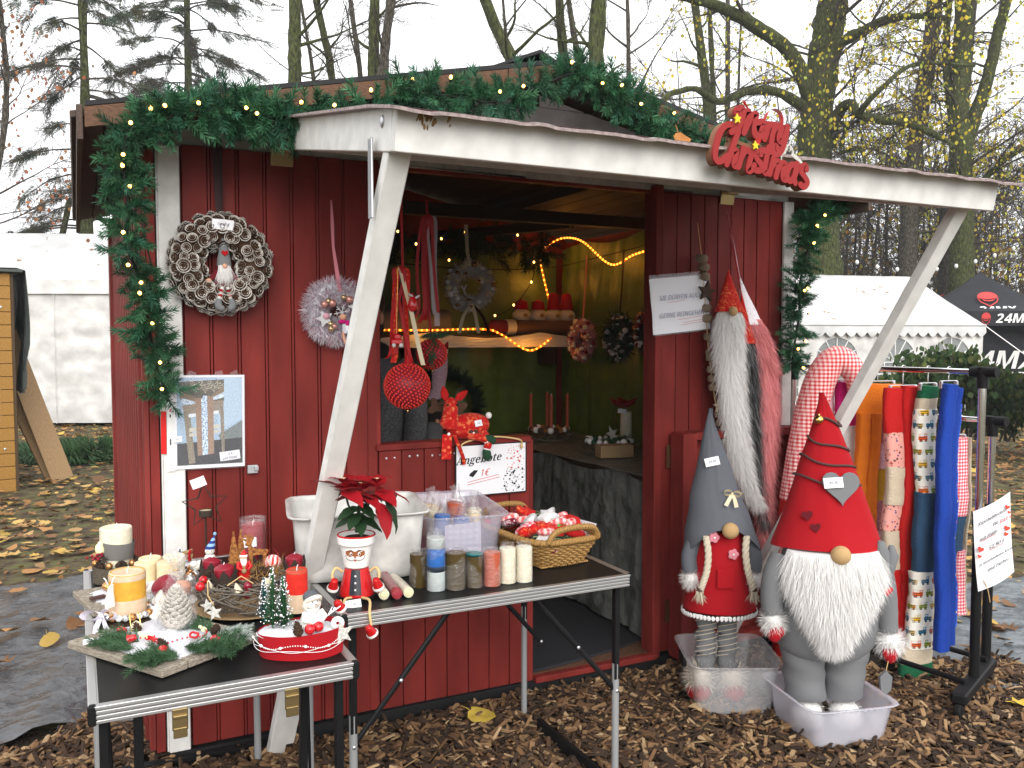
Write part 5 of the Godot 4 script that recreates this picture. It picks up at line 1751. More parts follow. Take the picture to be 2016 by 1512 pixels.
func wall_goods() -> void:
	# ---- wreath of larch cones with a gnome doll
	var w := thing("cone_wreath", "large round wreath of whitened larch cones with a gnome sitting in its middle", "wreath", V(.203, 1.765, .05))
	var ring := []
	for i in 33:
		var a := TAU * i / 32
		ring.append(V(cos(a) * .118, sin(a) * .118, 0))
	P(w, "straw_ring", mb().tube(ring, .05, 14, false), "cone")
	var rose := cone_rose()
	for row in 6:
		var th := deg_to_rad([-58, -24, 8, 40, 74, 110][row])
		var rr: float = .118 + .055 * sin(-th + .35)
		var zz: float = .055 * cos(-th + .35)
		var cnt := int(TAU * rr / .0375)
		for i in cnt:
			var a := TAU * (i + .5 * (row % 2) + rng.randf_range(-.3, .3)) / cnt
			var rad := V(cos(a), sin(a), 0)
			var nn: Vector3 = (rad * sin(-th + .35) + V(0, 0, cos(-th + .35))).normalized()
			P(w, "larch_cone", rose, "", rad * rr + V(0, 0, zz) * .98, aim(nn + V(rng.randfn(0, .15), rng.randfn(0, .15), 0), rng.randf_range(.8, 1.3), rng.randf() * TAU))
	P(w, "hanging_ribbon", mb().ribbon([V(-.01, .475, -.02), V(-.006, .33, -.02), V(.0, .2, -.01), V(.004, .13, .03)], .022, V(1, 0, 0)).ribbon([V(.01, .46, -.022), V(.012, .3, -.02), V(.01, .2, -.012), V(.004, .12, .035)], .012, V(.9, 0, .4)), "satin_dark")
	P(w, "raffia_tie", mb().tube([V(-.06, .06, .06), V(.0, .13, .06), V(.05, .115, .055)], .004, 5), "braidbrown")
	card(w, .075, .036, V(.003, .135, .064), rot(0, 0, -3), "19,95 €")
	var d := Node3D.new()
	d.name = "gnome_doll"
	w.add_child(d)
	d.position = V(.006, -.01, .035)
	P(d, "hat", mb().loft([[V(0, .105, 0), .004, .004], [V(0, .09, 0), .011, .009], [V(.002, .05, 0), .018, .014], [V(.002, .022, 0), .024, .02], [V(.002, .0, 0), .026, .022]], 14), "felt_grey")
	P(d, "heart", mb().prism(heart(.024), .0, .003), "felt_red", V(.003, .045, .016), rot(-12, 0, 0))
	P(d, "body", mb().loft([[V(0, .0, 0), .018, .014], [V(0, -.03, 0), .03, .022], [V(0, -.06, 0), .036, .026], [V(0, -.082, 0), .022, .02]], 14), "felt_darkred")
	for s in [-1.0, 1.0]:
		P(d, "sleeve", mb().tube([V(s * .018, -.02, .002), V(s * .034, -.038, .004), V(s * .046, -.05, .008)], [.011, .0105, .009], 8), "felt_darkred")
		P(d, "hand", mb().ball(V(s * .054, -.057, .012), V(.0125, .01, .009), 10, 7, rot(0, 0, s * -35)), "skin")
		for k in 5: P(d, "stocking_stripe", mb().tube([V(s * .009 + s * .0022 * k, -.078 - .0085 * k, .022), V(s * .009 + s * .0022 * (k + 1), -.078 - .0085 * (k + 1), .024)], .0085, 9), "felt_white" if k % 2 == 0 else "felt_red")
		P(d, "boot", mb().tube(smooth([V(s * .02, -.122, .026), V(s * .025, -.138, .032), V(s * .02, -.152, .04), V(s * .006, -.156, .044)], 3), [.0095, .011, .012, .013, .0135, .0135, .013, .012, .011, .009], 9), "felt_grey")
	P(d, "nose", mb().ball(V(.001, -.002, .026), V(.009, .009, .008), 10, 7), "skin")
	fur(d, "beard", "fur_white", 800, .055, .001, func(g): return [V(g.randf_range(-.021, .021), -.002 + g.randf_range(-.02, .004), .02 + g.randf() * .006), V(g.randf_range(-.25, .25), -1, .22)], 3)
	# ---- white and pink tinsel wreath
	var p := thing("tinsel_wreath", "white and pink tinsel wreath with stars and an angel doll, left of the strut", "wreath", V(.628, 1.598, .045))
	ring = []
	for i in 25:
		var a := TAU * i / 24
		ring.append(V(cos(a) * .082, sin(a) * .082, 0))
	P(p, "wreath_ring", mb().tube(ring, .032, 10, false), "cotton")
	for q in [["tinsel", "tinsel", 2600], ["tinsel_pink", "tinselpink", 1000]]:
		fur(p, q[0], q[1], q[2] * 2, .036, .0026, func(g):
			var a: float = g.randf() * TAU
			var k: float = g.randf() * TAU
			var rad := V(cos(a), sin(a), 0)
			var o := rad * cos(k) + V(0, 0, 1) * sin(k)
			return [rad * .082 + o * .03, o + V(g.randfn(0, .5), g.randfn(0, .5), .2)], q[2])
	for q in [[-.055, .025, "rosegold", .014], [-.04, .037, "champagne", .013], [-.025, .03, "rosegold", .016], [.02, .052, "champagne", .012], [.042, .045, "rosegold", .015], [-.032, -.05, "champagne", .013], [-.031, -.068, "champagne", .013], [-.018, -.058, "rosegold", .012], [.075, -.01, "pinkglit", .018], [-.05, -.02, "pinkglit", .014]]:
		P(p, "bauble", mb().ball(V(q[0], q[1], .052), V(q[3], q[3], q[3]), 12, 8), q[2])
	for q in [[-.056, -.03, .036], [.068, .018, .034]]:
		P(p, "glitter_star", mb().prism(star(5, q[2], q[2] * .48, .15), 0, .004), "silverleaf", V(q[0], q[1], .052), rot(-5, 0, 10))
	var sf := mb()
	for i in 6:
		var a := TAU * i / 6
		sf.tube([V(0, 0, 0), V(cos(a) * .03, sin(a) * .03, 0)], .002, 5)
		for s in [-.5, .5]: sf.tube([V(cos(a) * .016, sin(a) * .016, 0), V(cos(a) * .016 + cos(a + s * 2) * .01, sin(a) * .016 + sin(a + s * 2) * .01, 0)], .0016, 5)
	P(p, "snowflake", sf, "silverleaf", V(.01, -.005, .055), rot(0, 0, 12))
	var an := Node3D.new()
	an.name = "angel_doll"
	p.add_child(an)
	an.position = V(.022, -.045, .06)
	P(an, "head", mb().ball(V(-.01, .022, .004), V(.014, .013, .012), 12, 8), "skin")
	P(an, "scarf", mb().ball(V(-.012, .004, .006), V(.018, .008, .012), 10, 6).ball(V(.006, -.001, .009), V(.009, .013, .006), 8, 6), "q_magenta")
	P(an, "dress", mb().loft([[V(-.004, .0, 0), .01, .009], [V(.006, -.02, 0), .018, .014], [V(.01, -.04, 0), .022, .016]], 10), "cotton")
	for s in [-1.0, 1.0]: P(an, "leg", mb().tube([V(s * .01, -.035, .004), V(s * .014 + .006, -.06, .008), V(s * .012 + .012, -.08, .01)], [.006, .0055, .006], 7), "skin")
	card(p, .032, .022, V(.033, -.066, .082), rot(0, 0, 5), "5,95")
	P(p, "hanging_ribbon", mb().ribbon([V(-.006, .43, -.02), V(-.003, .34, -.018), V(-.002, .25, -.012), V(.006, .13, .02), V(.008, .075, .04)], [.006, .013, .01, .016, .018], V(1, 0, .15)), "satin_pink")
	# ---- poster in a punched sleeve
	poster_image()
	var po := thing("poster", "photo poster of a table runner on a rustic chair in a punched plastic sleeve", "poster", V(.158, 1.188, .022))
	po.rotation_degrees = V(0, 0, -.6)
	P(po, "sheet", mb().box(V(.003, 0, 0), V(.246, .342, .0015)), "paper")
	P(po, "picture", mb().quad(V(-.112, -.158, .0018), V(.118, -.158, .0018), V(.118, .163, .0018), V(-.112, .163, .0018)), "posterprint")
	var hs := P(po, "hole_strip", mb().box(V(-.133, -.002, .001), V(.026, .35, .0015)), "inkwhite")
	for y in [.13, .11, .09, -.12, -.14, -.155]: P(hs, "punched_hole", mb().ball(V(-.134, y, .002), V(.003, .0035, .0008), 8, 4), "silverleaf")
	for y in [.045, .025, -.07]: P(hs, "print", mb().box(V(-.134, y, .002), V(.005, .022 if y < 0 else .012, .0006)), "ink" if y < .04 else "redink")
	P(po, "red_filing_strip", mb().box(V(-.157, -.035, .004), V(.019, .155, .003), .0014), "plasticred")
	card(po, .072, .034, V(.072, -.128, .006), rot(0, 0, 6), "5 €\npro Stück")
	card(po, .034, .022, V(-.112, -.06, .006), rot(0, 0, 3), "5 €")
	P(po, "sleeve", mb().box(V(-.004, 0, .0105), V(.262, .348, .0006)), "gloss_pocket")
	for x in [-.06, .035, .09]: P(po, "tape", mb().box(V(x, .176, .002), V(.028, .02, .0008), 0, rot(0, 0, x * 300)), "gloss_pocket")
	# ---- the sign that invites people in
	var sg := thing("paper_sign", "white paper sign with handwritten invitation in a sleeve beside the doorway", "sign", V(2.275, 1.652, .055), 0)
	sg.rotation_degrees = V(0, -3, 5.6)
	var rows := []
	for i in 9:
		var row := PackedVector3Array()
		for j in 9: row.append(V((j / 8.0 - .5) * .325, (.5 - i / 8.0) * .258, .004 * sin(j * .9 + i * .4) + .006 * nz.get_noise_2d(i * 40.0, j * 30.0)))
		rows.append(row)
	P(sg, "sheet", mb().slab(rows, .001), "paper")
	var hw := Basis(V(1, 0, 0), V(.22, 1, 0), V(0, 0, 1))
	text(sg, "writing", "SIE DÜRFEN AUCH", .021, "pen", V(0, .036, .011), hw)
	text(sg, "writing", "GERNE REINGEHEN", .021, "pen", V(0, -.046, .011), hw)
	for q in [[-.03, .016, .1], [.055, -.066, .16], [.07, -.082, .14], [.05, -.093, .12]]:
		P(sg, "red_underline", mb().box(V(q[0], q[1], .0112), V(q[2], .0016, .0005), 0, rot(0, 0, 3)), "redink")
	var hl := P(sg, "hole_strip", mb().box(V(0, .137, .003), V(.325, .02, .001)), "gloss_pocket")
	for i in 11: P(hl, "punched_hole", mb().box(V(-.14 + i * .028, .137, .0042), V(.012 if i % 3 == 0 else .006, .007, .0006)), "felt_grey")
	P(sg, "sleeve", mb().box(V(0, 0, .0165), V(.33, .27, .0006)), "gloss_pocket")
	# ---- chain of driftwood beads and stars
	var ch := thing("bead_chain", "hanging chain of driftwood beads and two wooden stars beside the paper sign", "hanging decoration", V(2.382, 2.04, .07))
	P(ch, "string", mb().tube([V(0, 0, -.03), V(.005, -.17, 0), V(.03, -.4, 0), V(.05, -.6, 0), V(.09, -.83, 0), V(.13, -.97, .0), V(.15, -1.08, 0)], .0022, 5), "rope")
	for q in [[.005, -.17, .029], [.015, -.211, .029], [.018, -.254, .028], [.036, -.404, .027], [.04, -.452, .027], [.05, -.54, .025], [.074, -.697, .027], [.081, -.741, .027], [.088, -.783, .028], [.118, -.915, .023], [.125, -.958, .023], [.132, -1.0, .022], [.14, -1.04, .02]]:
		var bb: float = rng.randf_range(-14, 14)
		P(ch, "bead", mb().loft([[V(0, -q[2] * .62, 0), q[2] * .72, q[2] * .72], [V(0, -q[2] * .3, 0), q[2] * .98, q[2] * .98], [V(0, q[2] * .3, 0), q[2], q[2]], [V(0, q[2] * .62, 0), q[2] * .74, q[2] * .74]], 10).wobble(nz, .004), "driftwood", V(q[0], q[1], .0), rot(bb * .6, bb * 3, bb))
	for q in [[.052, -.606], [.055, -.63]]: P(ch, "bark_chip", mb().box(V(q[0], q[1] - .012, 0), V(.016, .03, .03), .004, rot(10, 20, 12)), "cork")
	P(ch, "brown_star", mb().prism(star(5, .052, .022, -.15), -.007, .007), "starbrown", V(.026, -.326, .012))
	P(ch, "pale_star", mb().prism(star(5, .034, .015, .1), -.005, .005), "starcream", V(.108, -.872, .012))
	# ---- long bearded gnomes
	beard_gnome("hanging gnome with pointed white print hat and very long pink beard", [V(2.595, 1.788, 0), V(2.6, 1.56, 0), V(2.746, 1.557, 0)], "dot_white", [[2.68, 1.585, .12], [2.73, 1.46, .165], [2.757, 1.357, .165], [2.78, 1.155, .15], [2.778, .953, .136], [2.765, .776, .111], [2.781, .621, .071], [2.794, .478, .012]], "fur_pink", 9000, .1, false, [[2.53, 2.1, "satin_pink"], [2.54, 2.1, "satin_white"]])
	beard_gnome("hanging gnome with red hat and narrow grey beard, between the white and pink ones", [V(2.59, 1.72, 0), V(2.585, 1.475, 0), V(2.692, 1.462, 0)], "flower_red", [[2.64, 1.475, .08], [2.65, 1.35, .1], [2.66, 1.21, .1], [2.682, 1.009, .095], [2.708, .83, .075], [2.75, .64, .035], [2.762, .58, .006]], "fur_dark", 2600, .115, false, [[2.53, 2.1, "satin_red"], [2.52, 2.09, "satin_red"]], "fur_grey")
	beard_gnome("hanging gnome with red flowered hat, round nose and long white beard", [V(2.494, 1.816, 0), V(2.412, 1.62, 0), V(2.6, 1.615, 0)], "flower_red", [[2.507, 1.625, .15], [2.505, 1.52, .165], [2.511, 1.41, .165], [2.539, 1.189, .145], [2.567, 1.015, .125], [2.6, .865, .088], [2.655, .748, .045], [2.695, .694, .01]], "fur_white", 10000, .135, true, [[2.53, 2.1, "satin_red"]])
	# ---- the Merry Christmas sign on the awning
	var s := thing("merry_christmas_sign", "red wooden cut out sign reading Merry Christmas on the awning edge", "sign", V(1.456, 2.023, 1.468))
	var strokes := [
		[-76, 93, -80, 99, -73, 108, -61, 111, -56, 105, -62, 84, -72, 52], [-71, 56, -49, 98, -36, 104, -36, 96, -48, 59, -53, 44], [-52, 46, -24, 93, -9, 100, -10, 90, -16, 58, -12, 41, -1, 43], [-7, 59, 13, 65, 21, 76, 12, 82, 1, 77, -9, 56, -8, 42, 5, 39, 24, 54], [35, 78, 30, 54, 22, 34], [31, 63, 43, 77, 56, 76], [62, 79, 52, 52, 47, 26], [55, 61, 69, 75, 83, 75],
		[85, 73, 75, 46, 78, 33, 90, 39, 103, 66], [106, 77, 101, 48, 87, 11, 70, -4, 56, -1, 53, 12, 61, 19, 70, 13],
		[-99, 41, -91, 48, -91, 58, -102, 62, -121, 55, -139, 33, -151, -6, -154, -30, -145, -43, -130, -39, -109, -24], [-75, 43, -88, 13, -101, -19, -114, -48], [-108, -31, -93, -12, -81, -9, -82, -22, -89, -43, -84, -51, -70, -48], [-55, 1, -60, -18, -73, -52], [-61, -22, -47, -4, -33, -7], [-22, -6, -30, -24, -38, -58, -27, -57, -16, -43],
		[7, -10, 0, -4, -11, -11, -5, -26, 9, -39, 7, -54, -10, -56, -16, -50], [36, 12, 28, -18, 21, -53, 26, -61, 40, -56], [8, 1, 45, 0], [54, -16, 46, -42, 40, -62], [47, -42, 62, -26, 74, -27, 69, -49, 63, -69], [69, -49, 85, -28, 97, -32, 89, -56, 92, -73, 106, -72],
		[137, -30, 120, -30, 106, -50, 106, -70, 121, -75, 138, -52, 143, -25], [142, -30, 132, -61, 136, -80], [179, -38, 173, -27, 161, -33, 158, -46, 173, -60, 183, -75, 171, -89, 156, -83]]
	for k in 2:
		var m := mb()
		for i in strokes.size():
			var pts := []
			for j in range(0, strokes[i].size(), 2): pts.append(V(strokes[i][j] * .001, strokes[i][j + 1] * .001, 0))
			pts = smooth(pts, 5)
			var z0: float = -.026 + i * .00005
			var z1: float = -.001 + i * .00022
			if k == 0: z1 = -.001
			else: z0 = z1 - .004
			if k == 1: z1 += .004
			stroke(m, pts, .0084 if k == 0 else .0088, z0, z1)
		P(s, "letter_core" if k == 0 else "letter_face", m, "mdf" if k == 0 else "signred")
	P(s, "backing_strip", mb().box(V(-.02, .012, -.016), V(.16, .012, .012), .002, rot(0, 0, -10)).box(V(.0, .03, -.016), V(.012, .06, .012), .002), "mdf")
	for q in [[-.087, .076, .014], [-.021, .01, .013]]: P(s, "yellow_star", mb().prism(star(5, q[2], q[2] * .48, .1), 0, .004), "star_yellow", V(q[0], q[1], .012))
	P(s, "red_heart", mb().prism(heart(.022), 0, .004), "satin_red", V(-.006, .023, .005), rot(0, 0, 20))
	P(s, "hanging_ribbon", mb().ribbon(smooth([V(.021, .085, .0), V(.034, .108, -.002), V(.055, .122, -.004), V(.078, .118, -.004), V(.09, .1, -.002), V(.086, .076, .0)], 4), .012, V(.25, .25, .93)), "satin_red")
	P(s, "bow_end", mb().tube([V(-.044, .134, -.01), V(-.036, .124, -.01), V(-.024, .112, -.01)], [.005, .003, .002], 6), "satin_red")
	P(s, "white_deer", mb().prism(V2([.086, .028, .093, .012, .097, -.002, .1, -.001, .1, .014, .112, .02, .12, .044, .126, .046, .128, .03, .134, .036, .138, .026, .134, .018, .15, .012, .166, .008, .176, -.008, .18, -.028, .184, -.03, .182, -.01, .178, .01, .16, .02, .142, .028, .138, .04, .122, .052, .108, .036]), 0, .005), "whitewood", V(.0, -.004, -.014), rot(0, 0, -6))
	mk("maple_dry", C(.34, .14, .04), .8)
	solo("dry_maple_leaf", "dry orange maple leaf lying on the awning behind the sign", "leaf", leaf_mesh(0), "maple_dry", V(1.27, 2.055, 1.36), rot(62, 20, 8).scaled(V(.045, .045, .045)))

func stroke(m: MB, p: Array, w: float, z0: float, z1: float) -> void:
	# a thick bent bar, rounded at both ends
	var l := PackedVector2Array()
	var r := PackedVector2Array()
	for i in p.size():
		var d: Vector3 = (p[mini(i + 1, p.size() - 1)] - p[maxi(i - 1, 0)]).normalized()
		var n := Vector2(-d.y, d.x) * w
		var c := Vector2(p[i].x, p[i].y)
		l.append(c + n)
		r.append(c - n)
	var fr := []
	var sl := []
	var bk := []
	for i in p.size():
		fr.append(PackedVector3Array([V(l[i].x, l[i].y, z1), V(r[i].x, r[i].y, z1)]))
		bk.append(PackedVector3Array([V(l[i].x, l[i].y, z0), V(r[i].x, r[i].y, z0)]))
	m.grid(fr)
	m.grid(bk)
	for side in [l, r]:
		sl = []
		for q in side: sl.append(PackedVector3Array([V(q.x, q.y, z0), V(q.x, q.y, z1)]))
		m.grid(sl)
	for e in [0, p.size() - 1]:
		var disc := PackedVector2Array()
		for i in 12: disc.append(Vector2(p[e].x + cos(TAU * i / 12) * w, p[e].y + sin(TAU * i / 12) * w))
		m.prism(disc, z0 + .0001, z1 - .0001 - e * .000002)

# ---------------------------------------------------------------- goods on the left table
func pine_cone(parent: Node, called: String, h: float, r: float, mat: String, at: Vector3, b := Basis.IDENTITY, n := 48) -> MeshInstance3D:
	var m := mb()
	var prof := [[0, .35], [.15, .85], [.35, 1.0], [.6, .82], [.85, .45], [1.0, .12]]
	var core := mb()
	core.loft([[V(0, 0, 0), r * .2, r * .2], [V(0, h * .3, 0), r * .7, r * .7], [V(0, h * .7, 0), r * .5, r * .5], [V(0, h * .97, 0), r * .1, r * .1]], 10)
	for i in n:
		var f := (i + .5) / n
		var an := i * 2.39996
		var rr := r * lerps(prof, f)
		var d := V(cos(an), 0, sin(an))
		var side := V(-sin(an), 0, cos(an))
		var bs := Basis(side, (V(0, 1, 0) * .75 + d * .65).normalized(), side.cross((V(0, 1, 0) * .75 + d * .65).normalized()))
		var s := r * (.4 - .2 * f)
		m.ball(V(0, h * f, 0) + d * rr * .78, V(s, s * .85, s * .3), 7, 5, bs)
	var o := P(parent, called, m, mat, at, b)
	P(o, "core", core, "cork" if mat == "conewhite" else "rustbrown")
	return o

func candle(parent: Node, called: String, r: float, h: float, mat: String, at := Vector3.ZERO, wick := true, dish := .004) -> MeshInstance3D:
	var e := minf(.005, r * .2)
	var c := P(parent, called, mb().lathe([Vector2(.0001, 0), Vector2(r * .97, 0), Vector2(r, .002), Vector2(r, h - e), Vector2(r - e * .3, h - e * .3), Vector2(r - e, h), Vector2(r - e * 2.2, h - dish * .5), Vector2(r * .4, h - dish), Vector2(.0001, h - dish)], 28), mat, at)
	if wick: P(c, "wick", mb().tube([V(0, h - dish, 0), V(.001, h + .006, 0), V(.004, h + .012, .001)], .0013, 5), "lace")
	return c

func crown(t: Node3D, at: Vector3, r: float, lean := 0.0) -> void:
	# a rusty tin crown with a burgundy candle
	var n := 6
	var rows := [PackedVector3Array(), PackedVector3Array(), PackedVector3Array()]
	for j in n * 8 + 1:
		var an := TAU * j / (n * 8)
		var saw := absf(fmod(j / 8.0, 1.0) * 2 - 1)
		for k in 3:
			var y: float = [0.0, .02, .022 + .026 * saw][k]
			var rr := r * (.9 + y * 3.4)
			rows[k].append(V(cos(an) * rr, y, sin(an) * rr))
	var c := P(t, "tin_crown", mb().slab(rows, .0015), "rustbrown", at, rot(0, 20, lean))
	candle(c, "candle", r * .78, .046, "wax_wine", V(0, .004, 0), true, -.006)

func bauble(t: Node, called: String, r: float, mat: String, at: Vector3, b := Basis.IDENTITY) -> void:
	P(t, called, mb().ball(Vector3.ZERO, V(r, r, r), 16, 10).lathe([Vector2(r * .26, r * .95), Vector2(r * .26, r * 1.22), Vector2(.0005, r * 1.24)], 8), mat, at, b)

func jingle(t: Node, at: Vector3, r: float, mat: String, turn: float) -> void:
	var b := P(t, "jingle_bell", mb().ball(Vector3.ZERO, V(r, r, r), 14, 10), mat, at, rot(-30, turn, 20))
	P(b, "slit", mb().box(V(0, 0, r * .985), V(r * 1.3, r * .12, r * .08)), "ink")

func fir_sprig(t: Node3D, a: Vector3, b: Vector3, n: int, snowy := false) -> void:
	var xs := []
	var cc := []
	n = int(n * 1.5)
	for i in n:
		var f := float(i) / n
		var d := (b - a).normalized()
		var s: Vector3 = d.cross(V(0, 1, 0)) * (1 if i % 2 else -1)
		xs.append(Transform3D(aim(d + s * rng.randf_range(.2, .8) + V(0, rng.randf_range(-.1, .35), 0), rng.randf_range(.36, .62), rng.randf() * TAU), a.lerp(b, f * .85)))
		cc.append((C(.45, .5, .47) if snowy and rng.randf() < .6 else C(.045, .1, .045)) * rng.randf_range(.7, 1.3))
	many(t, "fir_sprig", fir_tip(71, 60, .03, .0022), "needle", xs, cc)

func cellophane(t: Node3D, rings: Array, called := "cellophane") -> void:
	P(t, called, mb().loft(rings, 22, false).wobble(nz, .012), "foil")

func twist(t: Node3D, at: Vector3, h: float, w: float) -> void:
	# the gathered end of a cellophane wrap
	var rows := []
	for i in 6:
		var f := i / 5.0
		var row := PackedVector3Array()
		for j in 25:
			var an := TAU * j / 24
			var rr := lerpf(.003, w, pow(f, .8)) * (.6 + .4 * sin(an * 5 + f * 3))
			row.append(V(cos(an) * rr, h * f * (.85 + .15 * sin(an * 3)), sin(an) * rr * .6))
		rows.append(row)
	P(t, "cellophane_frill", mb().grid(rows), "foil", at)

func bottle_brush(t: Node, called: String, h: float, r: float, mat: String, at: Vector3, sd: int) -> void:
	var c := P(t, called, mb().tube([V(0, 0, 0), V(0, h, 0)], .0018, 5), mat, at)
	var fn := func(g: RandomNumberGenerator):
		var f: float = g.randf()
		var an: float = g.randf() * TAU
		return [V(0, h * (.06 + .92 * f), 0), V(cos(an), .25, sin(an)) * (1.0 - f * .86)]
	var g2 := RandomNumberGenerator.new()
	g2.seed = sd
	for k in 2:
		var xs := []
		for i in (1100 if k == 0 else 110):
			var f := g2.randf()
			var an := g2.randf() * TAU
			var d := V(cos(an), .28, sin(an)).normalized()
			var l := r * (1.0 - f * .88) * g2.randf_range(.8, 1.08)
			var x := d.cross(V(0, 1, 0)).normalized()
			if k == 0: xs.append(Transform3D(Basis(x * .0016, d * l, x.cross(d) * l * .3), V(0, h * (.05 + .94 * f), 0)))
			else: xs.append(Transform3D(Basis.from_scale(V(.0017, .0017, .0017)), V(0, h * (.05 + .94 * f), 0) + d * l))
		if k == 0: many(c, "bristles", mb().grid([PackedVector3Array([V(-.5, 0, 0), V(.5, 0, 0)]), PackedVector3Array([V(-.3, .6, .05), V(.3, .6, .05)]), PackedVector3Array([V(-.1, 1, .1), V(.1, 1, .1)])]).commit(), mat, xs)
		else: many(c, "flocking", mb().ball(Vector3.ZERO, Vector3.ONE, 6, 4).commit(), "snow", xs)

func bow(t: Node3D, called: String, s: float, mat: String, at: Vector3, b: Basis) -> void:
	var m := mb()
	for k in [-1.0, 1.0]:
		var p := []
		for i in 9:
			var a := PI * 2 * i / 8.0
			p.append(V(k * s * .5 * (1 - cos(a)) * .5, s * .16 * sin(a) * (1.0 - .3 * i / 8.0), s * .12 * sin(a * .5)))
		m.ribbon(p, s * .24, V(.12 * k, .45, .9).normalized())
		m.ribbon([V(0, 0, .002), V(k * s * .14, -s * .3, s * .1), V(k * s * .3, -s * .72, s * .04)], [s * .14, s * .2, s * .22], V(.9, k * .3, .3).normalized())
	m.ball(V(0, 0, s * .04), V(s * .07, s * .09, s * .06), 8, 6)
	P(t, called, m, mat, at, b)

func cotton_mesh(rx: float, h: float, rz: float, sd: float, po := 2.0) -> MB:
	var rows := []
	for i in 15:
		var f := i / 14.0
		var row := PackedVector3Array()
		for j in 40:
			var an := TAU * j / 40
			var k := pow(pow(absf(cos(an)), po) + pow(absf(sin(an)), po), -1.0 / po)
			var q := V(cos(an) * k * rx * (1 - f), 0, sin(an) * k * rz * (1 - f))
			var n := nz.get_noise_3d(q.x * 110 + sd, q.z * 110, sd * 3)
			q.y = h * (1.0 - pow(1 - f, 3)) * (.6 + .8 * absf(n)) + .004 * n
			row.append(q)
		rows.append(row)
	return mb().grid(rows, true)

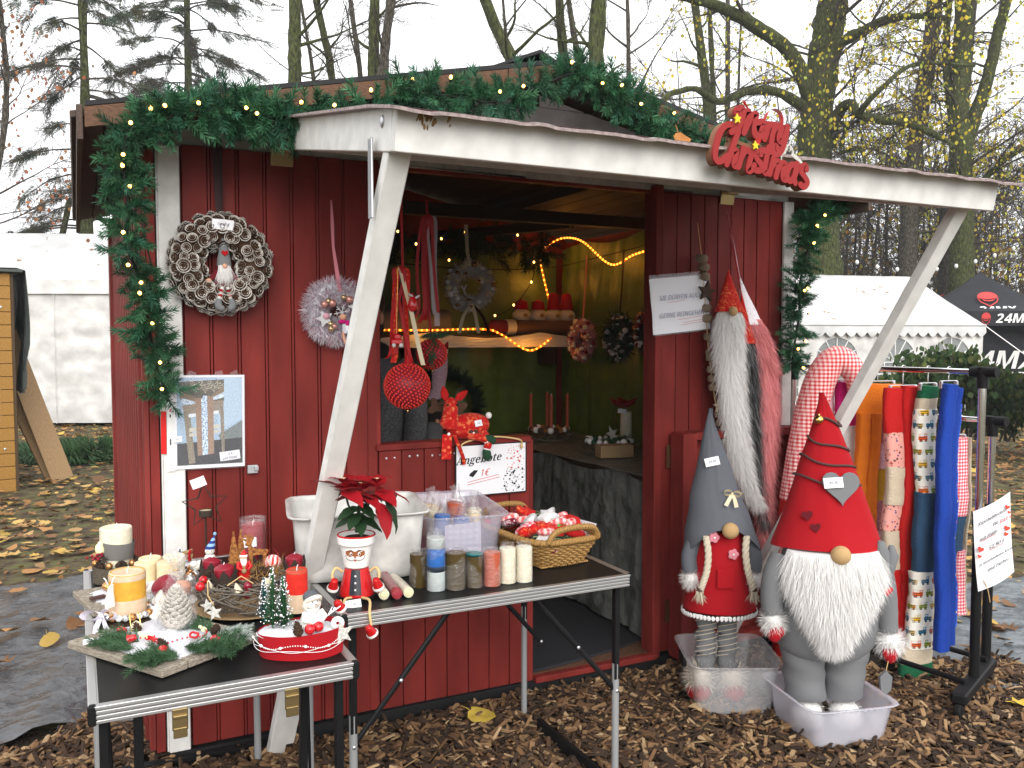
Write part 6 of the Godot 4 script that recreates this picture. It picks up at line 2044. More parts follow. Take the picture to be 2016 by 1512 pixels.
func left_table_goods() -> void:
	var G := "candles and wreaths for sale on the left table"
	# front weathered board with fir twigs
	var t := thing("decorated_board", "weathered square board with cotton snow, fir twigs and red bells at the table front", "decoration", V(-.087, .7005, .993), 32)
	var inv := t.transform.affine_inverse()
	var L := func(x: float, z: float, y := .724): return inv * V(x, y, z)
	for i in 4: P(t, "board_plank", mb().box(V(-.1125 + i * .075, .011, 0), V(.0735, .02, .378), .003), "weatherwood")
	P(t, "cotton_snow", cotton_mesh(.125, .02, .165, 3, 4.0), "cotton", V(0, .02, 0))
	for q in [[-.234, 1.006, -.165, 1.076, 22, false], [-.2, .985, -.15, 1.03, 16, false], [-.155, 1.19, -.086, 1.165, 20, false], [-.12, 1.14, -.07, 1.19, 16, false], [.034, 1.19, -.052, 1.12, 26, false], [.06, 1.16, -.01, 1.1, 20, false], [.081, 1.12, .029, 1.065, 20, true], [-.004, .99, .03, 1.03, 12, false], [.09, 1.08, .04, 1.04, 14, true]]:
		fir_sprig(t, L.call(q[2], q[3], .732), L.call(q[0], q[1], .735), q[4], q[5])
	for q in [[-.188, .943, 20], [-.174, 1.019, 60], [-.104, 1.141, -20], [.02, 1.121, 10]]:
		var bl := P(t, "red_bell", mb().lathe([Vector2(.0005, .02), Vector2(.006, .019), Vector2(.0085, .012), Vector2(.0095, .005), Vector2(.013, 0), Vector2(.0115, .001), Vector2(.008, .006), Vector2(.0005, .016)], 16), "baubred", L.call(q[0], q[1], .738), rot(70, q[2], 20))
		P(bl, "clapper", mb().ball(V(0, .003, 0), V(.0035, .0035, .0035), 8, 6), "gold")
	P(t, "red_ring", mb().tube(smooth([V(.013, 0, 0), V(0, 0, .01), V(-.013, 0, 0), V(0, 0, -.01), V(.0129, 0, .001)], 5), .003, 6), "baubred", L.call(-.023, 1.07, .742), rot(30, 0, 0))
	P(t, "red_star", mb().prism(star(5, .018, .008), 0, .003), "baubred", L.call(-.122, 1.062, .745), rot(-70, 15, 0))
	for q in [[-.095, 1.099, .03, .014], [.03, 1.046, .034, .015], [-.147, .945, .03, .014]]: pine_cone(t, "pine_cone", q[2], q[3], "cone", L.call(q[0], q[1], .728), rot(20, q[0] * 900, 20), 34)
	for q in [[-.137, 1.043], [-.001, 1.056]]:
		for k in 11: P(t, "berry", mb().ball(Vector3.ZERO, V(.0042, .0042, .0042), 8, 6), "berry", L.call(q[0] + rng.randfn(0, .008), q[1] + rng.randfn(0, .008), .742 + rng.randf() * .014))
	var chain := []
	for i in 30:
		var f := i / 29.0
		chain.append(L.call(lerpf(-.17, .0, f) + .02 * sin(f * 9), lerpf(1.03, 1.06, f) + .05 * sin(f * 3.1), .742 + .003 * sin(f * 20)))
	for p in chain: P(t, "red_bead", mb().ball(Vector3.ZERO, V(.0026, .0026, .0026), 7, 5), "baubred", p)
	var sl := P(t, "wooden_sled", mb().prism(V2([-.012, 0, .012, 0, .014, .012, .008, .02, .0, .024, -.008, .02, -.014, .012]), 0, .003), "starcream", L.call(-.15, .94, .735), rot(-25, -20, 0))
	for s in [-1.0, 1.0]: P(sl, "runner", mb().tube(smooth([V(s * .012, -.006, -.004), V(s * .012, .03, -.004), V(s * .011, .042, -.004), V(s * .008, .044, .0)], 3), .0018, 6), "gold")
	card(t, .026, .018, L.call(-.264, .975, .732), rot(-60, -32, 0))
	# white cone shaped candle in cellophane
	var cc := thing("cone_candle", "white pine cone shaped candle wrapped in cellophane on the front board", "candle", V(-.055, .727, .966), 0, G)
	pine_cone(cc, "wax_cone", .115, .044, "conewhite", V(0, .002, 0), Basis.IDENTITY, 92)
	cellophane(cc, [[V(0, 0, 0), .046, .046], [V(0, .04, 0), .05, .05], [V(0, .09, 0), .042, .042], [V(0, .12, 0), .014, .014], [V(.002, .13, 0), .004, .004]])
	twist(cc, V(.002, .13, 0), .04, .03)
	# second board behind with four ivory candles
	var b2 := thing("candle_board", "weathered board carrying four ivory candles, baubles and a white bird", "decoration", V(-.1, .7005, .5), 12)
	for i in 3: P(b2, "board_plank", mb().box(V(0, .009, -.085 + i * .085), V(.36, .018, .083), .003), "weatherwood")
	P(b2, "glitter_snow", cotton_mesh(.16, .008, .11, 9, 4.0), "cotton", V(0, .017, 0))
	var inv2 := b2.transform.affine_inverse()
	for q in [[-.082, .448, .088], [-.012, .442, .085], [-.034, .509, .083], [-.096, .47, .08]]:
		candle(b2, "ivory_candle", .0345, q[2], "wax_ivory" if q[0] < -.02 else "wax_white", inv2 * V(q[0], .72, q[1]))
	var bd := P(b2, "white_bird", mb().ball(V(0, 0, 0), V(.028, .02, .018), 14, 10).ball(V(-.024, .012, .002), V(.014, .013, .012), 12, 8).loft([[V(.02, .0, 0), .004, .012], [V(.04, .006, 0), .002, .014], [V(.055, .01, 0), .001, .012]], 8), "ceramic", inv2 * V(-.085, .75, .6))
	P(bd, "eye", mb().ball(V(-.03, .015, .012), V(.002, .002, .0015), 6, 4), "eyeblack")
	P(b2, "chocolate_bar", mb().box(V(0, .004, 0), V(.045, .009, .016), .002), "braidbrown", inv2 * V(-.235, .724, .555), rot(0, 10, 0))
	for q in [[.03, .503, .019, "baubcopper"], [.028, .53, .017, "baubsilver"], [.048, .415, .02, "baubcopper"], [-.21, .47, .012, "baubcopper"], [-.2, .49, .011, "gold"], [-.195, .53, .012, "baubwhite"], [.01, .56, .012, "baubwhite"], [.05, .46, .014, "baubsilver"]]: bauble(b2, "bauble", q[2], q[3], inv2 * V(q[0], .724 + q[2], q[1]))
	P(b2, "white_rose", mb().ball(Vector3.ZERO, V(.02, .014, .02), 12, 8).ball(V(.012, .006, .008), V(.014, .01, .012), 10, 7).ball(V(-.01, .008, .009), V(.014, .011, .012), 10, 7).wobble(nz, .01), "ceramic", inv2 * V(.055, .762, .44))
	for q in [[-.245, .53, 30.0], [.04, .6, -40.0], [.02, .62, 10.0]]: P(b2, "silver_leaf", mb().grid([PackedVector3Array([V(0, 0, -.02), V(0, 0, -.02)]), PackedVector3Array([V(-.012, .003, 0), V(.012, .003, 0)]), PackedVector3Array([V(0, .006, .026), V(0, .006, .026)])]), "silverleaf", inv2 * V(q[0], .735, q[1]), rot(-10, q[2], 10))
	# sleeping gnome child in cellophane
	var an := thing("sleeping_gnome", "little sleeping figure with wine red cap wrapped in cellophane beside the ivory candles", "figurine", V(-.035, .7005, .64), 8, G)
	P(an, "plate", mb().lathe([Vector2(.0005, .006), Vector2(.05, .006), Vector2(.07, .014), Vector2(.072, .012), Vector2(.05, 0), Vector2(.0005, 0)], 24), "ceramic")
	P(an, "face", mb().ball(V(.012, .048, .01), V(.042, .026, .028), 18, 12, rot(0, 0, 10)).ball(V(.02, .05, .038), V(.006, .005, .005), 8, 6), "skin")
	P(an, "cap", mb().ball(V(-.022, .062, .0), V(.04, .03, .032), 16, 10, rot(0, 0, 30)), "wax_wine")
	P(an, "sleeping_eye", mb().tube(smooth([V(.028, .055, .034), V(.034, .052, .033), V(.04, .054, .03)], 3), .001, 4), "braidbrown")
	P(an, "white_body", mb().ball(V(-.01, .02, 0), V(.05, .022, .035), 14, 9), "ceramic")
	cellophane(an, [[V(0, .006, 0), .066, .055], [V(0, .05, 0), .064, .05], [V(.0, .085, 0), .04, .03], [V(.012, .105, 0), .008, .006]])
	twist(an, V(.012, .105, 0), .05, .04)
	P(an, "gold_tie", mb().tube(smooth([V(.02, .103, .004), V(.006, .106, .008), V(.004, .104, -.006), V(.018, .104, -.006), V(.022, .1, .006)], 3), .0022, 5), "gold")
	# small white santa beside the cone candle
	var ws := thing("white_santa", "small white ceramic santa figure just left of the cone candle", "figurine", V(-.082, .7005, .82), 10, G)
	P(ws, "coat", mb().loft([[V(0, 0, 0), .03, .026], [V(0, .03, 0), .029, .025], [V(0, .055, 0), .02, .018], [V(0, .066, 0), .012, .011]], 16).wobble(nz, .004), "ceramic")
	P(ws, "head", mb().ball(V(0, .073, .003), V(.0155, .015, .014), 12, 9), "ceramic")
	P(ws, "hood", mb().loft([[V(0, .072, -.003), .0175, .016], [V(0, .086, -.004), .011, .01], [V(.003, .098, -.004), .003, .003]], 12), "whitewood")
	for s in [-1.0, 1.0]: P(ws, "arm", mb().tube([V(s * .018, .054, 0), V(s * .028, .034, .012), V(s * .018, .024, .022)], [.008, .008, .006], 8), "ceramic")
	# yellow candle on a bark slice with bells and a white bow
	var y := thing("bark_slice_candle", "big yellow candle with linen band on a bark slice ringed with jingle bells", "candle", V(-.164, .7005, .8), 0, G)
	P(y, "bark_slice", mb().lathe([Vector2(.0005, 0), Vector2(.07, 0), Vector2(.074, .006), Vector2(.073, .03), Vector2(.073, .03), Vector2(.066, .034), Vector2(.0005, .034)], 30).wobble(nz, .008), "barkslice")
	var cy := candle(y, "yellow_candle", .0475, .125, "wax_yellow", V(0, .034, 0), true, .008)
	P(cy, "wax_rim", mb().lathe([Vector2(.0478, .104), Vector2(.048, .118), Vector2(.0455, .1256), Vector2(.042, .1235), Vector2(.0005, .1185)], 28), "wax_beige")
	P(cy, "linen_band", mb().lathe([Vector2(.0474, .002), Vector2(.0484, .003), Vector2(.0484, .05), Vector2(.0474, .052)], 28), "wax_beige")
	for i in 22:
		var a := TAU * i / 22
		jingle(y, V(cos(a) * .061, .045, sin(a) * .061), [.0098, .0088, .0108][i % 3], ["baubsilver", "baubcopper", "baubwhite"][(i * 2) % 3], 90 - rad_to_deg(a))
	bow(y, "white_bow", .1, "satin_white", V(-.066, .055, .035), rot(0, -35, 6))
	var wd := P(y, "white_deer", mb().loft([[V(0, 0, 0), .013, .009], [V(0, .02, 0), .012, .009], [V(.002, .04, .004), .008, .008], [V(.003, .055, .008), .007, .007], [V(.006, .062, .014), .004, .004]], 12), "ceramic", V(-.046, .08, .052))
	for s in [-1.0, 1.0]: P(wd, "antler", mb().tube([V(s * .004, .06, .006), V(s * .009, .074, .004), V(s * .014, .08, .002)], .0018, 5), "ceramic")
	# grey banded candle in a birch bowl
	var w := thing("birch_bowl_candle", "cream candle with grey linen band in a birch bark bowl at the back left", "candle", V(-.172, .7005, .27), 0, G)
	P(w, "birch_bowl", mb().lathe([Vector2(.0005, 0), Vector2(.068, 0), Vector2(.072, .004), Vector2(.074, .055), Vector2(.074, .055), Vector2(.066, .055), Vector2(.062, .045), Vector2(.0005, .045)], 28).wobble(nz, .007), "birch")
	var cw := candle(w, "cream_candle", .0495, .128, "wax_white", V(0, .05, 0), true, .006)
	P(cw, "linen_band", mb().lathe([Vector2(.0496, .03), Vector2(.051, .031), Vector2(.051, .082), Vector2(.0496, .083)], 28), "linen", Vector3.ZERO, rot(5, 0, -4))
	for i in 16:
		var a := TAU * i / 16
		if i % 3 == 2: P(w, "hazelnut", mb().ball(Vector3.ZERO, V(.011, .012, .011), 10, 8), "baubcopper", V(cos(a) * .063, .062, sin(a) * .063))
		else: pine_cone(w, "pine_cone", .026, .0125, "rustbrown" if i % 2 else "cone", V(cos(a) * .06, .052, sin(a) * .06), rot(rng.randf_range(-40, 40), rng.randf() * 360, 20), 26)
	P(w, "green_sprig", mb().ball(V(-.05, .115, .028), V(.014, .022, .012), 10, 8).ball(V(-.047, .13, .026), V(.009, .014, .009), 8, 6).wobble(nz, .014), "berry")
	for k in 12: P(w, "wine_berry", mb().ball(Vector3.ZERO, V(.005, .005, .005), 7, 5), "wax_wine", V(-.06 + rng.randfn(0, .012), .085 + rng.randf() * .016, .04 + rng.randfn(0, .006)))
	P(w, "star_anise", mb().prism(star(8, .016, .006), 0, .005), "rustbrown", V(-.038, .083, .05), rot(0, -20, 0))
	# twig wreath with crown candles
	var v := thing("twig_wreath", "grey twig wreath with rusty crown candles, baubles and a small santa on a wooden plate", "wreath", V(.17, .7005, .75), 0)
	P(v, "wooden_plate", mb().lathe([Vector2(.0005, .003), Vector2(.11, .003), Vector2(.162, .012), Vector2(.165, .009), Vector2(.12, 0), Vector2(.0005, 0)], 36), "woodbeige")
	var tw := mb()
	var gr := RandomNumberGenerator.new()
	gr.seed = 9
	for i in 170:
		var a0 := gr.randf() * TAU
		var k0 := gr.randf() * TAU
		var da := gr.randf_range(.5, 1.1) * (1 if gr.randf() < .5 else -1)
		var dk := gr.randf_range(-1.9, 1.9)
		var rr := gr.randf_range(.036, .05)
		var pts := []
		for j in 7:
			var a := a0 + da * j / 6.0
			var k := k0 + dk * j / 6.0
			pts.append(V(cos(a) * (.112 + cos(k) * rr), .052 + sin(k) * rr * .92, sin(a) * (.112 + cos(k) * rr)))
		var r0 := gr.randf_range(.0014, .0034)
		tw.tube(pts, [r0, r0, r0, r0, r0 * .9, r0 * .8, r0 * .6], 5, false)
	tag(P(v, "woven_twigs", tw, "twiggrey"), "", "", "", "stuff")
	var inv3 := v.transform.affine_inverse()
	for q in [[.098, .775, .036], [.07, .68, .034], [.2, .62, .03], [.305, .745, .034]]: crown(v, inv3 * V(q[0], .785, q[1]), q[2], rng.randf_range(-8, 8))
	for q in [[.042, .735, .0135, "baubred"], [.025, .8, .0138, "baubred"], [.148, .85, .0125, "baubwine"], [.143, .868, .0125, "baubwine"]]: bauble(v, "red_bauble", q[2], q[3], inv3 * V(q[0], .79 - (.02 if q[1] > .86 else 0.0), q[1]), rot(20, q[0] * 800, 30))
	P(v, "striped_bauble", mb().ball(Vector3.ZERO, V(.026, .026, .026), 18, 12), "candy_stripe", inv3 * V(.255, .80, .665), rot(20, 30, 20))
	P(v, "red_ribbon", mb().ribbon(smooth([V(0, 0, 0), V(-.012, .014, .004), V(.004, .024, 0), V(.016, .012, .006), V(.022, -.004, .006)], 4), .007, V(.2, .3, .9)), "satin_red", inv3 * V(.25, .823, .665))
	for q in [[.19, .745], [.21, .76], [.06, .715]]: pine_cone(v, "pine_cone", .032, .015, "cone", inv3 * V(q[0], .79, q[1]), rot(30, q[0] * 700, 30), 34)
	P(v, "wood_disc", mb().lathe([Vector2(.0005, 0), Vector2(.014, 0), Vector2(.0145, .003), Vector2(.0145, .008), Vector2(.0145, .008), Vector2(.0005, .008)], 16), "starcream", inv3 * V(.2, .79, .855), rot(40, 0, -20))
	for q in [[.035, .862, .755, .02], [.047, .905, .745, .022]]: P(v, "white_star", mb().prism(star(5, q[3], q[3] * .45, .2), 0, .005), "whitewood", inv3 * V(q[0], q[2], q[1] + .012), rot(-12, -12, 0))
	P(v, "raffia", mb().tube([inv3 * V(.04, .815, .84), inv3 * V(.037, .78, .87), inv3 * V(.045, .768, .915)], .0016, 5), "rope")
	P(v, "raffia", mb().tube([inv3 * V(.09, .80, .86), inv3 * V(.13, .82, .85), inv3 * V(.16, .80, .87)], .0016, 5), "rope")
	for q in [[.055, .79, .012], [.12, .86, .016]]: P(v, "cork_cone", mb().lathe([Vector2(.0005, .03), Vector2(q[2] * .3, .024), Vector2(q[2], 0), Vector2(.0005, 0)], 12), "starcream", inv3 * V(q[0], .775, q[1]), rot(-18, 0, 10))
	fur(v, "moss_and_straw", "wicker", 520, .04, .0016, func(g): return [inv3 * V(.22 + g.randfn(0, .04), .785 + g.randf() * .012, .72 + g.randfn(0, .05)), V(g.randfn(0, 1), g.randf() * 1.2, g.randfn(0, 1))], 5)
	for q in [[.143, .64, .105], [.166, .63, .108]]:
		var zig := PackedVector2Array()
		var h: float = q[2]
		for i in 6: zig.append_array(PackedVector2Array([Vector2(.022 * (1 - i / 6.0), h * i / 6.0), Vector2(.022 * (1 - i / 6.0) * .62, h * (i + .9) / 6.0)]))
		zig.append(Vector2(0, h))
		for i in range(5, -1, -1): zig.append_array(PackedVector2Array([Vector2(-.022 * (1 - i / 6.0) * .62, h * (i + .9) / 6.0), Vector2(-.022 * (1 - i / 6.0), h * i / 6.0)]))
		P(v, "rusty_tree", mb().prism(zig, -.001, .001), "rust", inv3 * V(q[0], .80, q[1]), rot(0, -20, 0))
	P(v, "rusty_deer", mb().prism(V2([-.03, -.01, -.02, -.01, -.018, .028, .012, .03, .014, -.01, .022, -.01, .022, .03, .03, .04, .024, .046, .014, .046, -.016, .05, -.022, .058, -.02, .072, -.014, .08, -.018, .094, -.022, .083, -.026, .09, -.03, .1, -.031, .085, -.04, .096, -.044, .088, -.036, .078, -.044, .08, -.054, .086, -.048, .076, -.036, .07, -.042, .064, -.04, .058, -.032, .056, -.032, .03]), -.001, .001), "rust", inv3 * V(.215, .80, .66), rot(0, -18, 0))
	var sn := Node3D.new()
	sn.name = "santa_figure"
	v.add_child(sn)
	sn.position = inv3 * V(.152, .788, .76)
	P(sn, "stump", mb().lathe([Vector2(.0005, -.01), Vector2(.02, -.01), Vector2(.02, 0), Vector2(.02, 0), Vector2(.0005, 0)], 14), "cork")
	P(sn, "red_coat", mb().loft([[V(0, 0, 0), .0185, .016], [V(0, .02, 0), .018, .016], [V(0, .045, 0), .015, .013], [V(0, .056, 0), .009, .008]], 16), "potred")
	P(sn, "head", mb().ball(V(-.001, .063, .003), V(.0105, .0105, .01), 12, 9).ball(V(-.002, .062, .0128), V(.0028, .0024, .0024), 6, 5), "skin")
	P(sn, "beard", mb().loft([[V(-.001, .061, .007), .0098, .007], [V(-.001, .05, .0105), .009, .006], [V(-.001, .038, .012), .004, .004]], 12), "ceramic")
	P(sn, "hat", mb().loft([[V(0, .068, 0), .0105, .0105], [V(.001, .077, -.001), .0075, .0075], [V(.003, .084, -.002), .0025, .0025]], 12), "potred")
	P(sn, "hat_brim", mb().lathe([Vector2(.0118, .065), Vector2(.0118, .07), Vector2(.0095, .071)], 14), "ceramic")
	for s in [-1.0, 1.0]: P(sn, "arm", mb().tube([V(s * .014, .05, .002), V(s * .019, .036, .01), V(s * .008, .028, .016)], [.006, .006, .0045], 8), "potred")
	P(sn, "teddy", mb().ball(V(-.002, .027, .019), V(.0075, .008, .006), 10, 7).ball(V(-.002, .039, .019), V(.005, .005, .005), 8, 6), "woodbeige")
	# red candle on a beige foot behind the felt boat
	var rc := thing("red_candle", "orange red candle with beige foot standing behind the felt boat", "candle", V(.276, .7135, .9), 0, G)
	var rcc := candle(rc, "red_wax", .0305, .122, "wax_red", Vector3.ZERO, true, .006)
	P(rcc, "beige_foot", mb().lathe([Vector2(.0307, 0), Vector2(.0314, .001), Vector2(.0314, .052), Vector2(.0307, .053)], 24), "wax_beige")
	P(rcc, "melted_top", mb().lathe([Vector2(.0305, .112), Vector2(.0308, .1165), Vector2(.028, .1222), Vector2(.026, .1205), Vector2(.0005, .117)], 24), "wax_terra")
	# felt boat with bottle brush trees and snowman
	var f := thing("felt_boat", "red felt boat with bottle brush trees and a snowman at the table's front right corner", "decoration", V(.217, .7005, 1.19), -20)
	var rows := []
	for i in 6:
		var k := i / 5.0
		var row := PackedVector3Array()
		for j in 44:
			var a := TAU * j / 44
			var ex := .108 * (.96 + .05 * k)
			row.append(V(cos(a) * ex * (1 + .04 * cos(a)), .064 * k + .006 * k * cos(a), sin(a) * .074 * (.96 + .05 * k)))
		rows.append(row)
	P(f, "felt_band", mb().grid(rows, true).wobble(nz, .004), "felt_red")
	P(f, "cotton_snow", cotton_mesh(.107, .026, .072, 5), "cotton", V(0, .052, 0))
	var bead := mb().ball(Vector3.ZERO, V(.0017, .0017, .0017), 7, 5).commit()
	var big := mb().ball(Vector3.ZERO, V(.004, .004, .004), 8, 6).commit()
	for j in 60:
		var a := PI * 1.02 * j / 59.0
		P(f, "pearl", big if j % 10 == 5 else bead, "pearl", V(cos(a) * .114, .041 + .006 * sin(a * 5) - .006 * sin(a), sin(a) * .0795))
	for yy in [.033, .029]:
		var cp := []
		for j in 30:
			var a := PI * 1.02 * j / 29.0
			cp.append(V(cos(a) * .1135, yy + .004 * sin(a * 4 + yy * 900) - .006 * sin(a), sin(a) * .079))
		P(f, "white_cord", mb().tube(cp, .0008, 5), "lace")
	var inv4 := f.transform.affine_inverse()
	bottle_brush(f, "brush_tree", .155, .032, "firgreen", inv4 * V(.152, .765, 1.18), 1)
	bottle_brush(f, "brush_tree", .135, .033, "firgreen", inv4 * V(.176, .765, 1.195), 2)
	bottle_brush(f, "teal_brush_tree", .115, .022, "teal", inv4 * V(.145, .765, 1.11), 3)
	bottle_brush(f, "teal_brush_tree", .11, .02, "teal", inv4 * V(.19, .765, 1.12), 4)
	var sm := Node3D.new()
	sm.name = "snowman"
	f.add_child(sm)
	sm.transform = Transform3D(rot(0, 35, 0), inv4 * V(.243, .758, 1.215))
	P(sm, "body", mb().loft([[V(0, 0, 0), .028, .026], [V(0, .02, 0), .0315, .029], [V(0, .045, 0), .025, .023], [V(0, .058, 0), .014, .013]], 18), "ceramic")
	P(sm, "head", mb().ball(V(0, .072, .002), V(.0185, .0175, .0175), 16, 12), "ceramic")
	P(sm, "nose", mb().loft([[V(0, .071, .018), .0034, .0034], [V(0, .071, .03), .0008, .0008]], 8), "wax_terra")
	for s in [-1.0, 1.0]:
		P(sm, "eye", mb().ball(V(s * .0065, .077, .0172), V(.0018, .0022, .0012), 7, 5), "eyeblack")
		P(sm, "arm", mb().tube([V(s * .02, .048, .004), V(s * .028, .034, .014), V(s * .01, .028, .026)], [.009, .0085, .007], 9), "ceramic")
		P(sm, "mitten", mb().ball(V(s * .006, .028, .03), V(.0075, .006, .006), 9, 7), "silverleaf")
		P(sm, "ear_flap", mb().ball(V(s * .0185, .066, .0), V(.006, .013, .009), 10, 8), "fur_cream")
	P(sm, "hat", mb().ball(V(0, .085, -.004), V(.021, .017, .02), 16, 10), "greyhat")
	P(sm, "hat_fur", mb().tube(smooth([V(-.019, .078, .004), V(-.012, .087, .016), V(0, .09, .02), V(.012, .087, .016), V(.019, .078, .004)], 4), .006, 9).wobble(nz, .004), "fur_cream")
	P(sm, "scarf", mb().tube(smooth([V(.017, .056, .004), V(.0, .053, .018), V(-.017, .056, .004), V(0, .057, -.014), V(.017, .056, .003)], 4), .0045, 7).ball(V(0, .052, .02), V(.006, .005, .004), 8, 6), "silverleaf")
	pine_cone(f, "frosted_cone", .036, .015, "cone", inv4 * V(.2, .765, 1.262), rot(-20, 0, 14), 36)
	for q in [[.226, 1.262], [.25, 1.252]]: bauble(f, "red_bauble", .0135, "baubred", inv4 * V(q[0], .777, q[1]), rot(-60, 20, 0))
	P(f, "white_star", mb().prism(star(5, .03, .013, .2), 0, .005), "whitewood", inv4 * V(.31, .752, 1.252), rot(0, 10, 0))
	P(f, "silver_tag", mb().lathe([Vector2(.004, -.001), Vector2(.017, -.001), Vector2(.017, .001), Vector2(.004, .001), Vector2(.004, -.001)], 16), "silverleaf", inv4 * V(.302, .775, 1.24), rot(80, 20, 10))
	P(f, "frosted_twig", mb().tube([inv4 * V(.265, .765, 1.19), inv4 * V(.295, .785, 1.19), inv4 * V(.325, .80, 1.185)], .0016, 5).tube([inv4 * V(.29, .782, 1.19), inv4 * V(.305, .80, 1.18)], .0012, 4).ball(inv4 * V(.31, .795, 1.187), V(.006, .004, .004), 7, 5).ball(inv4 * V(.3, .79, 1.187), V(.005, .004, .004), 7, 5), "snow")
	# wire star with a tea light
	var ws2 := thing("star_tealight_holder", "dark wire star holding a tea light, with a paper flag, near the hut wall", "candle holder", V(.117, .7005, .2), -14)
	var sp := []
	var so := star(5, .078, .036, .1)
	for q in so: sp.append(V(q.x, q.y + .21, 0))
	sp.append(sp[0])
	sp.append(sp[1])
	P(ws2, "wire_star", mb().tube(sp, .0032, 6, false), "rustbrown")
	P(ws2, "stem", mb().tube([V(0, .004, 0), V(0, .172, 0)], .0038, 7), "rustbrown")
	P(ws2, "foot", mb().lathe([Vector2(.0005, 0), Vector2(.04, 0), Vector2(.04, .004), Vector2(.0005, .005)], 20), "rustbrown")
	var cup := P(ws2, "tealight_cup", mb().lathe([Vector2(.0005, .172), Vector2(.022, .172), Vector2(.023, .174), Vector2(.023, .195), Vector2(.0215, .195), Vector2(.021, .19)], 22), "rustbrown")
	P(cup, "tealight_wax", mb().lathe([Vector2(.0205, .19), Vector2(.021, .1925), Vector2(.0005, .1915)], 20), "wax_ivory")
	card(ws2, .05, .034, V(-.022, .292, .002), rot(0, 0, 20), "", "paper", .008)
	# little winter scene with a knitted hat snowman
	var dm := thing("winter_scene", "small snowy tray with a blue striped hat snowman and bird house against the wall", "decoration", V(.085, .7005, .31), -8)
	P(dm, "tray", mb().box(V(0, .018, 0), V(.15, .036, .075), .003), "blackplastic")
	P(dm, "snow", cotton_mesh(.072, .012, .036, 14, 4.0), "cotton", V(0, .034, 0))
	P(dm, "snowman_body", mb().ball(V(.03, .052, .01), V(.019, .018, .017), 14, 10), "ceramic")
	P(dm, "snowman_head", mb().ball(V(.03, .078, .012), V(.016, .0155, .0155), 14, 10), "ceramic")
	for s in [-1.0, 1.0]: P(dm, "eye", mb().ball(V(.03 + s * .006, .081, .0265), V(.0016, .002, .001), 6, 4), "eyeblack")
	for k in 5: P(dm, "hat_stripe", mb().loft([[V(.031 + .003 * k, .085 + .009 * k, .01), .017 - .0031 * k, .0165 - .003 * k], [V(.034 + .003 * k, .094 + .009 * k, .01), .0139 - .0031 * k, .0135 - .003 * k]], 14), "bluehat" if k % 2 == 0 else "lightblue")
	P(dm, "pompom", mb().ball(V(.047, .135, .01), V(.006, .006, .006), 8, 6).wobble(nz, .005), "lightblue")
	P(dm, "bird_house", mb().box(V(-.038, .062, .0), V(.026, .022, .02), .002, rot(0, 0, -12)).box(V(-.042, .078, 0), V(.034, .005, .026), .001, rot(0, 0, 14)), "woodbeige")
	P(dm, "red_scarf", mb().tube(smooth([V(-.03, .085, .01), V(-.036, .07, .015), V(-.034, .05, .016)], 3), .005, 6), "felt_red")
	bottle_brush(dm, "frosted_tree", .06, .016, "felt_bluegrey", V(-.065, .036, .0), 8)
	# big glass candle at the wall
	var gc := thing("glass_candle", "large dark red candle in a glass cylinder at the back of the left table", "candle", V(.262, .7005, .285), 0, G)
	candle(gc, "red_candle", .04, .15, "wax_rose", Vector3.ZERO, true, .012)
	P(gc, "glass_cylinder", mb().lathe([Vector2(.0005, 0), Vector2(.0445, 0), Vector2(.0455, .17), Vector2(.0435, .17), Vector2(.043, .152)], 28), "foil")
	card(gc, .05, .032, V(-.022, .095, .05), rot(-6, -12, 2), "15,50")

# ---------------------------------------------------------------- goods on the right table
func tub(t: Node3D, w0: float, d0: float, w1: float, d1: float, h: float, th: float, mat: String, ribs := true) -> void:
	# an open plastic box, foot w0 x d0, rim w1 x d1
	var ring := func(k: float, y: float, off: float): return [V(0, y, 0), lerpf(w0, w1, k) / 2 + off, lerpf(d0, d1, k) / 2 + off]
	P(t, "shell", mb().loft([ring.call(0, .0, -.012), ring.call(.0, .004, -.002), ring.call(.1, h * .1, 0.0), ring.call(.93, h * .93, 0.0), ring.call(.95, h * .95, .004), ring.call(.95, h * .96, .016), ring.call(1, h - .003, .019), ring.call(1, h, .016), ring.call(1, h - .001, .004), ring.call(.95, h * .95, -th), ring.call(.05, .008, -th), ring.call(0, th + .002, -.014)], 48, false, Basis.IDENTITY, 9.0), mat)
	P(t, "bottom", mb().box(V(0, .004, 0), V(w0 - .02, .004, d0 - .02), .001), mat)
	if ribs:
		for i in 9: P(t, "rim_rib", mb().box(V((i - 4) * w1 / 14, h - .004, d1 / 2 + .0175), V(.006, .01, .005), .001), mat)

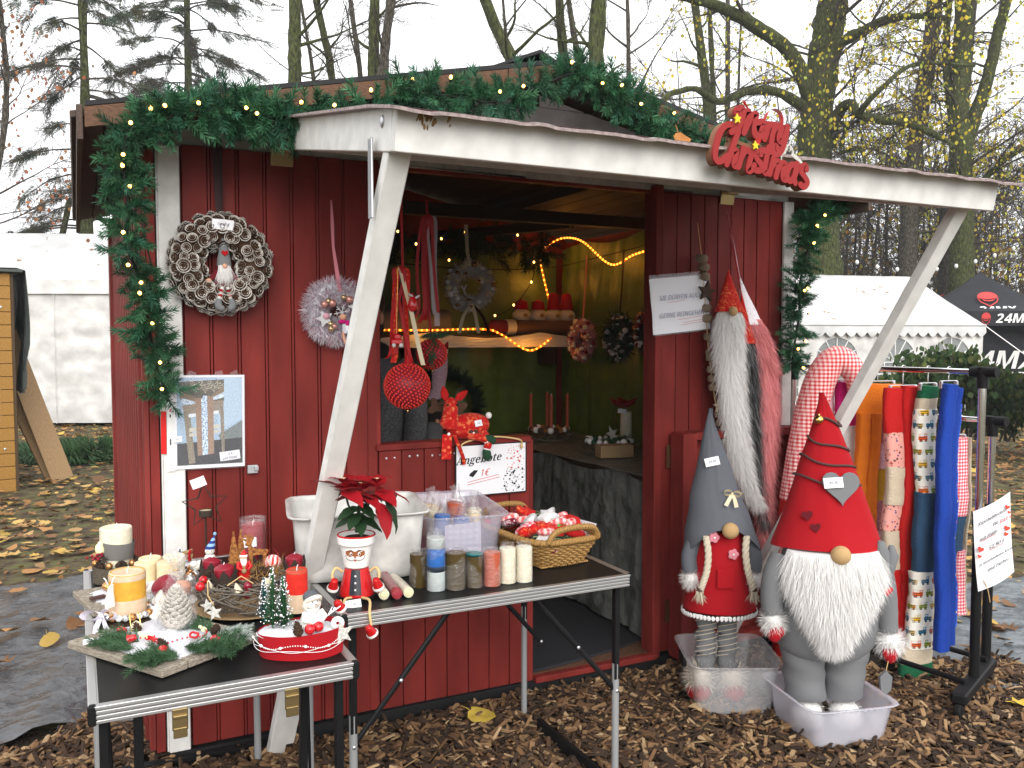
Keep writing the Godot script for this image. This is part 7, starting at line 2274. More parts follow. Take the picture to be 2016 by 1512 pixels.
func wrap_candle(label: String, at: Vector3, r: float, h: float, mats: Array, sd: int) -> Node3D:
	var t := thing("wrapped_candle", label, "candle", at, sd * 40.0, "cellophane wrapped pillar candles in a row")
	var y := 0.0
	for i in mats.size():
		var hh: float = h * mats[i][1]
		var m := mb().lathe([Vector2(.0005, y), Vector2(r, y), Vector2(r, y + hh - .0015), Vector2(r, y + hh - .0015), Vector2(r - .002, y + hh), Vector2(.0005, y + hh)], 26)
		P(t, "wax" if i == 0 else "wax_band", m, mats[i][0])
		y += hh
	var rg := []
	for q in [[.0, 1.04], [.03, 1.05], [.5, 1.05], [.95, 1.06], [1.02, 1.0], [1.08, .8], [1.13, .92]]: rg.append([V(.002 * sin(sd * 3.0 + q[0] * 5), h * q[0], 0), r * q[1], r * (q[1] + .02 * sin(sd + q[0] * 9))])
	P(t, "cellophane", mb().loft(rg, 26, false).wobble(nz, .01), "foil")
	P(t, "cellophane_fold", mb().grid([PackedVector3Array([V(-r, h * .98, r * .2), V(0, h * 1.05, r * .7), V(r, h * .99, .0)]), PackedVector3Array([V(-r * 1.25, h * 1.1, r * .3), V(.004, h * 1.14, r * .5), V(r * 1.2, h * 1.07, -.004)])]), "foil")
	return t

func plush(t: Node3D, shape: int, mat: String, at: Vector3, s: float, b: Basis) -> void:
	var poly := heart(s * 2.0) if shape == 0 else (star(5, s * 1.1, s * .62) if shape == 1 else V2([-s, -s * .6, -s * .2, -s * .9, s, -s * .4, s * .9, s * .5, 0, s * .9, -s * .9, s * .5]))
	var rows := []
	for i in 9:
		var k := sin(PI * i / 8.0)
		var z := -cos(PI * i / 8.0) * s * .42
		var row := PackedVector3Array()
		for q in poly: row.append(V(q.x * (.25 + .75 * pow(k, .6)) if i % 8 else q.x * .02, q.y * (.25 + .75 * pow(k, .6)) if i % 8 else q.y * .02, z))
		rows.append(row)
	P(t, ["heart_cushion", "star_cushion", "fabric_cushion"][shape], mb().grid(rows, true).wobble(nz, .006), mat, at, b)

func right_table_goods() -> void:
	# white bin
	var w := thing("white_bin", "large white plastic storage bin behind the flower pot on the right table", "storage bin", V(.575, .7005, .478), -11)
	tub(w, .395, .33, .43, .385, .225, .004, "binwhite", false)
	for x in [-.16, -.08, .12]: P(w, "rib", mb().box(V(x, .185, .175), V(.004, .04, .01), .001, rot(9, 0, 0)), "binwhite")
	P(w, "yellow_tape", mb().box(V(.045, .1, .176), V(.05, .04, .0015), 0, rot(8, 0, 4)).box(V(-.05, .1, .176), V(.024, .05, .0015), 0, rot(8, 0, 24)), "wax_ivory")
	P(w, "price_label", mb().box(V(.02, .066, .172), V(.022, .036, .0012), 0, rot(8, 0, 0)), "paper")
	P(w, "clip_lug", mb().ball(V(-.19, .195, .12), V(.008, .005, .012), 8, 6), "binwhite")
	# translucent bin full of wrapped candles
	var c := thing("clear_bin", "translucent lilac bin holding cellophane wrapped candles, against the hatch", "storage bin", V(.985, .7005, .36), -10)
	tub(c, .24, .44, .285, .5, .172, .003, "lilacbox")
	P(c, "dotted_paper", mb().box(V(-.01, .08, .215), V(.13, .12, .002), 0, rot(7, 0, 3)), "satin_white")
	for i in 5:
		for j in 5: P(c, "paper_dot", mb().lathe([Vector2(.0005, .0), Vector2(.009, .0), Vector2(.009, .0014), Vector2(.0005, .0015)], 12), "paper", V(-.06 + i * .024, .045 + j * .022, .2185 + j * .0026), rot(97, 0, 0))
	P(c, "handwritten_note", mb().box(V(-.128, .07, .17), V(.002, .05, .06), 0), "wax_ivory")
	var k := 0
	for q in [[.0, .02, "wax_terra"], [-.06, .06, "wax_blue"], [.06, .09, "wax_ivory"], [-.05, -.06, "wax_white"], [.05, -.09, "wax_terra"], [0, .13, "wax_blue"], [-.07, -.14, "wax_ivory"], [.08, -.01, "wax_white"]]:
		var pc := P(c, "candle_in_bin", mb().lathe([Vector2(.0005, 0), Vector2(.03, 0), Vector2(.03, .12), Vector2(.028, .122), Vector2(.0005, .122)], 18), q[2], V(q[0], .012 + (.045 if k == 0 else 0.01), q[1]), rot(rng.randf_range(-6, 6), 0, rng.randf_range(-6, 6)))
		P(pc, "wrap", mb().loft([[V(0, .02, 0), .034, .034], [V(0, .12, 0), .036, .035], [V(0, .14, 0), .016, .014], [V(.004, .16, 0), .012, .02], [V(0, .185, 0), .026, .012]], 20, false).wobble(nz, .05), "foil")
		k += 1
	# wrapped candles in a row
	wrap_candle("dark olive candle in cellophane, half hidden, leftmost of the row", V(.69, .7005, .78), .027, .106, [["wax_olive", 1.0]], 1)
	var bl := wrap_candle("tall blue and white candle in cellophane, the tallest of the row", V(.729, .7005, .838), .029, .168, [["wax_grey", .36], ["print_navy", .1], ["wax_blue", .34], ["wax_grey", .2]], 2)
	card(bl, .022, .013, V(.012, .068, .032), rot(0, -80, 0), "", "paper", .001)
	wrap_candle("thick olive brown candle in cellophane right of the blue one", V(.79, .7005, .851), .033, .115, [["wax_olive", 1.0]], 3)
	wrap_candle("dark olive candle with green top in cellophane", V(.851, .7005, .86), .027, .108, [["wax_olive", .93], ["teal", .07]], 4)
	wrap_candle("terracotta orange candle in cellophane", V(.908, .7005, .872), .0275, .108, [["wax_terra", 1.0]], 5)
	wrap_candle("ivory candle in cellophane beside the terracotta one", V(.968, .7005, .865), .0265, .114, [["wax_white", 1.0]], 6)
	wrap_candle("ivory candle in cellophane nearest the wicker basket", V(1.023, .7005, .875), .0275, .114, [["wax_white", 1.0]], 7)
	for q in [["cream stick candle lying left of the wine red one", V(.546, .7165, .871), V(.573, .7165, .66), "wax_white"], ["wine red stick candle in cellophane lying between two cream ones", V(.583, .7165, .884), V(.612, .7165, .674), "wax_rose"], ["cream stick candle lying right of the wine red one", V(.62, .7165, .885), V(.632, .7165, .707), "wax_white"]]:
		var d: Vector3 = q[2] - q[1]
		var s := thing("stick_candle", q[0], "candle", q[1], 0, "stick candles lying beside the flower pot")
		P(s, "wax", mb().tube([V(0, 0, 0), d], .016, 18), q[3])
		P(s, "cellophane", mb().tube([-d * .05, d * .3, d * 1.02], [.013, .0172, .017], 16, false).wobble(nz, .008), "foil")
		P(s, "wax_end", mb().lathe([Vector2(.0005, 0), Vector2(.0125, 0), Vector2(.012, .002), Vector2(.0005, .0025)], 16), "wax_rose" if q[3] == "wax_rose" else "wax_ivory", -d.normalized() * .0025, aim(-d, 1, 0))
	# wicker basket
	var b := thing("wicker_basket", "honey coloured wicker basket heaped with small fabric cushions at the right end of the table", "basket", V(1.225, .7005, .595), 4)
	var path := func(f: float, hx: float, hz: float, po: float): 
		var a := TAU * f
		var kk := pow(pow(absf(cos(a)), po) + pow(absf(sin(a)), po), -1.0 / po)
		return V(cos(a) * kk * hx, 0, sin(a) * kk * hz)
	for i in 11:
		var y := .008 + i * .0078
		var kf := i / 10.0
		var pts := []
		for j in 121:
			var f := j / 120.0
			var e: Vector3 = path.call(f, lerpf(.105, .145, kf), lerpf(.185, .225, kf), 4.0)
			pts.append(e + e.normalized() * .0042 * cos(PI * (j / 2.0 + i)) + V(0, y + .0018 * sin(j * .9 + i), 0))
		P(b, "weaver", mb().tube(pts, .0044, 6, false), "wicker")
	for j in 60:
		var e: Vector3 = path.call(j / 60.0, .105, .185, 4.0)
		var e2: Vector3 = path.call(j / 60.0, .147, .228, 4.0)
		P(b, "stake", mb().tube([e + V(0, .002, 0), e2 + V(0, .092, 0)], .0028, 5, false), "wicker")
	P(b, "base", mb().box(V(0, .004, 0), V(.2, .006, .36), .002), "wicker")
	var rim := []
	for j in 81: rim.append(path.call(j / 80.0, .15, .231, 4.0) + V(0, .098, 0))
	P(b, "rim", mb().tube(rim, .011, 10, false), "wicker")
	for j in 80:
		var r0 := []
		var dirv: Vector3 = (rim[j + 1] - rim[j]).normalized()
		var nn := dirv.cross(V(0, 1, 0))
		for q in 7: r0.append(rim[j] + (V(0, 1, 0) * cos(TAU * q / 6) + nn * sin(TAU * q / 6)) * .0112)
		P(b, "rim_binding", mb().tube(r0, .0026, 4, false), "wicker")
	for s in [-1.0, 1.0]:
		var hp := smooth([V(-.1, .1, s * .228), V(-.088, .128, s * .236), V(-.06, .142, s * .24), V(0, .147, s * .241), V(.06, .142, s * .24), V(.088, .128, s * .236), V(.1, .1, s * .228)], 5)
		var hd := P(b, "handle", mb().tube(hp, .0105, 10), "wicker")
		for j in range(1, hp.size() - 1): P(hd, "handle_binding", mb().tube([hp[j] + V(0, .0112, 0), hp[j] + V(0, 0, .0115), hp[j] - V(0, .0112, 0), hp[j] - V(0, 0, .0115), hp[j] + V(.001, .0112, 0)], .003, 4, false), "wicker")
	P(b, "paper_lining", mb().grid([PackedVector3Array([V(.1, .06, -.1), V(.14, .05, 0), V(.13, .06, .14)]), PackedVector3Array([V(.15, .125, -.09), V(.165, .12, .02), V(.158, .118, .15)])]).wobble(nz, .02), "paper")
	var fab := ["gingham_red", "q_red", "flower_red", "maroon_print", "gingham_red", "plaid_green", "q_white", "gingham_pink", "q_red", "flower_red", "gingham_red", "plaid_green"]
	for i in 56:
		var x := rng.randf_range(-.11, .11)
		var z := rng.randf_range(-.19, .19)
		var hump := .125 * (1 - pow(absf(z) / .24, 2)) * (1 - pow(absf(x) / .2, 2))
		plush(b, [0, 0, 2, 1, 2][i % 5], fab[(i * 7) % 12], V(x, .045 + hump * (.55 + .45 * rng.randf()), z), rng.randf_range(.028, .043), Basis.from_euler(V(rng.randf_range(-1.9, -.7), rng.randf() * TAU, rng.randf_range(-.5, .5))))
	bow(b, "green_bow", .04, "berrygreen", V(.02, .125, .12), rot(-50, 20, 0))
	# flower pot santa with a poinsettia
	var p := thing("santa_flower_pot", "white and red flower pot painted as santa, with rope arms and bell hands", "flower pot", V(.482, .7005, .8), -22)
	P(p, "saucer", mb().lathe([Vector2(.0005, 0), Vector2(.058, 0), Vector2(.064, .004), Vector2(.064, .012), Vector2(.064, .012), Vector2(.058, .01), Vector2(.0005, .01)], 28), "blackplastic")
	P(p, "red_body", mb().lathe([Vector2(.0005, .01), Vector2(.054, .01), Vector2(.054, .01), Vector2(.053, .02), Vector2(.036, .092), Vector2(.0005, .094)], 32), "potred")
	var band := []
	for i in 8:
		var f := i / 7.0
		var rr := lerpf(.0538, .0368, f)
		var row := PackedVector3Array()
		for j in 7:
			var a := PI / 2 + (j / 6.0 - .5) * .72
			row.append(V(cos(a) * rr, lerpf(.0185, .0925, f), sin(a) * rr))
		band.append(row)
	P(p, "black_front", mb().slab(band, .0006), "potblack")
	for i in 3: P(p, "button", mb().ball(V(0, .034 + i * .02, .0508 - i * .0047), V(.0032, .0032, .002), 8, 6), "potwhite")
	P(p, "white_pot", mb().lathe([Vector2(.0005, .094), Vector2(.036, .094), Vector2(.037, .098), Vector2(.05, .165), Vector2(.0505, .166), Vector2(.0555, .166), Vector2(.0575, .17), Vector2(.0585, .192), Vector2(.057, .195), Vector2(.054, .194), Vector2(.051, .18)], 34), "potwhite")
	P(p, "red_rim", mb().lathe([Vector2(.0585, .1915), Vector2(.0588, .195), Vector2(.0565, .1968), Vector2(.0538, .1945)], 34), "potred")
	var onpot := func(x: float, y: float, out := .0012): 
		var rr := lerpf(.037, .05, (y - .098) / .067) + out
		var a := PI / 2 - x / rr
		return V(cos(a) * rr, y, sin(a) * rr)
	var patch := func(pts: Array, out: float):
		var o := PackedVector3Array()
		var cen := PackedVector3Array()
		var mid := PackedVector3Array()
		var cx := 0.0
		var cyy := 0.0
		for q in pts:
			cx += q[0] / pts.size()
			cyy += q[1] / pts.size()
		for q in pts:
			o.append(onpot.call(q[0], q[1], out))
			mid.append(onpot.call(lerpf(q[0], cx, .5), lerpf(q[1], cyy, .5), out))
			cen.append(onpot.call(cx, cyy, out))
		return mb().grid([o, mid, cen], true)
	P(p, "painted_face", patch.call([[-.03, .152], [-.015, .155], [0, .151], [.015, .155], [.03, .152], [.031, .142], [.024, .132], [.01, .127], [0, .129], [-.01, .127], [-.024, .132], [-.031, .142]], .0008), "darkskin")
	for s in [-1.0, 1.0]:
		var ring := []
		for j in 14: ring.append([s * .0125 + cos(TAU * j / 14) * .0042, .1435 + sin(TAU * j / 14) * .0062])
		P(p, "painted_eye", patch.call(ring, .0014), "potwhite")
		P(p, "pupil", mb().ball(onpot.call(s * .0125 + .0008, .1425, .0022), V(.0021, .0034, .001), 8, 6), "eyeblack")
		P(p, "eyebrow", mb().tube(smooth([onpot.call(s * .006, .152, .001), onpot.call(s * .0125, .1555, .001), onpot.call(s * .02, .1525, .001)], 3), .001, 5), "ink")
		P(p, "moustache", patch.call([[0, .134], [s * .008, .137], [s * .017, .133], [s * .024, .1375], [s * .029, .1365], [s * .024, .128], [s * .012, .1235], [s * .002, .127]], .002), "potwhite")
		P(p, "moustache_line", mb().tube(smooth([onpot.call(0, .126, .0022), onpot.call(s * .012, .1222, .0022), onpot.call(s * .026, .127, .0022), onpot.call(s * .032, .138, .0018)], 4), .0006, 4), "ink")
		var arm := smooth([V(s * .042, .082, .012), V(s * .06, .095, .02), V(s * .07, .082, .028), V(s * .07, .066, .032)], 5)
		P(p, "rope_arm", mb().tube(arm, .0045, 7), "rope")
		var hb := P(p, "bell_hand", mb().lathe([Vector2(.0005, .036), Vector2(.009, .036), Vector2(.011, .03), Vector2(.0165, .0), Vector2(.013, .002)], 20), "potred", V(s * .07, .034, .036), rot(20, 0, s * 14))
		P(hb, "white_cuff", mb().lathe([Vector2(.0162, .0), Vector2(.0178, .0), Vector2(.0182, .008), Vector2(.0158, .009), Vector2(.0145, .0)], 20), "potwhite")
	P(p, "nose", mb().ball(onpot.call(0, .1345, .002), V(.0035, .003, .0028), 8, 6), "darkskin")
	P(p, "mouth", mb().ball(onpot.call(0, .1225, .001), V(.003, .0024, .0012), 8, 6), "redink")
	for q in [[.052, .165, -.068], [-.03, .14, .0]]:
		P(p, "rope_leg", mb().tube(smooth([V(q[0] * .4, .012, .055), V(q[0] * .9, .016, q[1] * .6), V(q[0], .0, q[1]), V(q[0] * 1.1, q[2] + .035, q[1] + .01)], 5), .0042, 7), "rope")
		var bt := P(p, "bell_foot", mb().lathe([Vector2(.0005, .034), Vector2(.008, .034), Vector2(.0105, .028), Vector2(.0165, .0), Vector2(.013, .002)], 20), "potred", V(q[0] * 1.12 + .004, q[2] + .008, q[1] + .012), rot(24, 0, 24))
		P(bt, "white_cuff", mb().lathe([Vector2(.0162, .0), Vector2(.0178, .0), Vector2(.018, .007), Vector2(.0158, .008), Vector2(.0145, .0)], 20), "potwhite")
	card(p, .052, .028, V(-.004, .004, .098), rot(-22, 6, 6), "11,99")
	P(p, "soil", mb().lathe([Vector2(.0005, .184), Vector2(.052, .181)], 20).wobble(nz, .012), "soil")
	var ps := thing("poinsettia", "red poinsettia growing in the santa flower pot", "plant", V(.482, .9, .8))
	P(ps, "stems", mb().tube([V(0, 0, 0), V(.005, .05, .004), V(.012, .1, .01)], .005, 6).tube([V(.004, .03, 0), V(-.03, .09, .02), V(-.04, .13, .02)], .0035, 5).tube([V(.004, .03, 0), V(.04, .09, .01), V(.06, .12, .01)], .0035, 5), "poingreen")
	var lf := func(len: float, w: float, droop: float):
		var rows := []
		for i in 9:
			var f := i / 8.0
			var ww: float = w * pow(sin(PI * pow(f, .75)), .8) * .5 + .0005
			var y := .12 * len * sin(f * 2.0) - droop * len * f * f
			rows.append(PackedVector3Array([V(-ww, y + .1 * ww + .002 * sin(f * 17), f * len), V(0, y - .12 * ww, f * len), V(ww, y + .1 * ww + .002 * sin(f * 15 + 1), f * len)]))
		return mb().slab(rows, .0006).commit()
	var shapes := [lf.call(.105, .052, .25), lf.call(.085, .045, .5), lf.call(.115, .056, .1)]
	for hub in [[V(.012, .115, .012), 13], [V(-.045, .135, .022), 10], [V(.062, .125, .012), 10]]:
		for i in hub[1]:
			var lay: int = i % 3
			P(ps, "bract", shapes[(i * 2) % 3], "poinred", hub[0] + V(0, .012 * lay, 0), Basis.from_euler(V(deg_to_rad([12, -12, -42][lay]), i * 2.4 + .3, deg_to_rad(rng.randf_range(-20, 20)))) * Basis.from_scale(Vector3.ONE * [1.0, .88, .66][lay]))
		for i in 5: P(ps, "flower_bud", mb().ball(hub[0] + V(cos(i * 1.3) * .006, .036, sin(i * 1.3) * .006), V(.0035, .005, .0035), 7, 5), "berry")
	for q in [[.09, 70.0], [.085, 20.0], [.07, 110.0], [.06, -40.0], [.08, -75.0], [.05, 45.0], [.065, 160.0], [.045, -10.0], [.1, 95.0], [.04, 75.0], [.055, -100.0]]: P(ps, "green_leaf", shapes[2] if q[1] != 70.0 else shapes[1], "poingreen", V(.006, q[0], .006), rot(38 - q[0] * 160, q[1], q[1] * .2) * Basis.from_scale(Vector3.ONE * .72))
	for q in [[V(.07, .11, .05), 55.0], [V(.05, .1, .06), 25.0]]: P(ps, "hanging_leaf", shapes[0], "poingreen" if q[1] > 50 else "poinred", q[0], rot(62, q[1], 0) * Basis.from_scale(Vector3.ONE * 1.1))
	# offers board under the hatch
	var ob := thing("offers_board", "white offers board with red and black dots hung below the hatch sill", "sign", V(1.31, .932, .016))
	P(ob, "board", mb().box(V(0, 0, 0), V(.338, .222, .008), .001), "ink")
	P(ob, "sheet", mb().box(V(-.002, .001, .005), V(.326, .212, .002)), "paper")
	var it := Basis(V(1, .05, 0), V(.3, 1, 0), V(0, 0, 1))
	text(ob, "writing", "Angebote", .032, "ink", V(-.06, .048, .0065), it, "Droid Serif", .0006, 700)
	text(ob, "writing", "1€", .028, "redink", V(-.035, -.012, .0065), it)
	P(ob, "black_patch", mb().prism(V2([-.03, -.006, -.012, -.014, .012, .014, -.006, .016, -.024, .004]), 0, .0006), "ink", V(-.078, -.014, .0062))
	for q in [[-.042, -.036, .15], [-.04, -.047, .155]]: P(ob, "red_rule", mb().box(V(q[0], q[1], .0064), V(q[2], .0022, .0006), 0, rot(0, 0, 9)), "redink")
	var dm := mb().lathe([Vector2(.0001, .0006), Vector2(1, .0006), Vector2(1, 0)], 10).commit()
	for i in 170:
		var lower := i % 3 > 0
		var y := rng.randf_range(-.1, .0) if lower else rng.randf_range(0, .1)
		var r := (.0042 if rng.randf() < .2 else .0018) * rng.randf_range(.7, 1.2)
		P(ob, "printed_dot", dm, "ink" if lower else "redink", V(rng.randf_range(.062 + y * .2, .155), y, .0062), Basis(V(1, 0, 0), PI / 2) * Basis.from_scale(V(r, 1, r)))
	P(ob, "hanging_rope", mb().tube(smooth([V(-.15, .1, .012), V(-.13, .125, .02), V(0, .14, .0), V(.12, .125, .02), V(.14, .1, .012)], 4), .004, 6), "rope")
	for x in [-.148, .138]: P(ob, "knot", mb().ball(V(x, .094, .012), V(.008, .01, .006), 8, 6).wobble(nz, .01), "rope")
	# reindeer plush on the sill
	var r := thing("reindeer_plush", "red snowflake patterned reindeer plush sitting on the hatch sill", "plush toy", V(1.2, 1.064, -.012), -8)
	P(r, "body", mb().ball(V(.012, .056, 0), V(.096, .056, .05), 22, 14, rot(0, 0, 6)), "snowflake_red")
	P(r, "head", mb().loft([[V(-.07, .05, .022), .03, .028], [V(-.078, .075, .026), .042, .034], [V(-.072, .105, .022), .034, .03], [V(-.068, .14, .014), .031, .029], [V(-.066, .165, .01), .026, .025], [V(-.066, .18, .008), .01, .01]], 20), "snowflake_red")
	for s in [-1.0, 1.0]:
		P(r, "ear", mb().loft([[V(0, 0, 0), .007, .005], [V(0, .02, 0), .018, .006], [V(0, .042, 0), .014, .005], [V(0, .062, 0), .003, .002]], 12), "q_red", V(-.066 + s * .022, .17, .012), rot(10, 0, 14 if s < 0 else -52))
		P(r, "eye", mb().ball(V(-.064 + s * .02, .15, .034), V(.0052, .0055, .0035), 10, 7), "eyeblack")
		var ah := PackedVector2Array()
		for i in 24:
			var a := TAU * i / 24
			ah.append(Vector2(cos(a), sin(a)) * .028 * (1.0 + .34 * cos(3 * a)))
		P(r, "antler", mb().prism(ah, -.006, .006), "felt_brown", V(-.02, .135, -.022) if s > 0 else V(-.125, .14, -.03), rot(0, 0, 20 * s))
		P(r, "antler_stalk", mb().tube([V(-.068 + s * .02, .16, 0), (V(-.035, .14, -.02) if s > 0 else V(-.11, .15, -.028))], .009, 8), "felt_brown")
	P(r, "tail", mb().ball(V(.1, .1, .01), V(.014, .014, .014), 12, 9).wobble(nz, .008), "fur_white")
	P(r, "brown_heart", mb().prism(heart(.042), 0, .005), "felt_brown", V(.022, .03, .047), rot(8, 0, 0))
	P(r, "button", mb().ball(V(.022, .031, .0545), V(.005, .005, .002), 10, 6), "pearl")
	P(r, "button", mb().ball(V(-.085, .03, .05), V(.007, .007, .003), 10, 6).ball(V(.078, .02, .05), V(.005, .01, .004), 10, 6), "pearl")
	card(r, .034, .026, V(.044, .072, .051), rot(-12, 10, 8), "14,-")
	P(r, "scarf_end", mb().ribbon([V(-.092, .03, .05), V(-.096, -.03, .056), V(-.098, -.075, .056)], .042, V(1, 0, 0)), "snowflake_red")
	P(r, "scarf_end", mb().tube(smooth([V(-.062, .025, .05), V(-.045, -.02, .06), V(-.025, -.07, .056), V(-.02, -.1, .054)], 4), .008, 7, true, .5), "flower_red")
	for q in [[[V(.0, .02, .04), V(.05, .012, .056), V(.078, .002, .06)], V(.09, .004, .062), 20.0], [[V(.07, .03, .03), V(.085, .0, .056), V(.08, -.035, .058)], V(.078, -.06, .058), 80.0]]:
		P(r, "leg", mb().tube(smooth(q[0], 4), .0165, 10), "snowflake_red")
		P(r, "fur_cuff", mb().ball(q[0][2], V(.018, .016, .016), 12, 8).wobble(nz, .008), "fur_white")
		P(r, "grey_hoof", mb().ball(q[1], V(.03, .019, .018), 14, 10, rot(0, 0, -q[2])), "felt_green")

# ---------------------------------------------------------------- the two big gnomes and their boxes
func braid(t: Node3D, p: Array, r: float, mat: String) -> void:
	var q := smooth(p, 10)
	var m := mb()
	for s in 3:
		var pts := []
		for i in q.size():
			var a := i * .62 + TAU * s / 3
			pts.append(q[i] + V(cos(a) * r * .55, 0, sin(a) * r * .4))
		m.tube(pts, r * .62, 7)
	var b := P(t, "braid", m, mat)
	P(b, "braid_tie", mb().tube([q[-1] + V(0, .012, 0), q[-1] - V(0, .002, 0)], r * 1.05, 9), "braidbrown")
	fur(b, "tassel", mat, 60, .055, .006, func(g): return [q[-1] + V(g.randfn(0, .006), 0, g.randfn(0, .005)), V(g.randfn(0, .3), -1, g.randfn(0, .3) + .1)], 4)

func puff(t: Node, called: String, c: Vector3, r: float, len: float, n: int, mat: String) -> void:
	var b := P(t, called, mb().ball(c, V(r, r * .9, r), 12, 9), mat)
	fur(b, "hair", mat, int(n * 1.8), len * .8, .0017, func(g):
		var d := V(g.randfn(0, 1), g.randfn(0, 1), g.randfn(0, 1)).normalized()
		return [c + d * r * .8, d], n)

func shell_rings(prof: Array, cx := 0.0) -> Array:
	var r := []
	for q in prof: r.append([V(cx + q[3] if q.size() > 3 else cx, q[0], q[4] if q.size() > 4 else 0.0), q[1], q[2]])
	return r

func gnomes() -> void:
	# grey hooded girl gnome in a clear box
	var g := thing("gnome_girl", "gnome girl with pointed blue grey hat, red dress, braids and striped legs, in a box", "gnome figure", V(2.185, -.07, .465), -26.6)
	var hat := []
	var prof := [[1.265, .004, -.05], [1.2, .02, -.046], [1.1, .048, -.04], [1.0, .077, -.032], [.9, .105, -.022], [.82, .128, -.012], [.74, .148, 0], [.68, .16, .004], [.635, .168, .004]]
	for i in prof.size():
		var row := PackedVector3Array()
		var lowf := maxf(0, (i - 5) / 3.0)
		for j in 45:
			var a := TAU * j / 44 + PI / 2
			var front := pow(maxf(0.0, sin(a)), 1.6)
			var y: float = prof[i][0] + .135 * front * lowf
			var rx: float = prof[i][1]
			if front > .0: rx *= 1.0 - .10 * front * lowf
			row.append(V(prof[i][2] + cos(a) * rx + .004 * sin(y * 40), y, sin(a) * rx * .82 + .006 * nz.get_noise_2d(a * 30, y * 60)))
		hat.append(row)
	P(g, "felt_hat", mb().slab(hat, .006), "felt_bluegrey")
	card(g, .062, .036, V(-.052, 1.045, .062), rot(-14, 0, 12), "69,90")
	bow(g, "ribbon_bow", .075, "satin_cream", V(.025, .915, .098), rot(-14, 0, -8))
	P(g, "red_dress", mb().loft(shell_rings([[.74, .1, .08], [.68, .115, .095], [.58, .125, .105], [.48, .142, .115], [.41, .158, .122], [.395, .16, .124], [.42, .15, .115]]), 40, false).wobble(nz, .008), "felt_red")
	var lace := mb()
	for j in 56:
		var a := TAU * j / 56
		lace.ball(V(cos(a) * .161, .39, sin(a) * .125), V(.009, .011, .003), 7, 5, Basis(V(0, 1, 0), PI / 2 - a))
	P(g, "lace_hem", lace.tube([V(.162, .398, 0), V(.115, .398, .089), V(0, .398, .126), V(-.115, .398, .089), V(-.162, .398, 0), V(-.115, .398, -.089), V(0, .398, -.126), V(.115, .398, -.089), V(.162, .398, .001)], .003, 5), "lace")
	P(g, "pocket", mb().slab([PackedVector3Array([V(-.035, .6, .112), V(.03, .605, .112)]), PackedVector3Array([V(-.038, .52, .121), V(.034, .52, .121)])], .004), "felt_red")
	P(g, "nose", mb().ball(V(.012, .765, .128), V(.035, .034, .03), 18, 12), "felt_beige")
	for q in [[-.048, .73, .1], [.03, .662, .112]]:
		var fl := mb()
		for k in 5: fl.ball(V(q[0] + cos(TAU * k / 5) * .013, q[1] + sin(TAU * k / 5) * .013, q[2]), V(.011, .011, .003), 9, 6)
		P(g, "organza_flower", fl, "satin_pink")
		P(g, "flower_pearl", mb().ball(V(q[0], q[1], q[2] + .005), V(.005, .005, .004), 8, 6), "pearl")
	for s in [-1.0, 1.0]:
		P(g, "sleeve", mb().tube(smooth([V(s * .105, .72, .02), V(s * .138, .64, .03), V(s * .135, .57, .04)], 4), .034, 12), "felt_bluegrey")
		puff(g, "fur_cuff", V(s * .13, .54, .045), .032, .042, 420, "fur_white")
		braid(g, [V(s * .085, .735, .105), V(s * .078, .67, .122), V(s * .085, .6, .132), V(s * .1, .55, .135), V(s * .112, .515, .132)], .0135, "yarn")
		var lx: float = s * .046 - .01
		var leg := []
		for k in 14: leg.append([V(lx + .005 * sin(k * 2.1 + s), .42 - k * .022, .008 * sin(k * 1.7)), .04 + .007 * sin(k * 2.6 + s * 2), .038 + .006 * sin(k * 2.2)])
		var lg := P(g, "striped_leg", mb().loft(leg, 16), "felt_grey")
		for k in 9:
			var c: Vector3 = leg[k + 2][0]
			P(lg, "knit_stripe", mb().tube(smooth([c + V(-.043, -.008, .012), c + V(-.02, .004, .036), c + V(.012, .012, .041), c + V(.04, .012, .02)], 3), .0042, 6, true, .5), "yarn")
		puff(g, "fur_legging", V(lx * 1.5, .1, .015), .052, .062, 620, "fur_cream")
		P(g, "red_shoe", mb().ball(V(lx * 1.6, .045, .03), V(.052, .04, .062), 18, 12), "felt_red")
	var bx := thing("clear_box", "clear plastic box in which the gnome girl stands", "plastic box", V(2.215, -.078, .485), -26.6)
	tub(bx, .31, .32, .365, .39, .225, .003, "clearbox", false)
	for s in [-1.0, 1.0]: P(bx, "black_clip", mb().box(V(s * .192, .19, 0), V(.02, .05, .09), .005), "blackplastic")
	# red gnome with the big white beard
	var r := thing("red_gnome", "large gnome with red cone hat, grey felt heart, huge white beard and grey trousers", "gnome figure", V(2.385, -.06, .868), -26.6)
	var hp := [[1.34, .006, -.028], [1.27, .03, -.02], [1.18, .062, -.012], [1.08, .098, -.008], [.98, .13, -.004], [.88, .163, 0], [.8, .192, 0], [.75, .21, 0], [.72, .218, 0]]
	hat = []
	for i in hp.size():
		var row := PackedVector3Array()
		for j in 45:
			var a := TAU * j / 44
			var dent := .018 * exp(-pow((hp[i][0] - .86) * 9, 2)) * exp(-pow(sin((a - 1.15) * .5) * 5, 2))
			row.append(V(hp[i][2] + cos(a) * hp[i][1], hp[i][0] + (.02 * sin(a) - .012 * cos(a)) * smoothstep(5, 8, i), sin(a) * (hp[i][1] * .78 - dent) + .006 * nz.get_noise_2d(a * 25, hp[i][0] * 50)))
		hat.append(row)
	P(r, "felt_hat", mb().slab(hat, .006), "felt_red")
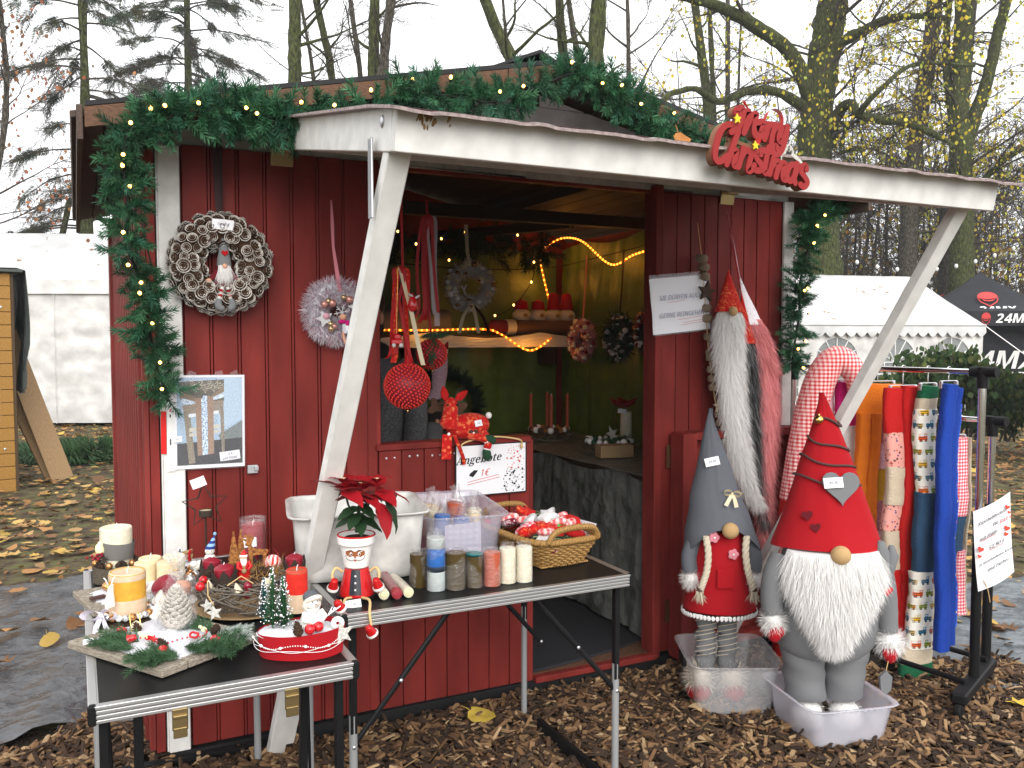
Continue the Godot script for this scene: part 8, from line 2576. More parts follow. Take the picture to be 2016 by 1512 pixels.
	for k in 4:
		var y0: float = [1.235, 1.14, 1.07, .995][k]
		var pts := []
		for j in 33:
			var a := TAU * j / 32 + .4
			var y := y0 - .022 * cos(a - .2) - .006 * sin(a * 3 + k)
			var f := lerps([[.72, .218], [.75, .21], [.8, .192], [.88, .163], [.98, .13], [1.08, .098], [1.18, .062], [1.27, .03]], y)
			pts.append(V(-.01 + cos(a) * (f + .005), y, sin(a) * (f * .78 + .007)))
		P(r, "wound_cord", mb().tube(pts, .0048, 6), "braidbrown")
	bauble(r, "gold_bell", .019, "gold", V(-.052, 1.235, .035))
	P(r, "grey_felt_heart", mb().prism(heart(.145), 0, .006), "felt_grey", V(.012, .985, .108), rot(-15, 0, 0))
	card(r, .075, .04, V(-.02, 1.0, .118), rot(-15, 0, 4), "89,90")
	for q in [[-.115, .872, .112, .044], [-.09, .83, .136, .04]]: P(r, "small_heart", mb().prism(heart(q[3]), 0, .004), "felt_darkred", V(q[0], q[1], q[2] - .002), rot(-12, -38, 14))
	P(r, "nose", mb().ball(V(-.012, .735, .185), V(.038, .036, .034), 20, 14), "felt_beige")
	P(r, "grey_body", mb().loft(shell_rings([[.74, .16, .13], [.64, .19, .15], [.52, .208, .155], [.42, .212, .15], [.34, .2, .14], [.3, .165, .12]]), 34).wobble(nz, .012), "felt_grey")
	for s in [-1.0, 1.0]:
		var leg := []
		for k in 10: leg.append([V(s * (.1 - .003 * k), .4 - k * .031, .006 * sin(k * 1.9 + s)), .092 - .0016 * k + .005 * sin(k * 2.3), .085 + .004 * sin(k * 2.7)])
		P(r, "trouser_leg", mb().loft(leg, 20).wobble(nz, .012), "felt_grey")
		puff(r, "fur_foot", V(s * .075, .06, .03), .06, .035, 620, "fur_white")
	P(r, "sleeve", mb().tube(smooth([V(-.185, .69, .04), V(-.222, .62, .06), V(-.235, .53, .07), V(-.232, .48, .075)], 4), [.05, .05, .05, .05, .049, .048, .047, .046, .045, .043, .042, .042, .042], 14), "felt_grey")
	P(r, "sleeve", mb().tube(smooth([V(.19, .69, .03), V(.212, .6, .045), V(.225, .5, .05), V(.23, .4, .055)], 4), [.046, .045, .044, .044, .043, .043, .042, .042, .04, .04, .038, .038, .038], 14), "felt_grey")
	puff(r, "fur_cuff", V(-.232, .45, .08), .037, .05, 620, "fur_white")
	puff(r, "fur_cuff", V(.232, .36, .06), .042, .055, 720, "fur_white")
	P(r, "red_mitten", mb().ball(V(-.232, .405, .1), V(.028, .034, .026), 14, 10).ball(V(-.208, .415, .11), V(.012, .02, .012), 9, 7), "felt_red")
	P(r, "red_mitten", mb().ball(V(.228, .315, .085), V(.026, .034, .026), 14, 10).ball(V(.205, .325, .095), V(.012, .02, .012), 9, 7), "felt_red")
	P(r, "hanging_star_cord", mb().tube([V(.215, .3, .1), V(.205, .25, .1)], .0018, 5), "rope")
	P(r, "hanging_star", mb().prism(V2([0, .045, .024, .02, .02, -.03, .0, -.052, -.02, -.03, -.024, .02]), -.008, .008), "felt_grey", V(.205, .215, .1))
	P(r, "grey_knot", mb().loft([[V(.175, .77, .1), .012, .01], [V(.178, .73, .11), .026, .018], [V(.185, .66, .11), .024, .018], [V(.188, .62, .1), .008, .008]], 14).loft([[V(.22, .75, .09), .01, .01], [V(.222, .71, .1), .024, .016], [V(.21, .65, .1), .02, .016], [V(.2, .61, .1), .008, .008]], 14), "felt_grey")
	P(r, "red_metal_heart", mb().prism(heart(.042), -.004, .006), "baubred", V(.195, .58, .118))
	var br := [[V(-.01, .735, .1), .175, .085], [V(-.01, .67, .112), .182, .085], [V(-.012, .6, .125), .155, .075], [V(-.015, .53, .138), .112, .06], [V(-.018, .475, .146), .07, .042], [V(-.02, .43, .15), .036, .025], [V(-.022, .4, .15), .01, .01]]
	var bd := P(r, "beard", mb().loft(br, 26), "fur_white")
	fur(bd, "hair", "fur_white", 15000, .085, .0018, func(q):
		var h = fur_loft(q, br, 1.0)
		return h, 9)
	var rb := thing("milky_box", "milky lilac plastic box in which the red gnome stands, in front of the strut", "plastic box", V(2.4, -.078, .875), -14)
	tub(rb, .31, .33, .36, .39, .165, .003, "milkbox")
	# gingham hatted gnome behind
	var k := thing("gingham_gnome", "tall gnome with curved red gingham hat, half hidden behind the red gnome", "gnome figure", V(2.86, -.08, .22), -26.6)
	P(k, "red_body", mb().loft(shell_rings([[0, .1, .09], [.2, .1, .09], [.5, .09, .08], [.7, .082, .07], [.8, .07, .065]]), 24), "q_red")
	P(k, "print_panel", mb().loft(shell_rings([[.45, .096, .085], [.52, .0935, .083], [.62, .09, .079]]), 24, false), "print_pink")
	P(k, "gingham_hat", mb().tube(smooth([V(0, .78, 0), V(.03, 1.0, 0), V(.075, 1.25, .0), V(.12, 1.4, .01), V(.18, 1.47, .02), V(.245, 1.43, .03), V(.27, 1.36, .035), V(.268, 1.28, .035)], 5), [.079, .079, .0785, .078, .078, .078, .078, .077, .077, .076, .076, .075, .075, .074, .073, .073, .072, .071, .07, .069, .068, .067, .066, .064, .062, .06, .058, .056, .053, .05, .047, .044, .04, .035, .028, .016], 18), "gingham_red")

# ---------------------------------------------------------------- clothes rack with quilts
func quilt(t: Node3D, called: String, x: float, z: float, w: float, bands: Array, th: float, sd: float, lean := 0.0) -> Node3D:
	# a folded quilt hanging down; bands of [top, bottom, material, cells]
	var q := Node3D.new()
	q.name = called
	t.add_child(q, true)
	q.transform = Transform3D(rot(0, -26 + sd * 3.0, 0), V(x, 0, z))
	for b in bands:
		var n: int = maxi(4, int((b[0] - b[1]) / .02))
		var rg := []
		for i in n + 1:
			var y := lerpf(b[0], b[1], float(i) / n)
			var puffy := 1.0 + .16 * absf(sin(y * 52.0 + sd)) * (1.0 if b[3] else .3)
			rg.append([V(lean * (1.3 - y) + .006 * sin(y * 11 + sd), y, .01 * sin(y * 7 + sd * 2)), w / 2 * b[4] * (1 + .04 * sin(y * 9 + sd)), th * puffy * .5])
		P(q, "quilt_panel", mb().loft(rg, 26, true, Basis.IDENTITY, 3.2).wobble(nz, .012), b[2], V(b[5], 0, b[6]))
	return q

func clothes_rack() -> void:
	var t := thing("clothes_rack", "chrome and black double clothes rack on castors right of the hut", "clothes rack", V(3.18, -.08, .96))
	var d := V(-.14, 0, -.95)
	var lo := V(.25, 0, -.12)
	for e in 2:
		var o: Vector3 = d * e
		var ft := P(t, "foot_bar", mb().box(Vector3.ZERO, V(.56, .05, .065), .012, rot(0, 23, 0)), "blackplastic", o + V(.02, .085, -.01))
		for s in [-1.0, 1.0]: P(ft, "castor", mb().lathe([Vector2(.0005, -.014), Vector2(.03, -.014), Vector2(.034, -.008), Vector2(.034, .008), Vector2(.03, .014), Vector2(.0005, .014)], 18, V(s * .24, -.05, -s * .102), rot(90, 20, 0)).tube([V(s * .24, -.03, -s * .102), V(s * .24, 0, -s * .1)], .012, 8), "blackplastic")
		for k in 2:
			var b: Vector3 = o + lo * k
			var top: float = [1.43, 1.2][k]
			P(t, "lower_post", mb().tube([b + V(0, .09, 0), b + V(0, .8, 0)], .021, 14), "blacksteel")
			P(t, "chrome_post", mb().tube([b + V(0, .8, 0), b + V(0, top, 0)], .0155, 14), "chrome")
			P(t, "sleeve_joint", mb().tube([b + V(0, .76, 0), b + V(0, .82, 0)], .0245, 14), "blackplastic")
			P(t, "corner_joint", mb().tube([b + V(0, top - .07, 0), b + V(0, top + .02, 0)], .023, 14).tube([b + V(0, top, 0) - d.normalized() * (.06 if e == 0 else -.06), b + V(0, top, 0) + d.normalized() * (.05 if e == 0 else -.05)], .0225, 14), "blackplastic")
	for k in 2:
		var y: float = [1.43, 1.2][k]
		P(t, "hanging_rail", mb().tube([lo * k + V(0, y, 0), lo * k + d + V(0, y, 0)], .0125, 14), "chrome")
	for x in [-.12, .2]: P(t, "base_bar", mb().tube([V(x, .12, -x * .4), V(x, .12, -x * .4) + d], .012, 10), "blacksteel")
	var spec := [
		["pink dotted baby quilt, farthest left on the rack beside the gingham hat", 3.055, .215, .07, [[1.275, .5, "dot_pink", true, 1.0, 0.0, 0.0]], .05, 1.0],
		["magenta baby quilt with a white lower half, second on the rack", 3.113, .285, .11, [[1.275, 1.06, "q_magenta", false, 1.0, 0.0, 0.0], [1.06, .5, "q_white", true, 1.0, 0.0, 0.0]], .06, 2.0],
		["bright orange quilt with mauve and yellow patchwork, middle of the rack", 3.2, .40, .23, [[1.27, 1.13, "q_orange", false, 1.0, 0.0, 0.0], [1.13, .1, "q_orange", true, .28, -.085, .01], [1.13, .12, "q_orange", true, .24, -.03, .016], [1.13, .99, "mauve_print", true, .5, .05, .01], [.99, .86, "lilac_print", true, .5, .05, .013], [.86, .7, "q_yellow", true, .5, .05, .01], [.7, .56, "mauve_print", true, .5, .05, .013], [.56, .44, "lilac_print", true, .5, .05, .01], [.44, .3, "mauve_print", true, .5, .05, .013], [.3, .14, "q_orange", true, .5, .05, .01]], .06, 3.0],
		["red quilt with cream and pink printed patches, fourth on the rack", 3.15, .585, .185, [[1.26, 1.06, "q_red", false, .95, 0.0, 0.0], [1.27, .0, "q_red", false, .5, .036, .022], [1.06, .9, "print_pink", false, .5, -.042, .0], [.9, .72, "q_cream", true, .5, -.042, .004], [.72, .6, "print_pink", false, .5, -.04, .0], [.6, .42, "q_cream", true, .48, -.035, .004], [.42, .03, "q_red", false, .56, -.005, .0]], .055, 4.0],
		["white quilt printed with little cars, denim band and green foot, fifth on the rack", 3.185, .69, .112, [[1.275, 1.22, "q_green", false, .8, 0.0, 0.0], [1.22, 1.17, "q_cream", false, .9, 0.0, 0.0], [1.17, .79, "car_print", true, .95, 0.0, 0.0], [.79, .43, "q_denim", true, 1.05, 0.0, .0], [.43, .07, "car_print", true, 1.15, -.01, 0.0], [.07, -.0, "q_cream", false, 1.5, -.02, 0.0], [.0, -.055, "q_green", false, 1.6, -.02, 0.0]], .06, 5.0],
		["bright blue folded quilt, nearest of those on the upper rail", 3.178, .80, .118, [[1.29, .1, "q_blue", false, .55, -.024, .012], [1.275, .12, "q_blue", false, .5, .022, .0], [1.2, .2, "bluprint", true, .3, .045, -.008]], .05, 6.0],
		["pink gingham quilt with cream edge hanging on the lower rail", 3.4, .70, .075, [[1.03, .66, "gingham_pink", false, 1.0, 0.0, 0.0], [.66, .3, "q_denim", true, .9, 0.0, 0.0], [.5, .2, "gingham_pink", true, .8, .012, .012], [1.03, .19, "q_cream", false, .16, .056, -.006]], .045, 7.0]]
	for s in spec:
		var o := thing("baby_quilt", s[0], "quilt", Vector3.ZERO, 0, "baby quilts on the clothes rack")
		var q := quilt(o, "folded_quilt", s[1], s[2], s[3], s[4], s[5], s[6])
		var top: float = s[4][0][0]
		var rail: float = 1.35 if top > 1.1 else 1.12
		P(q, "clip_hanger", mb().tube([V(-s[3] * .4, top + .015, 0), V(s[3] * .4, top + .015, 0)], .0028, 6).tube(smooth([V(0, top + .015, 0), V(0, rail - .02, 0), V(.012, rail + .008, 0), V(0, rail + .018, 0), V(-.014, rail + .004, 0)], 3), .0022, 6), "chrome")
		for x in [-.36, .36]: P(q, "clip", mb().box(V(s[3] * x, top - .002, 0), V(.012, .034, .02), .003), "zinc")
	# the price sheet tied to the rack
	var ps := thing("price_sheet", "curling white price sheet with red hearts tied to the end of the clothes rack", "sign", V(3.2, .63, 1.01), -24)
	var rows := []
	for i in 11:
		var row := PackedVector3Array()
		var f := i / 10.0
		for j in 9:
			var s := j / 8.0 - .5
			row.append(V(s * .155 + .02 * f - .008, .17 - .34 * f + s * .085, .02 * sin(PI * (s + .5)) + .02 * pow(f, 3) + .025 * pow(maxf(0, s), 2) * (1 - f)))
		rows.append(row)
	P(ps, "sheet", mb().slab(rows, .0012), "paper")
	var sk := Basis(V(.877, .48, 0), V(.18, 1, 0), V(0, 0, 1))
	for q in [["Kuscheldecken", -.015, .108, .014, "ink"], ["für", .0, .082, .014, "ink"], ["Baby", .042, .1, .017, "redink"], ["mit Hülle", -.03, .03, .014, "ink"], ["52,90 €", .006, -.006, .017, "ink"], ["in verschiedenen Mustern", .01, -.055, .0105, "ink"], ["und Farben", .012, -.092, .014, "ink"]]:
		text(ps, "writing", q[0], q[3], q[4], V(q[1], q[2], .024 + .02 * pow(.5 - q[2] / .34, 3)), sk, "Droid Serif", .0008)
	for q in [[-.03, .02], [.008, -.018]]: P(ps, "red_rule", mb().box(V(q[0], q[1], .0245), V(.07, .0016, .0008), 0, rot(0, 0, 28)), "redink")
	for q in [[.048, .15, .022], [.056, .128, .014], [.05, .06, .026], [.047, .035, .02], [-.062, -.03, .028], [-.066, -.06, .018]]: P(ps, "printed_heart", mb().prism(heart(q[2]), 0, .001), "redink", V(q[0], q[1], .023), rot(0, 0, -20))
	P(ps, "string", mb().tube(smooth([V(-.05, -.16, .03), V(-.03, -.2, .03), V(-.012, -.26, .02)], 3), .002, 5), "rope")

# ---------------------------------------------------------------- inside the hut
func rope_light(label: String, path: Array, lamps: Array) -> void:
	var t := thing("rope_light", label, "rope light")
	var p := smooth(path, 8)
	P(t, "clear_hose", mb().tube(p, .0075, 8), "ropetube")
	var bm := mb().ball(Vector3.ZERO, V(.0062, .0062, .0062), 8, 6).commit()
	var acc := 0.0
	for i in p.size() - 1:
		var L: float = p[i].distance_to(p[i + 1])
		while acc < L:
			P(t, "bulb", bm, "ropebulb", p[i].lerp(p[i + 1], acc / L))
			acc += .036
		acc -= L
	for q in lamps:
		var o := OmniLight3D.new()
		o.name = "rope_glow"
		o.light_color = Color(1.0, .66, .25)
		o.light_energy = .011
		o.light_size = .05
		o.omni_range = 8.0
		o.omni_attenuation = 2.0
		o.shadow_enabled = true
		t.add_child(o, true)
		o.position = q

func drape(t: Node3D, called: String, a: Vector3, b: Vector3, y0: float, y1: float, mat: String, amp: float, sd: float) -> void:
	var rows := []
	var d := (b - a).normalized()
	var n := V(-d.z, 0, d.x)
	for i in 19:
		var f := i / 18.0
		var row := PackedVector3Array()
		for j in 61:
			var s := j / 60.0
			var o := amp * (sin(s * 34 + 3 * nz.get_noise_1d(s * 60 + sd)) * (.35 + .65 * f) + 1.2 * nz.get_noise_2d(s * 70 + sd, f * 25))
			row.append(a.lerp(b, s) + V(0, lerpf(y0 - .04 * absf(sin(s * 9 + sd)), y1, f), 0) + n * o)
		rows.append(row)
	P(t, called, mb().slab(rows, .003), mat)

func wreath_of(label: String, at: Vector3, turn: float, rad: float, thick: float, base: String, bits: Array, hairs: Array, n: int) -> Node3D:
	var t := thing("hanging_wreath", label, "wreath", at, turn)
	var ring := []
	for i in 25: ring.append(V(cos(TAU * i / 24) * rad, sin(TAU * i / 24) * rad, 0))
	P(t, "wreath_ring", mb().tube(ring, thick, 10, false).wobble(nz, .02), base)
	for h in hairs: fur(t, "trim", h[0], h[1], h[2], h[3], func(g):
		var a: float = g.randf() * TAU
		var k: float = g.randf() * TAU
		var rd := V(cos(a), sin(a), 0)
		var o: Vector3 = rd * cos(k) + V(0, 0, sin(k))
		return [rd * rad + o * thick * .9, o], h[1])
	for i in n:
		var a := rng.randf() * TAU
		var k := rng.randf_range(-.9, 1.6)
		var rd := V(cos(a), sin(a), 0)
		var s := rng.randf_range(.010, .02)
		P(t, "ornament", mb().ball(Vector3.ZERO, V(s, s * rng.randf_range(.6, 1), s), 9, 7), bits[i % bits.size()], rd * (rad + thick * sin(k) * .9) + V(0, 0, thick * cos(k)))
	return t

func bead_ball(label: String, at: Vector3, r: float, ribbon_top: float, x2: float) -> Node3D:
	var t := thing("beaded_ball", label, "hanging ball", at, 0, "red beaded balls hanging in the hatch")
	P(t, "core", mb().ball(Vector3.ZERO, V(r, r, r) * .95, 30, 20), "wax_wine")
	var xs := []
	var n := int(4.4 * PI * r * r / .00027)
	for i in n:
		var y := 1.0 - 2.0 * (i + .5) / n
		var a := 0.0
		var rowi := int((i + .5) / n * 60)
		a = i * 2.39996
		var q := V(sqrt(1 - y * y) * cos(a), y, sqrt(1 - y * y) * sin(a))
		xs.append(Transform3D(Basis.from_scale(Vector3.ONE * .005), q * r * .975))
	many(t, "bead", mb().ball(Vector3.ZERO, Vector3.ONE, 8, 6).commit(), "bead", xs)
	P(t, "ribbon", mb().tube([V(0, r * .95, 0), V(x2 * .5, r + .1, 0), V(x2, ribbon_top - at.y, 0)], .0055, 6, true, .4), "satin_red")
	P(t, "gathered_top", mb().loft([[V(0, r * .9, 0), r * .36, r * .36], [V(0, r * 1.06, 0), .016, .016], [V(0, r * 1.35, 0), .011, .011]], 14).wobble(nz, .02), "satin_red")
	P(t, "tip", mb().ball(V(.002, -r - .008, 0), V(.004, .008, .004), 7, 6), "gold")
	return t

func ribbon_bundle(label: String, at: Vector3, len: float, mats: Array, spread: float, sd: int) -> void:
	var t := thing("ribbon_bundle", label, "ribbons", at)
	for i in mats.size():
		var x := (i - mats.size() * .5) * .012
		var w := spread * sin(i * 2.3 + sd)
		P(t, "ribbon", mb().ribbon(smooth([V(x * .3, .0, 0), V(x, -.03, .012), V(x + w * .5, -len * .45, .01 * sin(i * 1.0)), V(x + w * .7 + .01, -len * .8, .015 * cos(i * 2.0)), V(x + w, -len * (.9 + .1 * sin(i * 3.0)), .01)], 4), .024 if i % 2 else .015, V(.92, 0, .4 * sin(i * 1.7))), mats[i])
	P(t, "knot", mb().ball(V(0, -.015, 0), V(.018, .022, .014), 10, 8), mats[0])

func inside() -> void:
	var cl := thing("green_cloth", "green lining cloth hung along the back wall inside the hut", "cloth")
	drape(cl, "hanging_cloth", V(.06, 0, -2.25), V(2.9, 0, -2.25), 2.14, .0, "greencloth", .012, 2)
	var cl2 := thing("green_cloth", "yellow green lining cloth along the right inner wall, lit by rope light", "cloth")
	drape(cl2, "hanging_cloth", V(2.93, 0, -2.2), V(2.93, 0, -.1), 2.17, .0, "greencloth", .016, 5)
	var rg := thing("floor_mat", "grey felt mat on the hut floor with a curved front edge", "mat", V(1.5, -.018, -.6))
	var o := PackedVector2Array()
	for i in 13: o.append(Vector2(lerpf(-.6, .78, i / 12.0), -.58 + .16 * pow(i / 12.0, 3)))
	o.append_array(V2([.7, .9, -.6, .9]))
	P(rg, "felt", mb().prism(o, 0, .012, Transform3D(rot(-90, 0, 0), Vector3.ZERO)), "rug")
	# goods tables draped in grey sheeting
	var ct := thing("draped_table", "goods table along the right wall inside the hut, draped in grey plastic sheeting", "table")
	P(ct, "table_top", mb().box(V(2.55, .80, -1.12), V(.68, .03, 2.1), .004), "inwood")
	drape(ct, "grey_sheet", V(2.2, 0, -2.15), V(2.205, 0, -.06), .822, .02, "plasticsheet", .014, 8)
	drape(ct, "grey_sheet", V(2.2, 0, -.06), V(2.88, 0, -.06), .822, .02, "plasticsheet", .014, 9)
	P(ct, "top_sheet", mb().slab(wrinkled(2.19, 2.89, -2.15, -.05, .815, .004, 3, 20, 40).map(func(r): 
		var q := PackedVector3Array()
		for v in r: q.append(V(v.x, v.z + .003, v.y))
		return q), .002), "plasticsheet")
	for x in [2.3, 2.82]:
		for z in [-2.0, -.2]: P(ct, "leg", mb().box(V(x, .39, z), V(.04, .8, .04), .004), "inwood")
	var bt := thing("plank_counter", "low plank counter along the back wall inside the hut", "table")
	for i in 4: P(bt, "plank", mb().box(V(1.4, .80, -2.15 + i * .13), V(1.55, .03, .126), .003), "woodbeige")
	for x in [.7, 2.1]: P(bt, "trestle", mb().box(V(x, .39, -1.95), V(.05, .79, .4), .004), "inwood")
	P(bt, "plank_block", mb().box(V(2.42, .86, -.72), V(.2, .07, .09), .003, rot(0, -10, 0)), "woodbeige")
	var sh := thing("wall_shelf", "shelf with white cloth edge along the back wall inside the hut", "shelf")
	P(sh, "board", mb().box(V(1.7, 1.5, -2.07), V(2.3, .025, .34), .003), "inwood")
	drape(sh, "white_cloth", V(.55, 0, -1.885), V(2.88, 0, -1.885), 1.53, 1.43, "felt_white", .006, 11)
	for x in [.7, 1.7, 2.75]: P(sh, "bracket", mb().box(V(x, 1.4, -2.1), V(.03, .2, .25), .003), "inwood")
	# rope lights
	rope_light("glowing amber rope light along the shelf edge", [V(1.45, 1.542, -1.86), V(1.775, 1.542, -1.86), V(2.134, 1.55, -1.86), V(2.264, 1.517, -1.86), V(2.475, 1.407, -1.85), V(2.652, 1.493, -1.86)], [V(1.7, 1.55, -1.8), V(2.12, 1.56, -1.8), V(2.46, 1.42, -1.79)])
	rope_light("glowing amber rope light zigzagging from the back corner along the right wall", [V(2.8, 1.77, -2.17), V(2.738, 2.0, -2.17), V(2.73, 2.1, -2.16), V(2.80, 2.17, -2.14), V(2.845, 2.2, -2.02), V(2.85, 2.15, -1.781), V(2.85, 1.97, -1.431), V(2.85, 2.01, -1.172), V(2.85, 2.033, -.907), V(2.85, 2.04, -.6)], [V(2.7, 1.9, -2.1), V(2.77, 2.1, -1.95), V(2.77, 2.0, -1.5), V(2.77, 1.99, -1.1)])
	var fl := thing("fairy_lights", "dark fairy light string with warm bulbs under the hut ceiling", "string lights")
	var bl := [V(1.488, 2.13, -1.7), V(1.605, 2.06, -1.7), V(1.652, 2.18, -1.7), V(1.72, 2.2, -1.72), V(1.772, 2.1, -1.7), V(1.823, 1.97, -1.7), V(1.934, 2.15, -1.7), V(2.303, 2.15, -1.7), V(2.423, 1.98, -1.7), V(2.404, 1.85, -1.7), V(2.3, 1.7, -1.75), V(2.164, 1.63, -1.75)]
	P(fl, "cable", mb().tube(smooth(bl, 5), .003, 5), "cable")
	for b in bl: P(fl, "bulb", mb().ball(b + V(0, .008, .008), V(.007, .008, .007), 8, 6), "bulb")
	var tn := []
	var tc := []
	for i in 150:
		tn.append(Transform3D(aim(V(rng.randfn(0, 1), rng.randfn(0, 1), rng.randfn(0, 1)), 1.3, 0), V(rng.randf_range(1.3, 2.65), 2.1 + .04 * sin(i * .7), -1.9 + rng.randfn(0, .03))))
		tc.append(C(.012, .03, .014))
	many(fl, "dark_garland", fir_tip(90), "needle", tn, tc)
	P(fl, "chain", mb().tube(smooth([V(1.4, 2.0, -2.18), V(2.2, 1.97, -2.18), V(2.8, 2.0, -2.18), V(2.86, 2.03, -1.6), V(2.86, 2.08, -.7)], 5), .004, 5), "cable")
	# soft toys on the shelf
	for q in [["left", 2.5, .0], ["second from left", 2.63, .4], ["third from left", 2.755, .8], ["rightmost", 2.86, 1.2]]:
		var s := thing("snow_gnome_toy", "plush snow gnome with button nose on the shelf, the %s of four" % q[0], "plush toy", V(q[1], 1.645, -2.02), 0, "plush snow gnomes on the shelf")
		P(s, "body", mb().ball(Vector3.ZERO, V(.066, .055, .06), 16, 11), "fur_cream")
		P(s, "nose", mb().ball(V(0, .002, .06), V(.016, .014, .014), 10, 8), "woodbeige")
		for e in [-1.0, 1.0]: P(s, "foot", mb().ball(V(e * .025, -.058, .035), V(.026, .02, .03), 10, 8), "felt_grey" if e < 0 else "felt_brown")
		P(s, "red_hat", mb().loft([[V(0, .045, 0), .05, .045], [V(0, .1, 0), .042, .038], [V(0, .15 if q[2] > .5 else .1, 0), .036, .03], [V(0, .165 if q[2] > .5 else .115, 0), .008, .008]], 14), "felt_red")
	var dr := thing("draught_roll", "long brown plush draught stopper lying on the shelf under the snow gnomes", "plush roll", V(2.58, 1.565, -1.96))
	P(dr, "roll", mb().tube([V(-.2, 0, 0), V(.32, 0, 0)], .05, 16), "draughtbrown")
	P(dr, "dark_cap", mb().tube([V(-.36, -.005, 0), V(-.33, 0, 0), V(-.23, 0, 0)], [.02, .052, .05], 16), "felt_darkred")
	P(dr, "white_band", mb().tube([V(-.235, 0, 0), V(-.17, 0, 0)], .053, 16), "fur_cream")
	var bx := thing("cream_bolster", "cream plush bolster on the left part of the shelf", "plush roll", V(1.72, 1.6, -2.02))
	P(bx, "roll", mb().tube([V(-.3, 0, 0), V(.22, 0, 0)], .08, 18), "linen")
	var dg := thing("dark_gnome_toy", "dark plush gnome with pointed black hat on the shelf left end", "plush toy", V(1.62, 1.69, -1.98))
	P(dg, "hat", mb().loft([[V(0, 0, 0), .06, .05], [V(0, .08, 0), .04, .035], [V(.01, .2, 0), .006, .006]], 14), "fur_dark")
	P(dg, "red_band", mb().lathe([Vector2(.063, 0), Vector2(.064, .03), Vector2(.055, .032)], 16), "felt_red")
	# wreaths
	var w := wreath_of("cream flower and berry wreath with gold ribbons hanging in the middle of the hut", V(1.79, 1.79, -1.3), -20, .105, .042, "flowergrey", ["flowergrey", "pearl", "wax_ivory", "baubcopper", "wax_beige"], [["flowergrey", 500, .03, .008]], 70)
	P(w, "hanging_ribbon", mb().ribbon([V(-.02, .36, 0), V(-.012, .2, .0), V(0, .12, .04)], .02, V(1, 0, .2)), "satin_cream")
	for q in [[-.04, "satin_cream"], [.03, "satin_cream"], [.07, "satin_dark"]]: P(w, "ribbon_tail", mb().ribbon(smooth([V(.01, -.1, .05), V(q[0], -.17, .06), V(q[0] * 1.6, -.27, .05)], 3), .022, V(.9, 0, .4)), q[1])
	P(w, "white_deer", mb().ball(V(0, -.07, .01), V(.03, .018, .014), 12, 8).tube([V(-.02, -.06, .01), V(-.034, -.02, .01), V(-.05, .01, .01)], .006, 6).tube([V(-.034, -.02, .01), V(-.02, .012, .01)], .005, 6), "silverleaf")
	wreath_of("pink and white rose wreath on the right inner wall, leftmost of three", V(2.79, 1.48, -1.68), -90, .1, .045, "mauve_print", ["ceramic", "rosegold", "pinkglit", "ceramic", "baubwine"], [["tinselpink", 300, .03, .008]], 90)
	wreath_of("dark green and silver wreath on the right inner wall, middle of three", V(2.79, 1.5, -1.235), -90, .105, .045, "fur_dark", ["silverleaf", "pearl", "felt_green", "baubsilver", "felt_green"], [["felt_green", 900, .05, .005], ["silverleaf", 120, .04, .004]], 60)
	wreath_of("red and white berry wreath on the right inner wall, nearest the doorway", V(2.79, 1.53, -.90), -90, .1, .04, "fur_dark", ["baubwine", "pearl", "baubcopper", "wax_wine"], [["felt_brown", 300, .03, .004]], 110)
	for q in [[-1.68, "satin_pink", "of the pink wreath"], [-1.235, "satin_dark", "of the dark silver wreath"], [-.90, "satin_red", "of the berry wreath"]]:
		var hr := thing("hanging_band", "long band %s on the right inner wall" % q[2], "ribbon", V(2.79, 1.6, q[0]))
		P(hr, "band", mb().ribbon([V(0, .0, 0), V(.02, .25, 0), V(.03, .45, 0)], .022, V(0, 0, 1)), q[1])
	# hanging in the hatch
	bead_ball("large red beaded ball hanging in the hatch", V(.925, 1.3, .03), .094, 2.05, -.02)
	var b2 := bead_ball("smaller red beaded ball hanging behind the large one", V(1.142, 1.423, -.25), .068, 2.1, -.02)
	fir_sprig(b2, V(-.07, .075, .03), V(.07, .08, .03), 14)
	fir_sprig(b2, V(0, .08, .03), V(-.03, -.02, .07), 10)
	ribbon_bundle("bundle of red organza ribbons above the large beaded ball", V(.9, 1.78, .035), .42, ["satin_red", "flower_red", "satin_red", "satin_cream", "satin_red", "flower_red"], .09, 1)
	ribbon_bundle("bundle of red ribbons and white tulle above the smaller beaded ball", V(1.118, 2.03, -.22), .5, ["satin_red", "satin_red", "organza", "satin_red", "satin_red", "organza"], .05, 4)
	var oc := thing("red_ornament", "small shiny red car shaped ornament hanging before the rope light", "ornament", V(.873, 1.48, .05))
	P(oc, "car_body", mb().box(V(0, 0, 0), V(.05, .026, .03), .008).box(V(.004, .02, 0), V(.03, .024, .026), .007), "baubred")
	for s in [-1.0, 1.0]: P(oc, "wheel", mb().lathe([Vector2(.0005, -.003), Vector2(.008, -.003), Vector2(.008, .003), Vector2(.0005, .003)], 12, V(s * .015, -.014, .016), rot(90, 0, 0)), "silverleaf")
	P(oc, "thread", mb().tube([V(0, .03, 0), V(.01, .3, 0)], .001, 4), "gold")
	var of := thing("red_ornament", "shiny red drop ornament with silver leaves hanging left of the ribbons", "ornament", V(.945, 1.63, .045))
	P(of, "drop", mb().lathe([Vector2(.0005, -.03), Vector2(.014, -.024), Vector2(.021, -.005), Vector2(.015, .022), Vector2(.0005, .05)], 18), "baubred")
	P(of, "silver_leaf", mb().ball(V(.018, .03, .004), V(.016, .005, .008), 8, 6, rot(0, 0, 30)).ball(V(-.008, .036, .004), V(.014, .005, .008), 8, 6, rot(0, 0, -30)), "silverleaf")
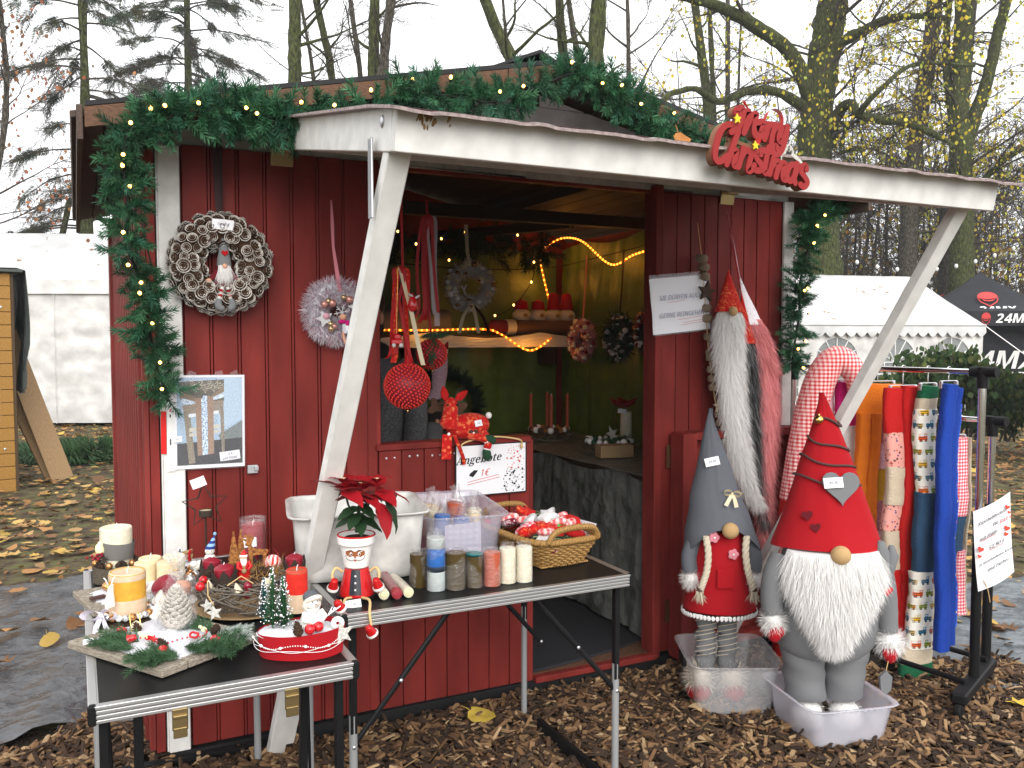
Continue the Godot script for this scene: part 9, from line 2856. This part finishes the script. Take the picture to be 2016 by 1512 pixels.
	# the goods in the dusk at the back
	for q in [["round twig wreath with candles and ornaments at the back of the draped table", 2.5, -1.62, .12, 0], ["round twig wreath with silver flowers at the front of the draped table", 2.5, -.9, .13, 1], ["dark advent wreath with red baubles on the plank counter", 2.0, -1.95, .12, 2]]:
		var tw := thing("table_wreath", q[0], "wreath", V(q[1], .825, q[2]))
		var m := mb()
		for i in 60:
			var a0 := rng.randf() * TAU
			var k0 := rng.randf() * TAU
			var pts := []
			for j in 6:
				var a: float = a0 + .16 * j
				var k: float = k0 + .3 * j
				pts.append(V(cos(a) * (q[3] + cos(k) * .035), .035 + sin(k) * .032, sin(a) * (q[3] + cos(k) * .035)))
			m.tube(pts, .003, 4, false)
		tag(P(tw, "woven_twigs", m, "twiggrey"), "", "", "", "stuff")
		for i in 22:
			var a := TAU * i / 22
			P(tw, "ornament", mb().ball(Vector3.ZERO, Vector3.ONE * rng.randf_range(.012, .022), 9, 7), [["cone", "pearl", "rust"], ["silverleaf", "felt_green", "pearl"], ["baubwine", "wax_wine", "baubcopper"]][q[4]][i % 3], V(cos(a) * q[3], .07, sin(a) * q[3]))
		if q[4] != 1:
			for i in 4: candle(tw, "slim_candle", .011, .24 if q[4] == 0 else .07, "wax_terra" if q[4] == 0 else "wax_wine", V(cos(i * 1.57 + .4) * q[3], .06, sin(i * 1.57 + .4) * q[3]))
		else:
			P(tw, "white_star", mb().prism(star(5, .05, .02), 0, .006), "whitewood", V(0, .11, .03), rot(-20, 10, 10))
			fir_sprig(tw, V(-.1, .07, .05), V(.1, .08, .03), 26)
	var pc := thing("pillar_candle", "tall cream pillar candle with a red poinsettia flower behind the draped table", "candle", V(2.72, .825, -1.05))
	candle(pc, "wax", .035, .22, "wax_white", Vector3.ZERO)
	for i in 9: P(pc, "red_bract", mb().ball(V(cos(i * .7) * .05, .26 + .02 * (i % 2), sin(i * .7) * .04 - .03), V(.045, .008, .022), 9, 6, rot(0, -i * 40.0, 25)), "poinred")
	card(pc, .05, .03, V(-.05, .225, .03), rot(-30, -30, -8))
	var fh := thing("fur_basket", "round grey fur basket with a white deer on the counter behind the reindeer plush", "basket", V(1.36, .815, -1.2))
	P(fh, "bowl", mb().lathe([Vector2(.0005, 0), Vector2(.12, 0), Vector2(.15, .05), Vector2(.13, .1), Vector2(.0005, .09)], 26), "felt_bluegrey")
	P(fh, "deer", mb().ball(V(0, .13, 0), V(.026, .016, .012), 10, 7).tube([V(.02, .13, 0), V(.034, .17, 0), V(.05, .2, 0)], .005, 5).tube([V(.034, .17, 0), V(.02, .205, 0)], .004, 5).tube([V(-.014, .12, 0), V(-.018, .09, 0)], .004, 5).tube([V(.014, .12, 0), V(.016, .09, 0)], .004, 5), "silverleaf")
	var dw := thing("standing_wreath", "large dark fir wreath leaning against the back cloth", "wreath", V(1.95, 1.03, -2.08), -10)
	var ds := []
	var dc := []
	for i in 260:
		var a := TAU * i / 260.0
		ds.append(Transform3D(aim(V(cos(a + 1.2) + rng.randfn(0, .4), sin(a + 1.2) + rng.randfn(0, .4), rng.randfn(0, .5)), .8, 0), V(cos(a) * .2, sin(a) * .2, 0)))
		dc.append(C(.012, .03, .016))
	many(dw, "fir_tips", fir_tip(95), "needle", ds, dc)
	var hg := thing("shelf_gnome", "black hatted gnome doll standing on the counter before the fir wreath", "gnome figure", V(1.74, .82, -1.75))
	P(hg, "body", mb().loft([[V(0, 0, 0), .06, .05], [V(0, .12, 0), .055, .045], [V(0, .18, 0), .03, .03]], 14), "felt_grey")
	P(hg, "hat", mb().loft([[V(0, .15, 0), .07, .06], [V(0, .22, 0), .045, .04], [V(.015, .3, 0), .022, .02], [V(.0, .36, 0), .004, .004]], 14), "fur_dark")
	P(hg, "nose", mb().ball(V(.0, .15, .055), V(.016, .015, .014), 10, 8), "skin")
	var sk := thing("dotted_stocking", "hanging grey dotted stocking with a small santa looking out", "stocking", V(1.72, 1.28, -1.6), -20)
	P(sk, "stocking", mb().loft([[V(0, .1, 0), .05, .02], [V(0, 0, 0), .048, .022], [V(-.01, -.1, 0), .04, .022], [V(-.03, -.15, .0), .05, .02], [V(-.04, -.17, 0), .02, .01]], 14), "lilac_print")
	P(sk, "santa_head", mb().ball(V(.03, .13, .01), V(.022, .024, .02), 12, 9), "ceramic")
	P(sk, "santa_hat", mb().loft([[V(.03, .145, .01), .024, .02], [V(.05, .19, .01), .004, .004]], 12), "felt_red")
	P(sk, "loop", mb().ribbon([V(0, .1, 0), V(-.02, .25, 0)], .014, V(1, 0, 0)), "satin_cream")
	person()

func person() -> void:
	# the stall keeper stands behind the hatch wall, mostly hidden by the strut
	var t := thing("person", "person in grey fleece jacket, dark scarf and glasses half hidden behind the strut", "person", V(.985, -.02, -.72), -30)
	var b := mb()
	b.loft([[V(0, .84, 0), .15, .11], [V(0, 1.0, 0), .15, .105], [V(0, 1.2, 0), .17, .115], [V(0, 1.36, 0), .165, .1], [V(0, 1.42, 0), .1, .075], [V(0, 1.45, .005), .056, .056], [V(0, 1.5, .012), .054, .055], [V(0, 1.53, .02), .058, .07], [V(0, 1.57, .022), .068, .085], [V(0, 1.62, .018), .074, .094], [V(0, 1.67, .012), .075, .096], [V(0, 1.72, .006), .066, .085], [V(0, 1.75, .0), .04, .05], [V(0, 1.76, 0), .006, .006]], 28)
	b.loft([[V(0, 1.60, .112), .004, .004], [V(0, 1.585, .124), .014, .014], [V(0, 1.575, .11), .012, .01]], 10)
	for s in [-1.0, 1.0]:
		b.tube([V(s * .085, .86, 0), V(s * .09, .47, .01), V(s * .085, .07, 0), V(s * .085, .04, .1)], [.085, .06, .045, .04], 14)
		b.ball(V(s * .076, 1.61, .0), V(.012, .032, .02), 10, 8)
		b.tube([V(s * .235, .92, .1), V(s * .232, .86, .13)], [.026, .034], 10)
		for k in 4: b.tube([V(s * (.215 + k * .012), .86, .13 + k * .006), V(s * (.215 + k * .012), .81, .145 + k * .004), V(s * (.216 + k * .011), .78, .14)], [.009, .0085, .007], 7)
		b.tube([V(s * .21, .88, .13), V(s * .192, .845, .155)], [.011, .008], 7)
	P(t, "body", b, "skin")
	P(t, "fleece_jacket", mb().loft([[V(0, .74, 0), .185, .145], [V(0, .95, 0), .18, .14], [V(0, 1.2, 0), .195, .145], [V(0, 1.35, 0), .19, .13], [V(0, 1.42, 0), .12, .1]], 28).wobble(nz, .015), "fleece")
	for s in [-1.0, 1.0]: P(t, "sleeve", mb().tube(smooth([V(s * .15, 1.38, 0), V(s * .215, 1.3, .0), V(s * .245, 1.12, .02), V(s * .237, .92, .1)], 4), [.06, .068, .07, .07, .068, .066, .063, .06, .058, .056, .053, .05, .048], 14), "fleece")
	P(t, "scarf", mb().tube(smooth([V(.085, 1.45, 0), V(.0, 1.43, .095), V(-.085, 1.45, 0), V(0, 1.47, -.08), V(.084, 1.45, 0)], 5), .038, 12), "fur_dark")
	P(t, "hair", mb().ball(V(0, 1.68, -.022), V(.088, .092, .1), 22, 14).ball(V(0, 1.58, -.055), V(.08, .11, .06), 18, 12), "hair")
	for s in [-1.0, 1.0]:
		P(t, "eye", mb().ball(V(s * .031, 1.632, .1), V(.013, .009, .006), 10, 8), "ceramic")
		P(t, "pupil", mb().ball(V(s * .031, 1.632, .1055), V(.005, .005, .003), 8, 6), "eyeblack")
		P(t, "eyebrow", mb().tube(smooth([V(s * .014, 1.657, .108), V(s * .032, 1.664, .103), V(s * .05, 1.656, .09)], 3), .003, 6), "hair")
		var rim := []
		for i in 21: rim.append(V(s * .034 + cos(TAU * i / 20) * .026, 1.63 + sin(TAU * i / 20) * .021, .116 - .3 * pow(cos(TAU * i / 20) * .026 + .01 * s, 2)))
		P(t, "glasses_rim", mb().tube(rim, .0022, 6, false).tube([V(s * .06, 1.636, .112), V(s * .08, 1.634, .0)], .002, 5), "eyeblack")
	P(t, "mouth", mb().ball(V(0, 1.548, .095), V(.022, .005, .007), 12, 6), "wax_rose")
